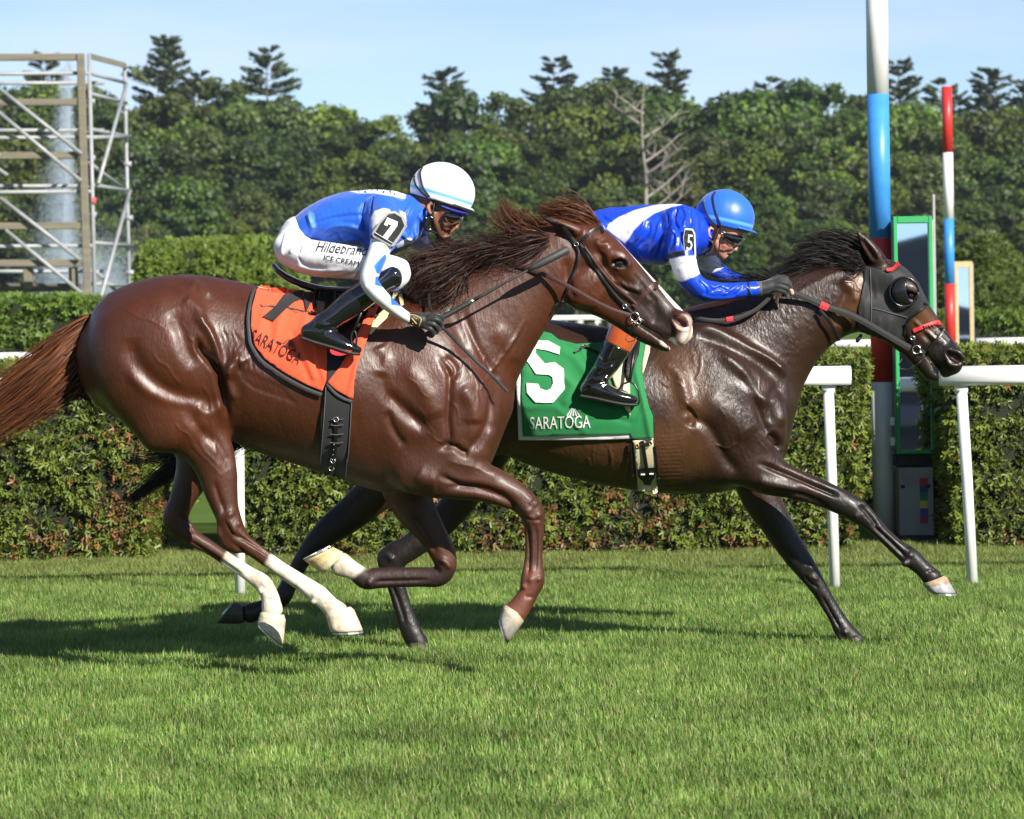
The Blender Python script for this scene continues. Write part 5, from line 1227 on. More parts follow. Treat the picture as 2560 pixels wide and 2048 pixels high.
o2,bc2=cloth('front_flap',BV7,ZJ,[(606,1512),(660,1560),(740,1606),(768,1610),(774,1500),(790,1420),(835,1300),(880,1180),(935,1035),(915,1010),(880,1030),(800,1200),(740,1320),(680,1420)],M_orange,SC7,Y7-.3,off=.018,step=5,fold=fd,smooth_it=2)
edge_strap('binding',BV7,ZJ,[(560,905),(330,850),(225,855),(140,935),(107,1060),(104,1165),(130,1290),(200,1385),(335,1478),(475,1552),(572,1588)],.0125,.005,M_bind,SC7,Y7-.3,.013)
edge_strap('binding',BV7,ZJ,[(602,1522),(655,1580),(705,1612),(760,1632)],.011,.004,M_bind,SC7,Y7-.3,.016)
polyprint('number_7',bc,ZJ,[(190,1098),(268,1126),(340,1050),(402,1000),(520,962),(520,925),(452,932),(400,940),(330,958),(268,1040)],M_blackcl,oc,Y7-.3,.006)
c=Q(ZJ,[(278,1292)])[0]; lettering('lettering',bc,'SARATOGA',c,44,-27,mat('dark_print',(.03,.008,.008),rough=.8),oc,Y7-.3,.005,sx=.60)
fan('emblem',bc,ZJ,(372,1228),(322,1262),(412,1306),M_blackcl,oc,Y7-.3,.005)
# girth
G7=empty('girth',(W(850,1100,Y7).x,Y7,W(850,1100,Y7).z)); tag(G7,'wide black girth strap buckled under the chestnut horse belly','girth')
g7,bg7=cloth('band',BV7,ZC,[(62,480),(170,520),(215,600),(130,690),(50,750),(232,872),(222,1000),(205,1250),(188,1418),(60,1420),(-5,1330),(8,1000),(40,800),(40,640)],M_blackcl,G7,Y7-.25,off=.012,step=6,thick=.006,smooth_it=2)
for pts in ([(42,770),(28,1000),(2,1320)],[(226,880),(216,1080),(196,1350),(184,1420)]): strap('edge_piping',bg7,ZC,pts,.0035,.004,M_elast,g7,Y7-.25,.002)
strap('buckle_strap',bg7,ZC,[(116,990),(110,1200),(88,1400)],.014,.004,M_blk,g7,Y7-.25,.003)
for y in (1000,1040,1105,1165): strap('elastic_stitch',bg7,ZC,[(80-(y-1000)*.05,y),(118,y+6),(168,y-2)],.0028,.003,M_elast,g7,Y7-.25,.005)
for x,y in ((115,1000),(95,1290),(85,1345)): ring('buckle',hit(bg7,*Q(ZC,[(x,y)])[0],.01,Y7-.25),.009,.0018,M_metal,g7)
for y in (1180,1215,1250,1285): tube('stud',[hit(bg7,*Q(ZC,[(102-(y-1180)*.1,y)])[0],q,Y7-.25) for q in (.006,.010)],.0022,M_metal,g7,6)
# saddle 7
S7=empty('saddle',(W(780,680,Y7).x,Y7,W(780,680,Y7).z)); tag(S7,'small black and red racing saddle under the white-capped rider','saddle')
def sdf_obj(name,chains,h,mat_,parent,col=None,marks=None,Yc=0,pad=.02,rl=1,post=None,noise_d=0.,noise_s=20):
    P=np.array([list(n[0]) for c in chains for n in c[0]]); m=max(max(n[1],n[2]) for c in chains for n in c[0])+pad
    v=Vol(P.min(0)-m,P.max(0)+m,h)
    for c in chains: v.chain(c[0],**c[1])
    V,F,N=v.extract()
    if rl: relax(V,F,np.ones(len(V))*.9,rl); N=vnormals(V,F)
    if marks: emboss(V,N,marks,Yc)
    if noise_d: V+=N*(vnoise(V,noise_s,3,3)*noise_d)[:,None]
    cc=None
    if col is not None: cc=col(V,PXn(V),N)
    o=link(name,mesh_np(name,V,F,cc),mat_,parent); return o,V,F
sdf_obj('seat',[(nd(ZJ,[(262,765,14,.05),(300,815,22,.085),(390,870,24,.095),(520,915,26,.10),(650,930,24,.10),(790,935,30,.09),(900,930,34,.07)],Y7),dict(k=0,sub=4))],.005,M_seat,S7)
def flap(z,pts,Y,yo): return (nd(z,pts,Y+yo),dict(k=.01,sub=3))
f7,bf7=cloth('flap',BV7,ZJ,[(500,895),(700,930),(900,925),(880,1010),(850,1080),(740,1140),(640,1200),(575,1190),(540,1080),(515,980)],M_blk,S7,Y7-.3,off=.036,step=6,thick=.008,smooth_it=3)
cloth('pad',BV7,ZJ,[(862,1210),(905,1110),(985,1040),(1005,1060),(985,1110),(930,1160),(880,1215)],M_foam,S7,Y7-.25,off=.010,step=5,thick=.01)
cloth('pad',BV7,ZJ,[(1030,930),(1075,905),(1082,935),(1040,985),(1010,1010)],M_foam,S7,Y7-.2,off=.012,step=5,thick=.01)
cloth('pad',BV7,ZJ,[(165,870),(180,835),(230,840),(320,860),(190,885)],M_foam,S7,Y7-.1,off=.02,step=5,thick=.01)
strap('stirrup_leather',bf7,ZJ,[(860,960),(820,1050),(790,1150),(778,1190)],.014,.003,M_blk,S7,Y7-.36,.05)
# ---- bridle 7
B7=empty('bridle',(W(1500,700,Y7).x,Y7,W(1500,700,Y7).z)); tag(B7,'brown and black leather bridle with ring bit on the chestnut horse head','bridle')
st=lambda n,pts,w,m,off=.004,z=ZH7,bv=BV7,Y=Y7,p=B7,th=.004: strap(n,bv,z,pts,w,th,m,p,Y-.08,off)
st('browband',[(905,425),(980,385),(1075,305),(1150,270),(1215,270)],.014,M_blk)
st('crown_strap',[(800,250),(860,330),(905,400),(925,440)],.016,M_blk)
st('cheek_strap',[(965,425),(1030,520),(1090,625),(1180,760),(1290,900),(1400,1020),(1460,1080)],.012,M_blk)
st('cheek_strap',[(1010,450),(1110,590),(1240,755),(1380,890),(1500,1000)],.010,M_leather,.006)
st('noseband',[(1480,1030),(1530,975),(1590,895),(1660,830),(1720,800),(1775,805)],.021,M_leather,.005)
st('throat_latch',[(925,440),(950,500),(940,600),(900,740),(850,850),(820,960),(795,1080),(790,1150)],.009,M_blk,.008)
bitc=hit(BV7,*Q(ZH7,[(1490,1120)])[0],.012,Y7-.07)
ring('bit_ring',bitc,.0165,.0024,M_metal,B7); tube('bit_bar',[bitc+Vector((.012,0,-.004)),bitc+Vector((.03,.01,-.014)),bitc+Vector((.045,.03,-.02))],.004,M_metal,B7)
st('bit_strap',[(1545,1180),(1490,1220),(1430,1310)],.010,M_blk,.008); ring('buckle',hit(BV7,*Q(ZH7,[(1520,1190)])[0],.014,Y7-.07),.008,.002,M_metal,B7)
P=[W(*Q(ZH7,[p])[0],Y7-.05) for p in ((1420,1300),(1400,1340),(1430,1368),(1480,1355),(1512,1320))]; tube('loose_cord',P,.0018,M_blk,B7,6)
for x,y in ((925,425),(1395,1020)): ring('buckle',hit(BV7,*Q(ZH7,[(x,y)])[0],.010,Y7-.08),.008,.0016,M_metal,B7)
RN7=empty('reins',(W(1250,700,Y7).x,Y7,W(1250,700,Y7).z)); tag(RN7,'brown leather reins running along the chestnut horse neck to the rider','reins')
rein('rein',BV7,ZH7,[(1440,1110,-.09),(1280,1060,-.10),(1100,975,-.11),(900,860,-.12),(700,755,-.12),(480,665,-.10),(260,585,-.06),(0,485,0.),(-200,430,.06),(-420,370,.10)],Y7,.018,.004,M_leather,RN7,off=.010)
rein('rein_end',BV7,ZJ,[(1322,1150,-.30),(1420,1250,-.26),(1540,1370,-.24),(1640,1460,-.24),(1745,1570,-.22)],Y7,.013,.005,M_rub,RN7,off=.012)
rein('rein_loop',BV7,ZJ,[(1255,850,-.1),(1250,930,-.14),(1252,1020,-.2),(1275,1085,-.29)],Y7,.011,.004,M_rub,RN7,off=.010)
# whip
WH=empty('riding_whip',(W(1100,815,Y7-.27).x,Y7-.27,W(1100,815,Y7-.27).z)); tag(WH,'black padded riding whip in the white-capped rider\'s gloved hand','whip')
a=W(*Q(ZJ,[(1290,1125)])[0],Y7-.305); b=W(*Q(ZH7,[(30,915)])[0],Y7-.28); c_=W(*Q(ZH7,[(480,665)])[0],Y7-.255); d_=W(*Q(ZH7,[(850,475)])[0],Y7-.24)
m1=a.lerp(b,.72); n=26; tube('grip',[a.lerp(m1,i/n) for i in range(n+1)],[.0095+(.0012 if i%2 else 0) for i in range(n+1)],M_rub,WH,10)
tube('ferrule',[m1,m1.lerp(b,.3)],.0095,M_metal,WH,10); tube('shaft',[m1.lerp(b,.3),b,b.lerp(c_,.5),c_],[.0075,.006,.0045,.005],M_rub,WH,8)
tube('padded_end',[c_.lerp(d_,-.05),c_.lerp(d_,.12),c_.lerp(d_,.3),c_.lerp(d_,.97),d_],[.006,.011,.0145,.0155,.012],mat('padded_whip_end',(.035,.037,.04),rough=.55,bump=.4,bump_scale=400),WH,12)

# ---- number 5 saddle cloth
SC5=empty('saddle_cloth',(W(1450,1000,Y5).x,Y5,W(1450,1000,Y5).z)); tag(SC5,'green saddle cloth with large white number 5 and white edging on the dark horse','saddle cloth')
fd5=folds([([(330,200),(520,300),(620,420)],34,.008),([(460,180),(560,260),(620,330)],14,.006),([(520,190),(600,230),(640,260)],12,.006),([(440,420),(520,500),(470,600)],26,.006),([(560,660),(700,640),(860,700)],14,.006),
           ([(600,740),(760,700),(900,740)],16,-.004),([(200,640),(400,640),(600,800)],22,.004),([(960,200),(940,400),(1000,640),(1040,840)],20,.010),([(1000,640),(950,720)],10,.005),([(260,200),(200,400)],26,.005),([(230,650),(330,600)],14,.004)],ZD)
ow,bw=cloth('white_lining',BV5,ZD,[(150,345),(134,420),(140,560),(148,760),(150,858),(400,860),(700,858),(915,850),(975,858),(1060,860),(1058,820),(905,800),(400,800),(210,790),(190,600),(180,420),(200,330)],M_whitecl,SC5,Y5-.28,off=.010,step=6,smooth_it=2)
og,bg5=cloth('cloth_panel',BV5,ZD,[(300,140),(235,190),(190,280),(172,330),(170,560),(178,760),(184,832),(400,828),(700,824),(905,818),(912,846),(1060,846),(1055,700),(1030,640),(1000,520),(985,400),(990,300),(1010,235),(1020,200),(975,190),(860,215),(720,215),(540,225),(420,195),(370,155)],M_greencl,SC5,Y5-.28,off=.015,step=5.5,fold=fd5,smooth_it=2)
polyprint('number_5',bg5,ZD,[(262,195),(350,197),(432,240),(428,288),(345,262),(270,250),(262,275),(330,350),(395,340),(455,385),(465,520),(385,612),(268,612),(208,545),(205,478),(285,485),(300,515),(340,530),(370,515),(385,480),(380,440),(355,425),(270,420),(200,320),(215,270)],M_whitecl,og,Y5-.28,.006)
c=Q(ZD,[(432,748)])[0]; lettering('lettering',bg5,'SARATOGA',c,44,1.5,M_whitecl,og,Y5-.28,.004,sx=.66)
fan('emblem',bg5,ZD,(520,632),(468,702),(576,698),M_whitecl,og,Y5-.28,.004)
G5=empty('girth',(W(1615,1150,Y5).x,Y5,W(1615,1150,Y5).z)); tag(G5,'cream girth with black centre strap under the dark horse belly','girth')
g5,bg_5=cloth('band',BV5,ZD,[(922,862),(1056,858),(1075,1020),(1092,1236),(960,1216),(945,1050)],M_cream,G5,Y5-.25,off=.011,step=6,thick=.006,smooth_it=2)
for pts,m in (([(905,880),(912,1000),(915,1090),(920,1210)],M_blk),([(1068,900),(1085,1050),(1096,1235)],M_blk)): strap('edge_piping',BV5,ZD,pts,.011,.006,m,G5,Y5-.25,.009)
strap('centre_strap',bg_5,ZD,[(985,868),(1000,960),(1015,1060),(1030,1210)],.015,.004,M_blk,g5,Y5-.25,.003)
polyprint('girth_shield',bg_5,ZD,[(950,1060),(985,1050),(1050,1045),(1088,1058),(1084,1095),(1050,1140),(1040,1165),(1000,1160),(985,1135),(955,1105)],M_blk,g5,Y5-.25,.006)
strap('cross_strap',bg_5,ZD,[(945,902),(1000,890),(1048,878)],.012,.004,M_blk,g5,Y5-.25,.004)
for x,y in ((953,899),(1041,880)): ring('buckle',hit(bg_5,*Q(ZD,[(x,y)])[0],.012,Y5-.25),.006,.0018,mat('brass',(.5,.33,.12),rough=.35,metal=.9),g5)
for x,y in ((990,1088),(1048,1084)): strap('white_tab',bg_5,ZD,[(x-14,y),(x+14,y)],.006,.002,M_whitecl,g5,Y5-.25,.010)
S5=empty('saddle',(W(1500,850,Y5).x,Y5,W(1500,850,Y5).z)); tag(S5,'light blue racing saddle under the blue-capped rider','saddle')
sdf_obj('seat',[(nd(ZD,[(385,125,13,.06),(440,150,20,.085),(540,182,20,.095),(640,195,18,.10),(730,195,18,.10),(850,190,22,.09),(960,170,26,.07)],Y5),dict(k=0,sub=4))],.005,M_seatb,S5)
cloth('flap',BV5,ZD,[(900,200),(975,200),(960,300),(930,380),(900,470),(880,480),(860,420),(870,300)],M_blk,S5,Y5-.3,off=.03,step=6,thick=.008,smooth_it=3)
cloth('pad',BV5,ZD,[(1012,205),(1040,225),(1035,280),(1005,380),(985,430),(985,350),(1000,260)],M_cream,S5,Y5-.25,off=.018,step=5,thick=.01)
cloth('pad',BV5,ZD,[(880,290),(885,400),(900,500),(905,700),(870,650),(800,500),(780,440),(810,380)],M_cream,S5,Y5-.3,off=.026,step=6,thick=.006,smooth_it=2)
strap('girth_tab',bg5,ZD,[(545,205),(620,240),(690,280)],.010,.004,M_blk,S5,Y5-.3,.006); strap('girth_tab',bg5,ZD,[(560,200),(640,248),(680,268)],.003,.005,M_elast,S5,Y5-.3,.008)
# bridle 5 and hood
HD=empty('eye_hood',(W(2200,750,Y5).x,Y5,W(2200,750,Y5).z)); tag(HD,'black blinker hood with an eye cup covering the dark horse face','hood')
oh,bh=cloth('hood_fabric',BV5,ZH5,[(770,440),(850,455),(905,470),(960,500),(1030,485),(1075,450),(1075,400),(1010,350),(975,330),(1040,350),(1095,378),(1140,440),(1205,525),(1270,620),(1310,690),(1338,760),(1240,825),(1170,880),(1130,950),(1115,1020),(1105,1060),(1040,1085),(950,1060),(880,1075),(800,1075),(745,1040),(715,950),(715,800),(740,660),(765,560)],M_hood,HD,Y5-.1,off=.006,step=5,thick=.004,
   fold=folds([([(1020,540),(990,600)],12,.003),([(860,560),(880,700)],16,.003),([(900,900),(880,1040)],14,.004),([(1000,900),(960,1000)],14,.003),([(760,600),(780,1000)],12,.003),([(1040,1000),(1090,900)],10,.003)],ZH5),
   hole=[(1110+118*math.cos(a*.3142),655+118*math.sin(a*.3142)) for a in range(20)],smooth_it=1)
hp=lambda x,y,o: hit(bh,*Q(ZH5,[(x,y)])[0],o,Y5-.1)
strap('hood_seam',bh,ZH5,[(820,460),(825,600),(830,800),(825,940)],.003,.002,M_elast,oh,Y5-.1,.002)
strap('hood_seam',bh,ZH5,[(825,800),(900,815),(1000,845),(1140,880)],.0025,.002,M_elast,oh,Y5-.1,.002)
strap('hood_binding',BV5,ZH5,[(1345,755),(1250,820),(1175,878),(1135,950),(1118,1030)],.010,.005,M_blk,oh,Y5-.1,.008)
for i in range(9):
    t=i/8; x=965+95*t; y=478-50*t-18*math.sin(math.pi*t)*-1
    strap('red_stitch',BV5,ZH5,[(x-6,y-14),(x+6,y+10)],.007,.004,M_redtape,oh,Y5-.08,.010)
# eye cup: ring plus a half dome shading the rear of the eye
cc=hit(BV5,*Q(ZH5,[(1112,660)])[0],.0,Y5-.1); R_=.055; nrm=Vector((.10,-1,.05)).normalized(); uu=Vector((1,0,0)); uu=(uu-nrm*uu.dot(nrm)).normalized(); vv=nrm.cross(uu)
V=[];F=[]; nr,na=16,14
for i in range(nr+1):
    v_=-.97+1.94*i/nr; xl=-math.sqrt(1-v_*v_); xr=.02+.30*max(0,-v_)**1.5*1.6+.18*max(0,v_)**2
    xr=min(xr,-xl*.96)
    for j in range(na+1):
        x_=xl+(xr-xl)*j/na; r2=min(1,x_*x_+v_*v_)
        V.append(cc+uu*R_*x_+Vector((0,0,1))*R_*v_+nrm*(.004+.034*math.sqrt(1-r2)**.8))
for i in range(nr):
    for j in range(na): a=i*(na+1)+j; F.append((a,a+1,a+na+2,a+na+1))
me=mesh_py('eye_cup',V,F); oc5=link('eye_cup',me,M_cup,HD); md=oc5.modifiers.new('t','SOLIDIFY'); md.thickness=.0025
P=[cc+nrm*.006+uu*(R_*1.08)*math.cos(i*6.2832/30)+vv*(R_*1.08)*math.sin(i*6.2832/30) for i in range(31)]; tube('cup_rim',P,.0035,M_cup,HD,8)
B5=empty('bridle',(W(2280,850,Y5).x,Y5,W(2280,850,Y5).z)); tag(B5,'black bridle with red braided noseband on the dark horse','bridle')
s5=lambda n,pts,w,m,off=.004,p=B5,bv=BV5,th=.004: strap(n,bv,ZH5,pts,w,th,m,p,Y5-.06,off)
s5('noseband',[(1195,998),(1250,975),(1330,945),(1410,925),(1470,940)],.017,M_redtape,.006)
for i in range(9):
    t=i/8; s5('noseband_stitch',[(1275+190*t,955-32*t),(1287+190*t,978-34*t)],.002,M_blk,.011)
s5('cheek_strap',[(1130,930),(1155,1000),(1185,1060),(1205,1110)],.015,M_blk,.010)
s5('jaw_strap',[(1478,945),(1440,1010),(1390,1090),(1330,1170),(1290,1230),(1250,1270)],.013,M_blk,.007)
s5('nose_tape',[(1390,1010),(1440,1030),(1500,1090)],.016,mat('grey_tape',(.12,.12,.125),rough=.6),.003)
bc5=hit(BV5,*Q(ZH5,[(1222,1160)])[0],.012,Y5-.07); ring('bit_ring',bc5,.0165,.0024,M_metal,B5); tube('bit_bar',[bc5+Vector((.010,0,-.006)),bc5+Vector((.026,.01,-.016)),bc5+Vector((.036,.03,-.02))],.004,M_metal,B5)
ring('buckle',hit(BV5,*Q(ZH5,[(1190,1055)])[0],.016,Y5-.07),.009,.002,M_metal,B5,sq=.8)
P=[W(*Q(ZH5,[p])[0],Y5-.05) for p in ((1100,1235),(1068,1290),(1085,1330),(1150,1335),(1230,1290),(1275,1245))]; tube('loose_cord',P,.002,M_blk,B5,6)
tube('tongue_tie_toggle',[W(*Q(ZH5,[p])[0],Y5-.05) for p in ((745,1030),(710,1080),(700,1100))],[.006,.009,.005],M_blk,B5,8)
RN5=empty('reins',(W(2080,780,Y5).x,Y5,W(2080,780,Y5).z)); tag(RN5,'black rubber reins with red tape marks on the dark horse neck','reins')
rein('rein',BV5,ZH5,[(1165,1150,-.08),(1040,1080,-.09),(880,985,-.10),(640,855,-.11),(420,785,-.12),(280,720,-.13),(110,655,-.15)],Y5,.026,.005,M_rub,RN5,off=.010)
rein('red_mark',BV5,ZH5,[(385,768,-.125),(452,800,-.125)],Y5,.030,.007,M_redtape,RN5,off=.014)
rein('neck_strap',BV5,ZH5,[(380,815,-.13),(450,900,-.13),(510,1000,-.1),(545,1080,-.06)],Y5,.015,.004,M_blk,RN5,off=.006)
rein('rein_loop',BV5,ZT,[(1400,900,-.15),(1530,940,-.17),(1680,940,-.17),(1820,895,-.17),(1920,820,-.17),(1960,770,-.17)],Y5,.017,.005,M_rub,RN5,off=.010)
rein('red_mark',BV5,ZT,[(1662,938,-.172),(1705,932,-.172)],Y5,.020,.007,M_redtape,RN5,off=.014)
print('tack',_t.time()-_t0)
# ================================================================== manes and tails
c7=((.055,.018,.008),(.19,.06,.018)); c7d=((.012,.006,.004),(.06,.022,.010)); c5=((.006,.005,.005),(.020,.014,.012))
def under(px): pass
hair('tail',[(U,[(196,668,0),(150,712,.0),(95,760,-.01),(30,810,-.02),(-60,880,-.02)],Y7,1260,7,25,.6),
             (U,[(190,690,0),(150,745,.01),(100,800,.0),(40,850,-.01),(-70,925,-.02)],Y7,1260,12,28,.7),
             (U,[(185,720,.02),(165,770,.02),(120,820,.02),(70,860,.01),(-30,920,.0)],Y7,700,10,26,.7),
             (U,[(178,740,.03),(172,790,.03),(130,815,.02),(110,830,.03)],Y7,308,10,10,.6)],M_hair,H7,3,12,.0026,c7)
hair('tail_underside',[(U,[(190,730,.04),(178,790,.04),(150,825,.04),(120,840,.04)],Y7,420,14,12,.4),
             (U,[(175,790,.05),(150,818,.06),(190,840,.05),(215,890,.04)],Y7,60,6,6,.5)],M_hair,H7,5,10,.0028,c7d)
# mane of the chestnut: long strands blown back and down over the crest
hair('mane',[(ZJ,[(1640,670,-.02),(1480,735,-.05),(1330,800,-.09),(1200,860,-.13),(1110,960,-.15)],Y7,588,30,40,1.1),
             (ZJ,[(1560,700,-.03),(1440,770,-.09),(1330,850,-.12),(1230,930,-.14),(1150,985,-.15)],Y7,588,36,40,1.1),
             (ZJ,[(1440,745,-.02),(1310,770,-.06),(1200,790,-.10),(1120,800,-.13),(1085,890,-.14)],Y7,588,40,44,1.2),
             (ZJ,[(1500,695,.0),(1380,705,-.02),(1270,720,-.04),(1170,770,-.08)],Y7,300,20,26,1.1),
             (ZJ,[(1330,760,-.08),(1260,800,-.11),(1180,860,-.13),(1120,930,-.14)],Y7,420,44,40,1.1),
             (ZJ,[(1480,800,-.11),(1400,880,-.13),(1330,940,-.14),(1230,970,-.15),(1150,960,-.15)],Y7,364,24,26,1.2),
             (ZJ,[(1300,790,0),(1240,770,0),(1170,770,0),(1110,810,0)],Y7,280,34,30,1.),
             (ZJ,[(1440,770,0),(1360,810,0),(1260,830,0),(1140,880,-.03)],Y7,420,40,40,1.),
             (ZH7,[(720,370,-.05),(500,430,-.08),(300,480,-.09),(100,510,-.09),(-60,540,-.08)],Y7,503,22,26,1.1),
             (ZH7,[(560,360,0),(380,390,0),(200,420,.0),(40,440,0),(-120,480,0)],Y7,364,26,34,1.3),
             (ZH7,[(300,430,-.08),(150,490,-.09),(0,540,-.1),(-150,600,-.12)],Y7,364,40,44,1.1),
             (ZH7,[(120,470,-.06),(0,500,-.08),(-120,540,-.1),(-260,640,-.12)],Y7,364,40,44,1.1)],M_hair,H7,8,11,.0015,((.010,.005,.004),(.055,.020,.010)))
hair('forelock_tuft',[(ZH7,[(720,300,0),(560,290,0),(400,240,0),(270,130,0),(200,-10,0)],Y7,475,30,30,.9),
             (ZH7,[(640,320,0),(480,330,0),(320,290,0),(200,220,0),(100,110,0)],Y7,210,26,34,1.2),
             (ZH7,[(1150,240,0),(1000,150,0),(850,105,0),(700,100,0),(560,70,0)],Y7,588,24,26,.8),
             (ZH7,[(1150,275,.0),(1000,200,.0),(850,160,.0),(720,150,.0),(590,160,0)],Y7,588,26,22,.8),
             (ZH7,[(760,340,.0),(640,330,.0),(520,330,.0),(400,320,-.0)],Y7,336,24,26,1.)],M_hair,H7,9,11,.0015,((.04,.013,.006),(.15,.05,.018)))
hair('mane',[(ZH5,[(820,420,.0),(700,300,.0),(520,240,.0),(340,230,.0),(180,270,.0)],Y5,588,30,34,1.),
             (ZH5,[(760,450,.0),(600,360,.0),(420,320,.0),(240,350,.0),(80,440,.0)],Y5,672,36,50,1.2),
             (ZH5,[(640,460,.0),(480,410,.0),(320,400,.0),(180,440,.0),(40,500,.0)],Y5,588,36,40,1.2),
             (ZH5,[(480,480,.0),(340,450,.0),(220,470,.0),(100,540,.0)],Y5,503,36,30,1.),
             (ZH5,[(780,450,-.06),(700,440,-.07),(600,430,-.06),(480,430,-.04)],Y5,280,18,26,.8),
             (ZH5,[(300,500,.0),(180,520,.0),(60,560,.0),(-80,570,.0)],Y5,336,26,24,1.),
             (ZH5,[(60,590,0),(-160,560,0),(-330,570,0),(-500,560,0),(-620,530,0)],Y5,168,16,20,1.2),
             (ZH5,[(840,430,.03),(740,330,.03),(560,300,.03),(380,310,.03)],Y5,420,36,30,1.)],M_hair,H5,10,11,.0015,c5)
hair('tail',[(U,[(905,700,0),(720,790,.1),(560,880,.2),(440,950,.25),(360,990,.28),(270,1060,.3)],Y5,979,6,13,.7),
             (U,[(905,705,0),(720,800,.1),(560,880,.2),(420,940,.25),(330,965,.28),(260,975,.3)],Y5,224,8,14,.9)],M_hair,H5,12,14,.0028,c5)
print('hair',_t.time()-_t0)
# ================================================================== riders
M_skin7=mat('skin_warm',(.22,.10,.055),rough=.5,spec=.4,vcol=True,noise_amt=.06,noise_scale=60,bump=.12,bump_scale=400)
M_skin5=mat('skin_fair',(.5,.26,.18),rough=.5,spec=.4,vcol=True,noise_amt=.05,noise_scale=60,bump=.12,bump_scale=400)
M_silk7=mat('royal_blue_silks',(.012,.10,.55),rough=.5,spec=.4,vcol=True,sheen=.2,bump=.12,bump_scale=500)
M_silk5=mat('blue_satin_silks',(.008,.05,.5),rough=.34,spec=.5,vcol=True,aniso=.4,bump=.25,bump_scale=60,bump_dist=.003)
M_sleeve=mat('white_stretch_sleeve',(.74,.74,.78),rough=.55,vcol=True,sheen=.2)
M_breech=mat('white_breeches',(.74,.73,.76),rough=.6,vcol=True,sheen=.25,bump=.1,bump_scale=400)
M_boot=mat('black_patent_boot',(.008,.008,.010),rough=.10,spec=.7,coat=1.,coat_rough=.05)
M_boot5=mat('black_leather_boot_tall',(.008,.008,.009),rough=.16,spec=.7,coat=.8,coat_rough=.08)
M_btop=mat('tan_orange_boot_top',(.42,.085,.022),rough=.25,coat=.5)
M_sole=mat('boot_sole',(.03,.028,.026),rough=.6)
M_glove=mat('black_glove',(.012,.012,.013),rough=.5,sheen=.2,bump=.3,bump_scale=300); M_glove5=mat('dark_grey_glove',(.015,.015,.016),rough=.65,sheen=.3,bump=.4,bump_scale=300)
M_cap7=mat('white_cap_silk',(.78,.78,.82),rough=.45,vcol=True,sheen=.2); M_cap5=mat('blue_cap_silk',(.02,.13,.62),rough=.38,vcol=True,sheen=.2)
M_gog=mat('goggle_lens',(.006,.007,.008),rough=.04,spec=.9,coat=1.,coat_rough=.02)
M_black2=mat('black_strap',(.008,.008,.009),rough=.5); M_gold=mat('gold_print',(.55,.38,.12),rough=.5); M_gripw=mat('pale_label',(.6,.6,.58),rough=.5)
WHT=np.array([.76,.76,.80]); BLU7=np.array([.012,.105,.58]); BLU5=np.array([.008,.055,.56])

def dome(name,z,c,rf,ru,ry,tilt,phmax,Y,mat_,parent,colf,brim=None,seams=6):
    C0=W(*Q(z,[c])[0],Y); S=z[2]*Y/F_PX; ta=R(tilt)
    f=Vector((math.cos(ta),0,-math.sin(ta))); u=Vector((math.sin(ta),0,math.cos(ta))); y=Vector((0,1,0))
    V=[];F=[];C=[]; nr,ns=34,64
    for i in range(nr+1):
        ph=R(phmax)*i/nr
        for j in range(ns):
            a=6.28318*j/ns; ca=math.cos(a); k=1+.012*abs(math.cos(a*seams/2))**6*math.sin(ph)*0
            sm=1-.010*math.exp(-((((a/6.28318*seams)%1)-.5)/.05)**2)*min(1,math.sin(ph)*1.5)
            p=C0+u*ru*S*math.cos(ph)*sm+(f*rf*S*ca+y*ry*math.sin(a))*math.sin(ph)*sm
            V.append(p); C.append(colf(math.degrees(ph),a))
    for i in range(nr):
        for j in range(ns): a=i*ns+j; b=i*ns+(j+1)%ns; F.append((a,b,b+ns,a+ns))
    V=np.array([list(v) for v in V]); F=np.array(F)[:,::-1]
    o=link(name,mesh_np(name,V,F,np.array(C)),mat_,parent)
    md=o.modifiers.new('t','SOLIDIFY'); md.thickness=.004; md.offset=-1
    ph=R(phmax-4)
    if brim:
        Vb=[];Fb=[]; n=28
        for i in range(n+1):
            a=-R(62)+R(124)*i/n; e=C0+u*ru*S*math.cos(ph)+(f*rf*S*math.cos(a)+y*ry*math.sin(a))*math.sin(ph)*1.0
            ext=brim*math.cos(a*1.35)**.7 if abs(a*1.35)<1.5 else 0; o2=e+(f*math.cos(a)+y*math.sin(a)*.35)*ext-u*ext*.10
            mid=(e+o2)/2+u*.003
            for p in (e+u*.004,mid+u*.003,o2,mid-u*.003,e-u*.004): Vb.append(p)
        for i in range(n):
            for k in range(5): a=i*5+k; b=i*5+(k+1)%5; Fb.append((a,b,b+5,a+5))
        mb=mesh_py('cap_peak',Vb,Fb); at_=mb.attributes.new('Col','FLOAT_COLOR','POINT'); cb=colf(5,0); [setattr(d_,'color',(*cb,1)) for d_ in at_.data]; link('cap_peak',mb,brim_mat,o)
    return o,BVHTree.FromPolygons([tuple(v) for v in V],[tuple(int(q) for q in f_) for f_ in F]),C0
def fingers(zs,knuck,curl,Y,rad,k=.004):
    """chains for four fingers: list of 3-4 (x,y,yoff)"""
    return [([(W(*Q(zs,[p[:2]])[0],Y+p[2]),rad*(1-.12*i),rad*(1-.12*i)) for i,p in enumerate(ch)],dict(k=k,sub=4)) for ch in knuck]

def colfn(base,polys=(),caps=(),ycut=None):
    def f(V,P,N):
        C=np.tile(np.array(base,float),(len(V),1))
        for z,poly,col,side in polys:
            m=np.ones(len(V)) if side==0 else (V[:,1]<ycut if side<0 else V[:,1]>ycut)*1.
            paintpoly(V,C,P,z,poly,col,3.,m)
        for line,rad,col,soft in caps: paint(V,C,line,rad,col,soft)
        return C
    return f

def limb(z,pts,Y,yo=None): return nd(z,pts,Y)
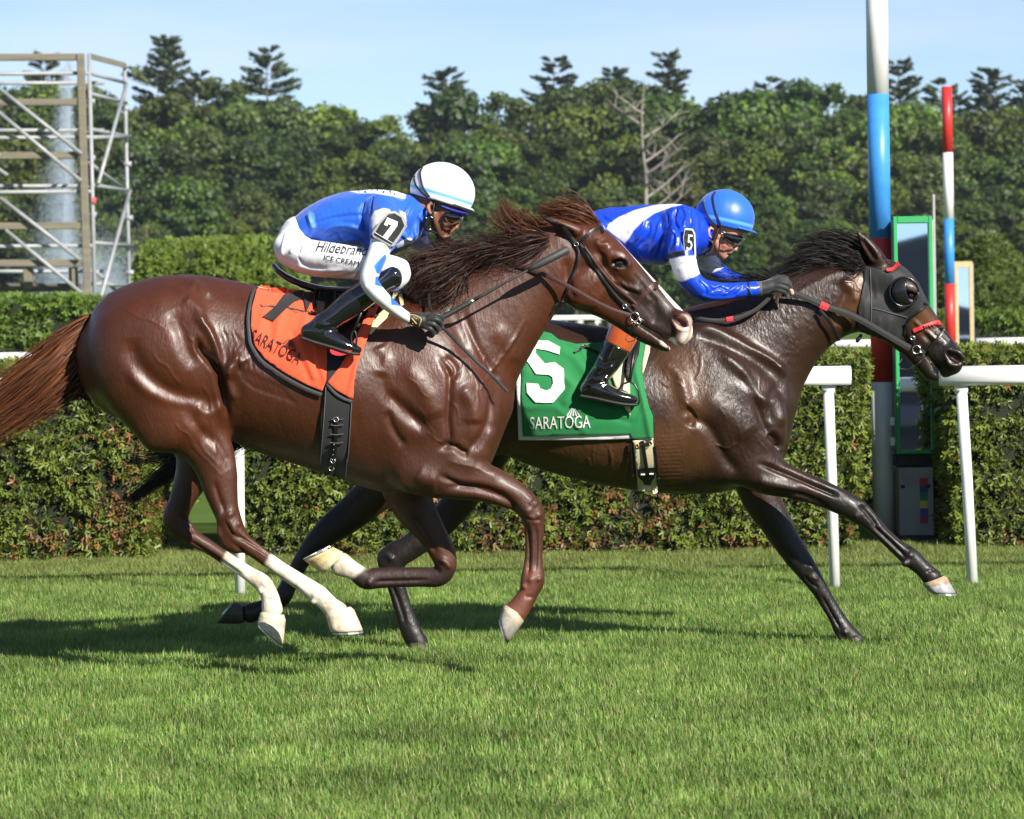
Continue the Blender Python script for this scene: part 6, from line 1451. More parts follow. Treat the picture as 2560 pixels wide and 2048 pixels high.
# -------------------------------------------------------------- rider in white cap
R7=empty('person',(W(800,700,Y7).x,Y7,W(800,760,Y7).z)); tag(R7,'crouching rider in white cap, blue silks and white breeches holding a whip','person')
Y=Y7
torso=[(425,560,92,.125),(520,510,112,.145),(640,486,152,.160),(780,470,172,.172),(900,462,172,.178),(1000,455,152,.165),(1085,455,115,.12)]
arm_n=[(945,445,90,.06,-.17),(965,520,88,.058,-.23),(955,600,76,.052,-.30),(925,700,66,.047,-.37),(888,790,60,.045,-.415),(868,865,58,.044,-.43),(905,930,55,.042,-.425),(975,1000,47,.037,-.39),(1050,1062,40,.031,-.345),(1115,1105,34,.026,-.31)]
arm_f=[(1040,460,90,.06,.17),(1100,520,82,.058,.19),(1165,590,66,.050,.20),(1205,640,55,.044,.18),(1245,680,40,.034,.15),(1285,715,30,.026,.12)]
def leg7(s): return ([(395,680,95,.10,s*.07),(470,715,112,.10,s*.12),(600,735,112,.092,s*.19),(740,750,106,.085,s*.25),(880,770,96,.075,s*.29),(990,790,88,.068,s*.31),(1045,810,80,.062,s*.315)],
                     [(1030,820,72,.056,s*.33),(960,875,72,.056,s*.345),(860,940,82,.058,s*.355),(760,1010,86,.056,s*.36),(660,1085,74,.05,s*.36),(580,1140,60,.044,s*.355)],
                     [(475,1188,46,.030,s*.35),(530,1195,66,.036,s*.355),(600,1220,66,.040,s*.36),(690,1262,50,.043,s*.36),(770,1295,34,.040,s*.355),(800,1305,24,.03,s*.35)])
thin=lambda L_,k=.82: [(p[0],p[1],p[2]*k,p[3]*k)+tuple(p[4:]) for p in L_]
ch=[(nd(ZJ,thin(torso),Y),dict(k=.02)),(nd(ZJ,thin(arm_n),Y),dict(k=.02)),(nd(ZJ,thin(arm_f),Y),dict(k=.02))]
for s in (-1,1):
    a,b,c=leg7(s)
    for q in (a,b,c): ch.append((nd(ZJ,thin(q),Y),dict(k=.015)))
ch.append((nd(ZJ,[(1110,1105,30,.024,-.31),(1180,1120,38,.022,-.31),(1260,1130,34,.022,-.305)],Y),dict(k=.01)))
ch.append((nd(ZJ,[(1280,712,28,.022,.12),(1310,730,30,.022,.10)],Y),dict(k=.01)))
ch.append((nd(ZJ,[(1050,440,95,.075),(1130,410,88,.062),(1200,400,92,.06)],Y),dict(k=.02)))     # neck
Zf=ZJ7
ch+= [(nd(Zf,[(650,700,330,.070),(840,700,370,.080),(980,760,290,.072)],Y),dict(k=.01)),
      (nd(Zf,[(900,860,270,.070),(890,980,225,.066),(868,1100,185,.060),(835,1220,142,.050),(822,1310,104,.040),(798,1383,58,.030)],Y),dict(k=.012)),
      (nd(Zf,[(700,1040,110,.062),(735,1180,100,.052),(780,1320,80,.036)],Y),dict(k=.012)),
      (nd(Zf,[(1040,1060,52,.012),(1058,1140,50,.012),(1074,1215,44,.014),(1070,1262,36,.017)],Y),dict(k=.008)),
      (nd(Zf,[(1045,1265,26,.018),(1010,1300,30,.022),(985,1325,30,.024),(975,1350,22,.024)],Y),dict(k=.008)),
      (nd(Zf,[(960,1382,26,.022),(930,1400,34,.024),(850,1420,40,.026)],Y),dict(k=.008)),
      (nd(Zf,[(1130,1352,8,.02),(985,1366,6,.02),(940,1372,5,.02)],Y),dict(k=.003,op='sub'))]
for s in (-1,1):
    ch.append((nd(Zf,[(870,1190,45,.014,s*.045),(960,1180,45,.014,s*.04)],Y),dict(k=.012)))
    ch.append((nd(Zf,[(615,870,26,.006,s*.078),(600,930,36,.009,s*.084),(625,1000,30,.007,s*.08),(665,1035,22,.006,s*.074)],Y),dict(k=.004)))
    ch.append((nd(Zf,[(690,880,24,.006,s*.074),(640,840,24,.006,s*.078)],Y),dict(k=.004)))
sk=(.20,.085,.046)
lips=[W(*q,Y) for q in Q(Zf,[(985,1345),(955,1385)])]
beard=[W(*q,Y) for q in Q(Zf,[(940,1390),(860,1410),(790,1400),(720,1330)])]
stub=[W(*q,Y) for q in Q(Zf,[(1010,1310),(960,1330)])]
hair7=[W(*q,Y) for q in Q(Zf,[(480,920),(560,900),(760,900)])]
sdf_obj('body',ch,.0042,M_skin7,R7,col=colfn(sk,[],[([W(*q,Y) for q in Q(Zf,[(560,850),(600,1010)])],[.03,.012],(.02,.012,.01),.4),(beard,.022,(.07,.035,.025),.8),(lips,.011,(.25,.08,.06),.6),(stub,.010,(.05,.025,.02),.7),([W(*q,Y-.08) for q in Q(Zf,[(600,930),(655,1010)])],.014,(.42,.17,.10),.5)]),rl=1)
sdf_obj('short_hair',[(nd(Zf,[(470,860,90,.05),(500,940,75,.052),(540,1010,50,.05)],Y),dict(k=.01)),(nd(Zf,[(700,860,60,.076),(740,930,40,.070),(745,990,22,.066)],Y),dict(k=.01))],.004,mat('dark_hair',(.010,.008,.007),rough=.7,bump=.6,bump_scale=400),R7)
# silks
mk=lambda pts,w,a,s=-1,z=ZJ: (z,pts,w,a,s)
jm=[mk([(500,520),(600,480),(700,460),(830,450)],16,-.004),mk([(560,560),(640,520),(760,520),(860,560)],14,.005),mk([(600,600),(720,570),(840,600)],12,-.005),mk([(650,560),(700,610),(720,640)],10,-.004),
    mk([(480,440),(500,500),(520,560)],12,.005),mk([(840,360),(820,450),(850,560)],10,-.006),mk([(900,300),(880,380),(880,450)],9,-.005),mk([(1130,340),(1090,420),(1060,470)],12,-.006),mk([(1160,380),(1120,460),(1100,520)],9,.005),
    mk([(1200,420),(1160,520),(1140,600)],9,-.005),mk([(1060,560),(1120,600),(1180,560)],12,.006),mk([(700,620),(780,600),(880,640)],10,.005),mk([(980,300),(1040,340),(1120,350)],12,.005),mk([(1180,440),(1200,500),(1210,560)],8,.005)]
jk,Vj,Fj=sdf_obj('silks_jacket',[(nd(ZJ,torso,Y),dict(k=.01)),(nd(ZJ,[(1060,450,135,.13),(1140,440,105,.09),(1190,440,80,.07)],Y),dict(k=.03)),
      (nd(ZJ,[(950,430,104,.075,-.14),(970,500,104,.072,-.21),(970,560,94,.064,-.27),(958,615,84,.058,-.315)],Y),dict(k=.02)),(nd(ZJ,[(1040,460,100,.07,.15),(1110,520,92,.066,.19),(1165,575,78,.06,.20)],Y),dict(k=.02)),
      (nd(ZJ,[(930,640,90,.11),(1050,600,80,.11),(1130,560,75,.09)],Y),dict(k=.03))],.0042,M_silk7,R7,marks=[(z_,p_,w_*.8,a_*2.1,s_) for z_,p_,w_,a_,s_ in jm],Yc=Y,rl=1,noise_d=.006,noise_s=14,
      col=colfn(BLU7,[(ZJ,[(748,300),(760,285),(900,278),(1105,300),(1098,348),(1000,328),(900,312),(800,314)],WHT,0),(ZJ,[(880,470),(905,425),(960,408),(1000,415),(1010,450),(960,480),(920,540),(895,560),(880,520)],WHT,-1),
      (ZJ,[(1040,640),(1100,600),(1140,600),(1150,630),(1060,660)],WHT,-1),(ZJ,[(486,420),(520,440),(535,530),(505,530),(486,470)],(.10,.25,.72),-1),(ZJ,[(1060,420),(1100,440),(1110,520),(1080,560),(1090,480)],WHT,-1)],ycut=Y))
BJ7=bvh_of(Vj,Fj)
for i in range(7): polyprint('print_dot',BJ7,ZJ,[(800+i*40,290),(812+i*40,290),(808+i*40,300),(798+i*40,300)],mat('navy_print',(.02,.04,.2)) if i==0 else bpy.data.materials['navy_print'],jk,Y-.1,.002)
wr=[mk([(880,840),(930,860),(950,900)],8,-.003),mk([(900,870),(850,900)],9,-.003),mk([(930,660),(900,720)],12,.003),mk([(1040,990),(1080,1040)],8,-.002),mk([(860,810),(920,830)],6,-.003),mk([(905,640),(980,700)],8,.002)]
sdf_obj('sleeve',[(nd(ZJ,arm_n[1:],Y),dict(k=.0))],.0040,M_sleeve,R7,marks=wr,Yc=Y,col=colfn(WHT,[(ZJ,[(972,695),(893,772),(918,822),(965,832),(990,760)],BLU7*1.3,-1),(ZJ,[(908,842),(903,898),(996,918),(955,835)],BLU7*1.3,-1),(ZJ,[(998,925),(1010,1022),(1108,1036),(1060,980)],BLU7*1.3,-1)],ycut=Y))
sdf_obj('sleeve',[(nd(ZJ,arm_f[1:],Y),dict(k=.0))],.0045,M_sleeve,R7,marks=[mk([(1180,620),(1240,660)],8,-.003,0)],Yc=Y,col=colfn(WHT,[(ZJ,[(1250,600),(1290,600),(1290,640),(1245,640)],BLU7,0)]))
# armband with number
def tilt_plane(z,x0,x1,y0,y1,Ya,Yb,bulge=0.):
    V=[];F=[]; n=8
    for i in range(n+1):
        t=i/n; x=x0+(x1-x0)*t; yy=Ya+(Yb-Ya)*t-bulge*math.sin(math.pi*t)
        for y in (y0,y1): V.append(tuple(W(*Q(z,[(x,y)])[0],yy)))
    for i in range(n): a=2*i; F.append((a,a+1,a+3,a+2))
    return BVHTree.FromPolygons(V,F)
PA7=tilt_plane(ZJ,860,1140,380,700,Y-.395,Y-.335,.016); PA5=tilt_plane(ZT,1360,1480,320,560,Y5-.285,Y5-.235,.012)
ob,bb=cloth('armband_plate',PA7,ZJ,[(985,432),(1030,425),(1085,455),(1108,515),(1075,580),(1030,648),(1005,655),(890,590),(885,565),(930,500)],mat('grey_vinyl_edge',(.30,.30,.30),rough=.5),R7,Y-.25,off=.004,step=5,thick=.006)
o_b=polyprint('armband_field',bb,ZJ,[(992,446),(1030,440),(1072,466),(1093,518),(1062,572),(1012,640),(900,576),(942,505)],mat('black_vinyl',(.012,.012,.013),rough=.35),ob,Y-.25,.002)
strap('armband_line',bb,ZJ,[(905,560),(960,595),(1015,628)],.0025,.0015,M_gripw,ob,Y-.25,.004)
polyprint('armband_number',bb,ZJ,[(984,466),(1050,494),(1046,520),(984,606),(954,590),(1010,516),(990,508),(984,522),(963,512)],M_whitecl,ob,Y-.25,.0045)
strap('armband_strap',BJ7,ZJ,[(890,590),(950,620),(1010,655)],.008,.003,M_blk,R7,Y-.25,.006)
# breeches
a_n,b_n,c_n=leg7(-1); a_f,b_f,c_f=leg7(1)
bm_=[mk([(430,560),(400,640),(370,700)],18,.004),mk([(480,560),(440,620),(420,700)],10,-.004),mk([(340,770),(420,810),(540,830)],12,-.005),mk([(380,830),(480,850),(600,860)],10,.004),mk([(560,880),(680,850),(800,820)],12,-.004),
     mk([(350,560),(330,640),(320,720)],14,.004),mk([(400,760),(520,800),(700,800)],16,.004),mk([(980,720),(1040,760),(1080,840)],9,-.003),mk([(640,860),(760,850),(800,800)],8,.003),mk([(420,720),(470,770),(600,790)],9,-.004)]
pch=[(nd(ZJ,[(425,548,98,.13),(395,620,110,.155),(392,700,105,.155)],Y),dict(k=.02)),(nd(ZJ,a_n,Y),dict(k=.03)),(nd(ZJ,a_f,Y),dict(k=.03)),(nd(ZJ,[(1055,790,70,.058,-.31),(1058,830,72,.058,-.315),(1030,870,60,.055,-.33)],Y),dict(k=.02)),(nd(ZJ,[(1050,800,74,.06,.31),(1040,850,70,.06,.32)],Y),dict(k=.02))]
pr,Vp,Fp=sdf_obj('breeches',pch,.0042,M_breech,R7,marks=[(z_,p_,w_*.8,a_*1.8,s_) for z_,p_,w_,a_,s_ in bm_],Yc=Y,rl=1,noise_d=.004,noise_s=14,col=colfn(WHT))
BP7=bvh_of(Vp,Fp); ink=mat('black_print',(.012,.012,.014),rough=.7)
c=Q(ZJ,[(690,668)])[0]; lettering('lettering',BP7,'Hildebrand',c,36,-5,ink,pr,Y-.28,.0025,shear=.38,sx=.80)
c=Q(ZJ,[(695,742)])[0]; lettering('lettering',BP7,'ICE CREAM',c,18.5,-10,ink,pr,Y-.28,.0025,sx=.98)
for s,bb_,cc_ in ((-1,b_n,c_n),(1,b_f,c_f)):
    bt,_,_=sdf_obj('boot',[(nd(ZJ,[(1010,845,84,.062,s*.335)]+bb_[1:],Y),dict(k=0)),(nd(ZJ,cc_,Y),dict(k=.02)),(nd(ZJ,[(590,1130,66,.046,s*.355),(540,1180,62,.04,s*.355)],Y),dict(k=.02))],.0042,M_boot,R7,rl=2,Yc=Y,
       marks=[mk([(500,1160),(580,1180),(650,1160)],10,-.005),mk([(520,1120),(600,1150),(680,1120)],10,.004),mk([(560,1190),(620,1170),(690,1180)],8,.004),mk([(540,1220),(560,1180),(620,1150)],5,-.002)])
    sdf_obj('sole',[(nd(ZJ,[(450,1232,14,.03,s*.35),(540,1262,16,.036,s*.355),(640,1290,15,.04,s*.36),(740,1322,14,.04,s*.36),(805,1332,12,.03,s*.355)],Y),dict(k=0))],.004,M_sole,R7)
def leather_stirrup(z,toe,Y,par,c_iron,r,lp,tread):
    c=W(*Q(z,[c_iron])[0],Y); 
    P=[c+Vector((math.cos(R(a))*r*.3,-.02+.0*a,math.sin(R(a))*r)) for a in range(-60,241,15)]; tube('stirrup_iron',P,.0042,M_blk,par,8)
    tube('stirrup_leather',[P[len(P)//2],W(*Q(z,[lp])[0],Y)],.006,M_blk,par,6)
leather_stirrup(ZJ,None,Y-.37,S7,(775,1240),.032,(845,1010),None)
bm=bmesh.new(); bmesh.ops.create_cone(bm,segments=28,radius1=1,radius2=1,depth=1,cap_ends=True); tcen=W(*Q(ZJ,[(695,1302)])[0],Y-.385)
bmesh.ops.transform(bm,matrix=Matrix.Translation(tcen)@Matrix.Rotation(R(-8),4,'Y')@Matrix.Diagonal((.043,.012,.023,1))@Matrix.Rotation(R(90),4,'X'),verts=bm.verts); me=bpy.data.meshes.new('stirrup_tread'); bm.to_mesh(me); bm.free(); link('stirrup_tread',me,M_redtape,S7,smooth=False)

# helmet
brim_mat=M_cap7
lb=(.16,.46,.75)
def c7f(ph,a):
    if 94<ph<103: return lb
    return tuple(WHT*.98)
hm,BH7,hc=dome('helmet',ZJ7,(838,652),545,480,.099,17.5,113,Y,M_cap7,R7,c7f,brim=.022)
for p in ([(505,262),(468,340),(478,440),(520,600),(590,700),(660,790),(720,850)],[(385,400),(368,440),(400,560),(500,680),(580,740),(650,800)]): strap('goggle_strap',BH7,ZJ7,p,.007,.002,M_black2,hm,Y-.09,.002)
sdf_obj('head_band',[(nd(Zf,[(820,905,50,.083),(960,960,55,.080),(1100,1000,55,.062),(1230,1025,40,.04)],Y),dict(k=0))],.004,mat('navy_band',(.012,.02,.22),rough=.5),R7)
def goggles(z,pts,Y,par,fr): 
    sdf_obj('goggles',[(nd(z,pts,Y),dict(k=0))],.0032,M_gog,par,rl=2)
goggles(Zf,[(890,1060,78,.088),(985,1085,104,.084),(1075,1100,92,.068),(1125,1100,66,.048)],Y,R7,None)
tube('goggle_frame',[W(*Q(Zf,[p])[0],Y-.080+abs(p[0]-900)*.00016) for p in ((870,1020),(890,1110),(930,1180),(990,1205),(1060,1180),(1120,1120))],.0028,mat('amber_frame',(.10,.035,.015),rough=.4),R7,6)
bh7=BVHTree.FromPolygons([(0,0,0),(0,0,.001),(0,.001,0)],[(0,1,2)])
ch7=lambda p,yo: W(*Q(Zf,[p])[0],Y+yo)
sdf_obj('chin_strap',[(nd(Zf,[(700,850,16,.012,-.07),(690,960,16,.012,-.076),(660,1070,26,.014,-.076),(600,1140,60,.016,-.070),(570,1200,56,.018,-.066),(560,1260,36,.02,-.06),(610,1300,22,.02,-.05),(720,1340,14,.018,-.035)],Y),dict(k=.0))],.0034,M_black2,R7)
for p in ((548,1085),(640,1075),(615,1275)): tube('buckle',[ch7(p,-.090),ch7((p[0]+40,p[1]+22),-.090)],.0035,M_metal,R7,6)
# gloves
def glove(z,Y,yo,pts,fs,thumb,r,m,par,cuff=None):
    ch=[(nd(z,[p+(yo,) for p in pts],Y),dict(k=.0))]
    for f in fs: ch.append(([(W(*Q(z,[p[:2]])[0],Y+yo+p[2]),r*(1-.10*i),r*(1-.10*i)) for i,p in enumerate(f)],dict(k=.0045,sub=4)))
    ch.append(([(W(*Q(z,[p[:2]])[0],Y+yo+p[2]),r*1.1*(1-.1*i),r*1.1*(1-.1*i)) for i,p in enumerate(thumb)],dict(k=.006,sub=4)))
    o,V,F=sdf_obj('glove',ch,.0024,m,par,rl=1); return o,bvh_of(V,F)
fs=[[(1255,1090,-.018),(1305,1085,-.020),(1335,1110,-.010),(1325,1140,.004),(1290,1140,.010)],[(1252,1112,-.022),(1300,1115,-.026),(1328,1145,-.014),(1312,1172,.002),(1280,1165,.010)],
    [(1245,1138,-.022),(1285,1148,-.024),(1308,1178,-.012),(1290,1200,.002),(1262,1188,.010)],[(1232,1160,-.018),(1262,1176,-.020),(1278,1204,-.010),(1262,1220,.002),(1240,1205,.010)]]
gl,BG7=glove(ZJ,Y,-.31,[(1108,1100,32,.026),(1140,1105,38,.028),(1190,1120,48,.026),(1240,1130,46,.024)],fs,[(1190,1090,.02),(1240,1085,.024),(1285,1095,.02),(1310,1110,.012)],.0105,M_glove,R7)
strap('glove_piping',BG7,ZJ,[(1118,1082),(1150,1085),(1180,1095),(1200,1112),(1195,1135),(1182,1165),(1196,1180)],.003,.0015,M_gold,gl,Y-.28,.001)
for q in ([(1140,1105),(1170,1140)],[(1170,1105),(1145,1140)],[(1155,1098),(1156,1150)]): strap('glove_emblem',BG7,ZJ,q,.004,.001,M_gold,gl,Y-.28,.001)
glove(ZJ,Y,.11,[(1270,705,30,.024),(1310,725,40,.026),(1345,740,40,.024)],[[(1350,715,-.01),(1375,735,-.015),(1365,765,-.008),(1340,770,.004)],[(1340,735,-.012),(1362,758,-.018),(1350,785,-.008),(1325,785,.004)],[(1328,750,-.012),(1345,775,-.018),(1330,800,-.008),(1310,798,.004)],[(1312,762,-.01),(1325,788,-.014),(1310,810,-.006),(1295,805,.004)]],[(1310,710,.0),(1340,705,-.01),(1365,720,-.01)],.0105,M_glove,R7)

# -------------------------------------------------------------- rider in blue cap
Y=Y5
R5=empty('person',(W(1500,700,Y5).x,Y5,W(1500,800,Y5).z)); tag(R5,'rider in blue cap and shiny blue silks with white sash crouching on the dark horse','person')
torso5=[(700,400,110,.13),(790,355,118,.145),(920,352,142,.158),(1060,365,172,.168),(1190,385,195,.175),(1300,385,200,.175),(1390,375,175,.155),(1450,375,130,.12)]
armn5=[(1370,330,105,.065,-.17),(1375,420,96,.062,-.20),(1375,510,84,.056,-.225),(1395,600,74,.05,-.24),(1435,680,68,.046,-.245),(1500,735,62,.043,-.24),(1590,752,60,.042,-.23),(1690,752,54,.039,-.215),(1790,745,47,.034,-.20),(1870,735,40,.030,-.185)]
armf5=[(1420,360,95,.06,.17),(1480,460,84,.056,.19),(1545,560,66,.05,.20),(1620,640,54,.045,.19),(1720,690,46,.04,.17),(1830,700,40,.034,.14),(1910,700,34,.028,.12)]
def leg5(s): return ([(650,470,110,.10,s*.07),(720,560,120,.10,s*.13),(830,640,115,.092,s*.21),(950,700,105,.08,s*.28),(1050,760,92,.07,s*.31),(1075,820,80,.062,s*.32)],
                     [(1070,830,80,.06,s*.325),(1030,940,88,.058,s*.34),(975,1060,94,.058,s*.35),(925,1160,86,.054,s*.35),(860,1260,74,.048,s*.35),(800,1340,66,.043,s*.35)],
                     [(745,1395,44,.030,s*.345),(800,1395,66,.038,s*.35),(870,1410,58,.042,s*.355),(950,1438,42,.044,s*.355),(1030,1455,32,.040,s*.35),(1065,1462,22,.03,s*.35)])
ch=[(nd(ZT,thin(torso5),Y),dict(k=.02)),(nd(ZT,thin(armn5),Y),dict(k=.02)),(nd(ZT,thin(armf5),Y),dict(k=.02))]
for s in (-1,1):
    for q in leg5(s): ch.append((nd(ZT,thin(q),Y),dict(k=.015)))
ch.append((nd(ZT,[(1870,735,34,.026,-.185),(1960,720,38,.022,-.18),(2030,715,34,.022,-.17)],Y),dict(k=.01)))
ch.append((nd(ZT,[(1905,700,30,.024,.12),(1970,700,34,.022,.10)],Y),dict(k=.01)))
ch.append((nd(ZT,[(1430,380,100,.075),(1500,370,82,.06),(1560,350,78,.058)],Y),dict(k=.02)))
Zg=ZJ5
ch+=[(nd(Zg,[(330,520,230,.068),(460,520,270,.078),(570,570,220,.070)],Y),dict(k=.01)),
     (nd(Zg,[(545,640,180,.068),(520,740,150,.062),(485,840,122,.055),(452,925,86,.044),(450,985,58,.034),(455,1015,36,.026)],Y),dict(k=.012)),
     (nd(Zg,[(350,760,90,.060),(380,860,85,.050),(420,960,62,.034)],Y),dict(k=.012)),
     (nd(Zg,[(610,780,34,.011),(618,840,32,.011),(622,885,31,.013),(618,914,26,.016)],Y),dict(k=.007)),
     (nd(Zg,[(575,915,22,.018),(550,945,24,.021),(535,965,18,.022)],Y),dict(k=.006)),
     (nd(Zg,[(505,985,20,.021),(485,1005,24,.022)],Y),dict(k=.006)),
     (nd(Zg,[(600,965,6,.02),(505,972,5,.02),(470,960,4,.02)],Y),dict(k=.003,op='sub'))]
for s in (-1,1):
    ch.append((nd(Zg,[(470,850,32,.013,s*.042),(530,850,32,.012,s*.036)],Y),dict(k=.012)))
    ch.append((nd(Zg,[(285,630,18,.006,s*.076),(262,680,26,.009,s*.082),(280,730,20,.007,s*.078),(305,760,12,.006,s*.072)],Y),dict(k=.004)))
    ch.append((nd(Zg,[(330,650,16,.006,s*.072),(300,620,16,.006,s*.076)],Y),dict(k=.004)))
sdf_obj('body',ch,.0045,M_skin5,R5,rl=1,col=colfn((.50,.25,.17),[],[([W(*q,Y) for q in Q(Zg,[(545,955),(500,990)])],.010,(.42,.13,.10),.6),([W(*q,Y-.05) for q in Q(Zg,[(420,900),(500,890)])],.02,(.52,.20,.14),.9),([W(*q,Y) for q in Q(Zg,[(180,640),(230,780)])],.03,(.12,.06,.035),.6)]))
jm=[mk(p,w,a,s,ZT) for p,w,a,s in (([(1060,430),(1110,350),(1130,270)],10,.006,-1),([(1090,470),(1150,380),(1160,300)],10,-.006,-1),([(1150,520),(1200,400),(1230,300)],11,.007,-1),([(1200,560),(1250,420),(1300,280)],12,-.007,-1),([(1250,600),(1300,450),(1330,330)],10,.006,-1),
    ([(1340,200),(1320,280),(1350,350)],11,-.008,-1),([(1370,190),(1400,260),(1380,330)],10,.008,-1),([(1300,330),(1340,400),(1330,500)],10,.006,-1),([(1010,440),(1080,520),(1180,600)],12,-.006,-1),([(830,250),(900,300),(1000,320)],12,-.005,-1),
    ([(780,260),(850,340),(900,420)],10,.006,-1),([(1420,200),(1440,280),(1430,340)],9,-.007,-1),([(1000,250),(1040,300),(1020,380)],9,.005,-1),([(1250,200),(1280,260),(1270,330)],9,-.005,-1))]
jk5,Vj,Fj=sdf_obj('silks_jacket',[(nd(ZT,torso5,Y),dict(k=.01)),(nd(ZT,[(1420,370,140,.12),(1480,380,110,.09),(1520,400,80,.07)],Y),dict(k=.03)),
     (nd(ZT,[(1360,300,120,.075,-.14)]+[(a,b,c*1.10,d*1.12,e) for a,b,c,d,e in armn5[1:]],Y),dict(k=.02)),(nd(ZT,[(a,b,c*1.12,d*1.12,e) for a,b,c,d,e in armf5[:-1]],Y),dict(k=.02))],.0042,M_silk5,R5,Yc=Y,rl=1,noise_d=.008,noise_s=13,
     marks=[(z_,p_,w_*.85,a_*1.6,s_) for z_,p_,w_,a_,s_ in jm]+[mk(p,w,a,-1,ZT) for p,w,a in (([(1480,680),(1530,740),(1520,790)],9,-.006),([(1540,690),(1580,730),(1640,700)],8,.006),([(1560,760),(1620,730),(1680,760)],8,-.006),([(1640,780),(1700,740),(1740,700)],8,.006),([(1700,790),(1750,750),(1780,720)],7,-.005),([(1500,780),(1600,800),(1720,790)],9,.005),([(1760,700),(1800,730),(1830,780)],7,.004),([(1400,560),(1340,600),(1350,640)],10,-.004),([(1450,560),(1420,620),(1440,680)],9,.004))],
     col=colfn(BLU5,[(ZT,[(880,345),(900,310),(960,270),(1060,225),(1200,188),(1330,165),(1420,150),(1462,165),(1455,188),(1400,182),(1300,205),(1190,245),(1110,300),(1060,350),(1030,400),(1000,440),(960,410)],WHT,-1),
        (ZT,[(1255,590),(1290,545),(1350,530),(1470,520),(1500,560),(1510,625),(1470,650),(1370,692),(1330,680)],WHT,-1),(ZT,[(1455,520),(1600,520),(1640,600),(1560,640),(1490,610)],WHT,1),
        (ZT,[(1796,690),(1812,690),(1818,800),(1800,800)],(.015,.015,.02),-1)],ycut=Y))
BJ5=bvh_of(Vj,Fj)
strap('sleeve_band',BJ5,ZT,[(1262,555),(1290,530),(1330,512),(1390,500)],.018,.003,M_black2,R5,Y-.28,.003)
ob,bb=cloth('armband_plate',PA5,ZT,[(1390,342),(1440,346),(1456,375),(1462,520),(1455,538),(1400,528),(1385,505),(1378,400)],M_gripw,R5,Y-.25,off=.004,step=5,thick=.006)
polyprint('armband_field',bb,ZT,[(1394,352),(1436,356),(1448,378),(1453,514),(1448,528),(1406,518),(1394,500),(1386,402)],bpy.data.materials['black_vinyl'],ob,Y-.25,.002)
c=Q(ZT,[(1421,440)])[0]; lettering('armband_number',bb,'5',c,56,-4,M_whitecl,ob,Y-.25,.0045,sx=.62)
a_n,b_n,c_n=leg5(-1); a_f,b_f,c_f=leg5(1)
sdf_obj('breeches',[(nd(ZT,[(700,400,112,.13),(650,460,115,.15),(660,520,110,.15)],Y),dict(k=.02)),(nd(ZT,a_n,Y),dict(k=.03)),(nd(ZT,a_f,Y),dict(k=.03)),(nd(ZT,[(1070,800,84,.064,-.32),(1050,900,86,.06,-.335)],Y),dict(k=.02)),(nd(ZT,[(1070,800,84,.064,.32),(1050,900,86,.06,.335)],Y),dict(k=.02))],.005,M_breech,R5,Yc=Y,noise_d=.003,noise_s=14,col=colfn(WHT))
for s,b_,c_ in ((-1,b_n,c_n),(1,b_f,c_f)):
    sdf_obj('boot_top',[(nd(ZT,[(1010,985,98,.062,s*.345),(980,1050,98,.061,s*.35),(950,1112,93,.059,s*.35)],Y),dict(k=0,cap=.15))],.004,M_btop,R5,Yc=Y)
    sdf_obj('boot',[(nd(ZT,[(945,1120,92,.058,s*.35),(905,1195,82,.053,s*.35),(855,1275,72,.047,s*.35),(800,1345,64,.043,s*.35),(790,1385,62,.042,s*.35)],Y),dict(k=0,cap=.3)),(nd(ZT,c_,Y),dict(k=.02))],.0040,M_boot5,R5,rl=1,Yc=Y,
       marks=[mk(p,w,a,0,ZT) for p,w,a in (([(820,1180),(870,1220),(950,1200)],10,-.005),([(800,1240),(860,1260),(930,1240)],10,.006),([(760,1290),(820,1310),(900,1290)],8,-.006),([(780,1330),(840,1330),(890,1310)],8,.006),([(740,1340),(800,1360),(880,1340)],7,-.005),([(830,1380),(870,1360),(900,1390)],5,.003))])
    sdf_obj('sole',[(nd(ZT,[(715,1438,13,.03,s*.345),(800,1452,14,.036,s*.35),(900,1474,14,.042,s*.355),(1000,1492,14,.042,s*.355),(1075,1494,11,.03,s*.35)],Y),dict(k=0))],.004,M_sole,R5)
st5=[W(*Q(ZT,[p])[0],Y-.37) for p in ((955,1400),(985,1360),(1030,1345),(1065,1365),(1088,1410),(1095,1470),(1080,1500))]; tube('stirrup_iron',st5,.0042,mat('dark_metal',(.05,.05,.055),rough=.3,metal=.7),S5,8)
tube('stirrup_leather',[st5[2],W(*Q(ZT,[(1050,1200)])[0],Y-.34),W(*Q(ZT,[(1075,1080)])[0],Y-.3)],.007,M_blk,S5,6)
brim_mat=M_cap5
def c5f(ph,a):
    if 93<ph<102: return (.10,.36,.80)
    return (.020,.13,.64)
hm5,BH5,hc5=dome('helmet',ZJ5,(480,486),392,362,.097,13,112,Y,M_cap5,R5,c5f,brim=.032)
kn=W(*Q(ZJ5,[(545,128)])[0],Y); bm=bmesh.new(); bmesh.ops.create_uvsphere(bm,u_segments=14,v_segments=8,radius=.009); bmesh.ops.transform(bm,matrix=Matrix.Translation(kn+Vector((0,0,-.003)))@Matrix.Diagonal((1,1,.4,1)),verts=bm.verts); me=bpy.data.meshes.new('cap_button'); bm.to_mesh(me); bm.free(); me.attributes.new('Col','FLOAT_COLOR','POINT'); [setattr(d,'color',(.02,.13,.64,1)) for d in me.attributes['Col'].data]; link('cap_button',me,M_cap5,hm5)
for p in ([(355,160),(325,230),(345,350),(385,480),(430,600)],[(215,260),(200,310),(235,420),(300,530),(370,590)]): strap('goggle_strap',BH5,ZJ5,p,.007,.002,M_black2,hm5,Y-.09,.002)
goggles(Zg,[(480,740,70,.088),(560,762,88,.084),(635,778,80,.068),(685,775,56,.048)],Y,R5,None)
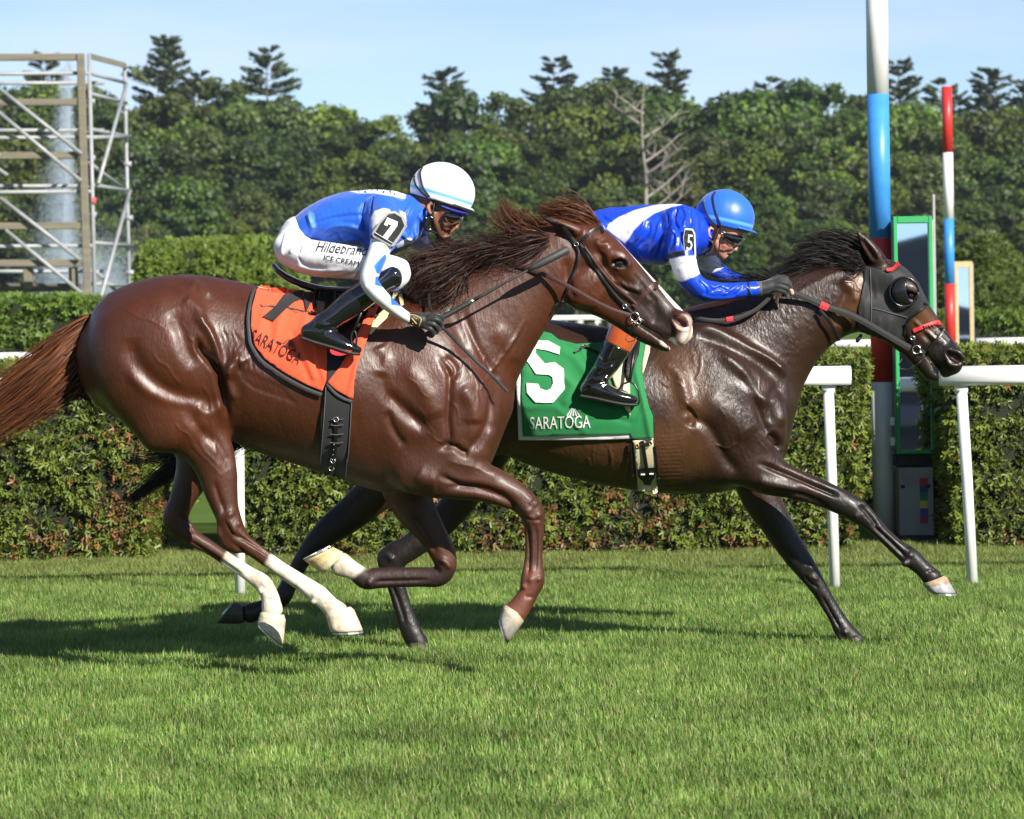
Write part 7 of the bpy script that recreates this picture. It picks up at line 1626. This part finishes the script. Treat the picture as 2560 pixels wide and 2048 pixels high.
tube('goggle_frame',[W(*Q(Zg,[p])[0],Y-.080+abs(p[0]-500)*.00018) for p in ((470,750),(490,830),(540,865),(600,860),(660,840),(710,790),(728,745))],.0025,M_black2,R5,6)
ring('strap_buckle',W(*Q(Zg,[(457,690)])[0],Y-.082),.006,.0015,M_metal,R5,sq=.8)
sdf_obj('chin_strap',[(nd(Zg,[(225,600,9,.008,-.072),(220,700,9,.008,-.078),(260,770,10,.008,-.074),(320,830,16,.014,-.062),(300,930,34,.02,-.05),(270,960,30,.03,-.04)],Y),dict(k=0)),(nd(Zg,[(395,620,22,.010,-.074),(370,720,26,.010,-.070),(330,820,22,.010,-.064)],Y),dict(k=0))],.0034,mat('dark_brown_strap',(.04,.022,.014),rough=.5),R5)
fs=[[(1968,690,-.012),(2020,672,-.018),(2062,684,-.018),(2080,712,-.004),(2050,722,.006)],[(1972,705,-.018),(2020,695,-.026),(2066,708,-.024),(2085,738,-.008),(2055,745,.004)],
    [(1968,725,-.020),(2012,722,-.028),(2055,735,-.026),(2072,760,-.010),(2045,765,.004)],[(1960,742,-.016),(2000,745,-.024),(2038,757,-.022),(2054,776,-.010),(2030,780,.004)]]
gl5,BG5=glove(ZT,Y,-.180,[(1845,740,50,.040),(1880,736,48,.039),(1915,731,46,.036),(1945,722,46,.034),(1985,715,44,.028)],fs,[(1945,690,.02),(1990,668,.02),(2035,662,.012),(2060,670,.004)],.0105,M_glove5,R5)
strap('glove_cuff',BG5,ZT,[(1868,695),(1872,730),(1870,780)],.03,.002,M_elast,gl5,Y-.19,.002)
sdf_obj('fingertip',[([(W(*Q(ZT,[p])[0],Y-.192),.0085,.0085) for p in ((2070,738),(2088,752),(2092,768))],dict(k=0,sub=3))],.0024,M_skin5,R5,col=colfn((.55,.30,.21)))
glove(ZT,Y,.11,[(1900,700,32,.026),(1950,700,42,.026),(1990,700,40,.024)],[[(1995,680,-.01),(2030,690,-.012),(2035,720,-.004)],[(1990,698,-.012),(2022,712,-.014),(2022,742,-.004)],[(1982,715,-.012),(2008,732,-.014),(2005,758,-.004)],[(1970,728,-.010),(1992,748,-.012),(1988,768,-.004)]],[(1950,680,.0),(1990,668,-.008),(2020,678,-.01)],.0105,M_glove5,R5)
print('riders',_t.time()-_t0)
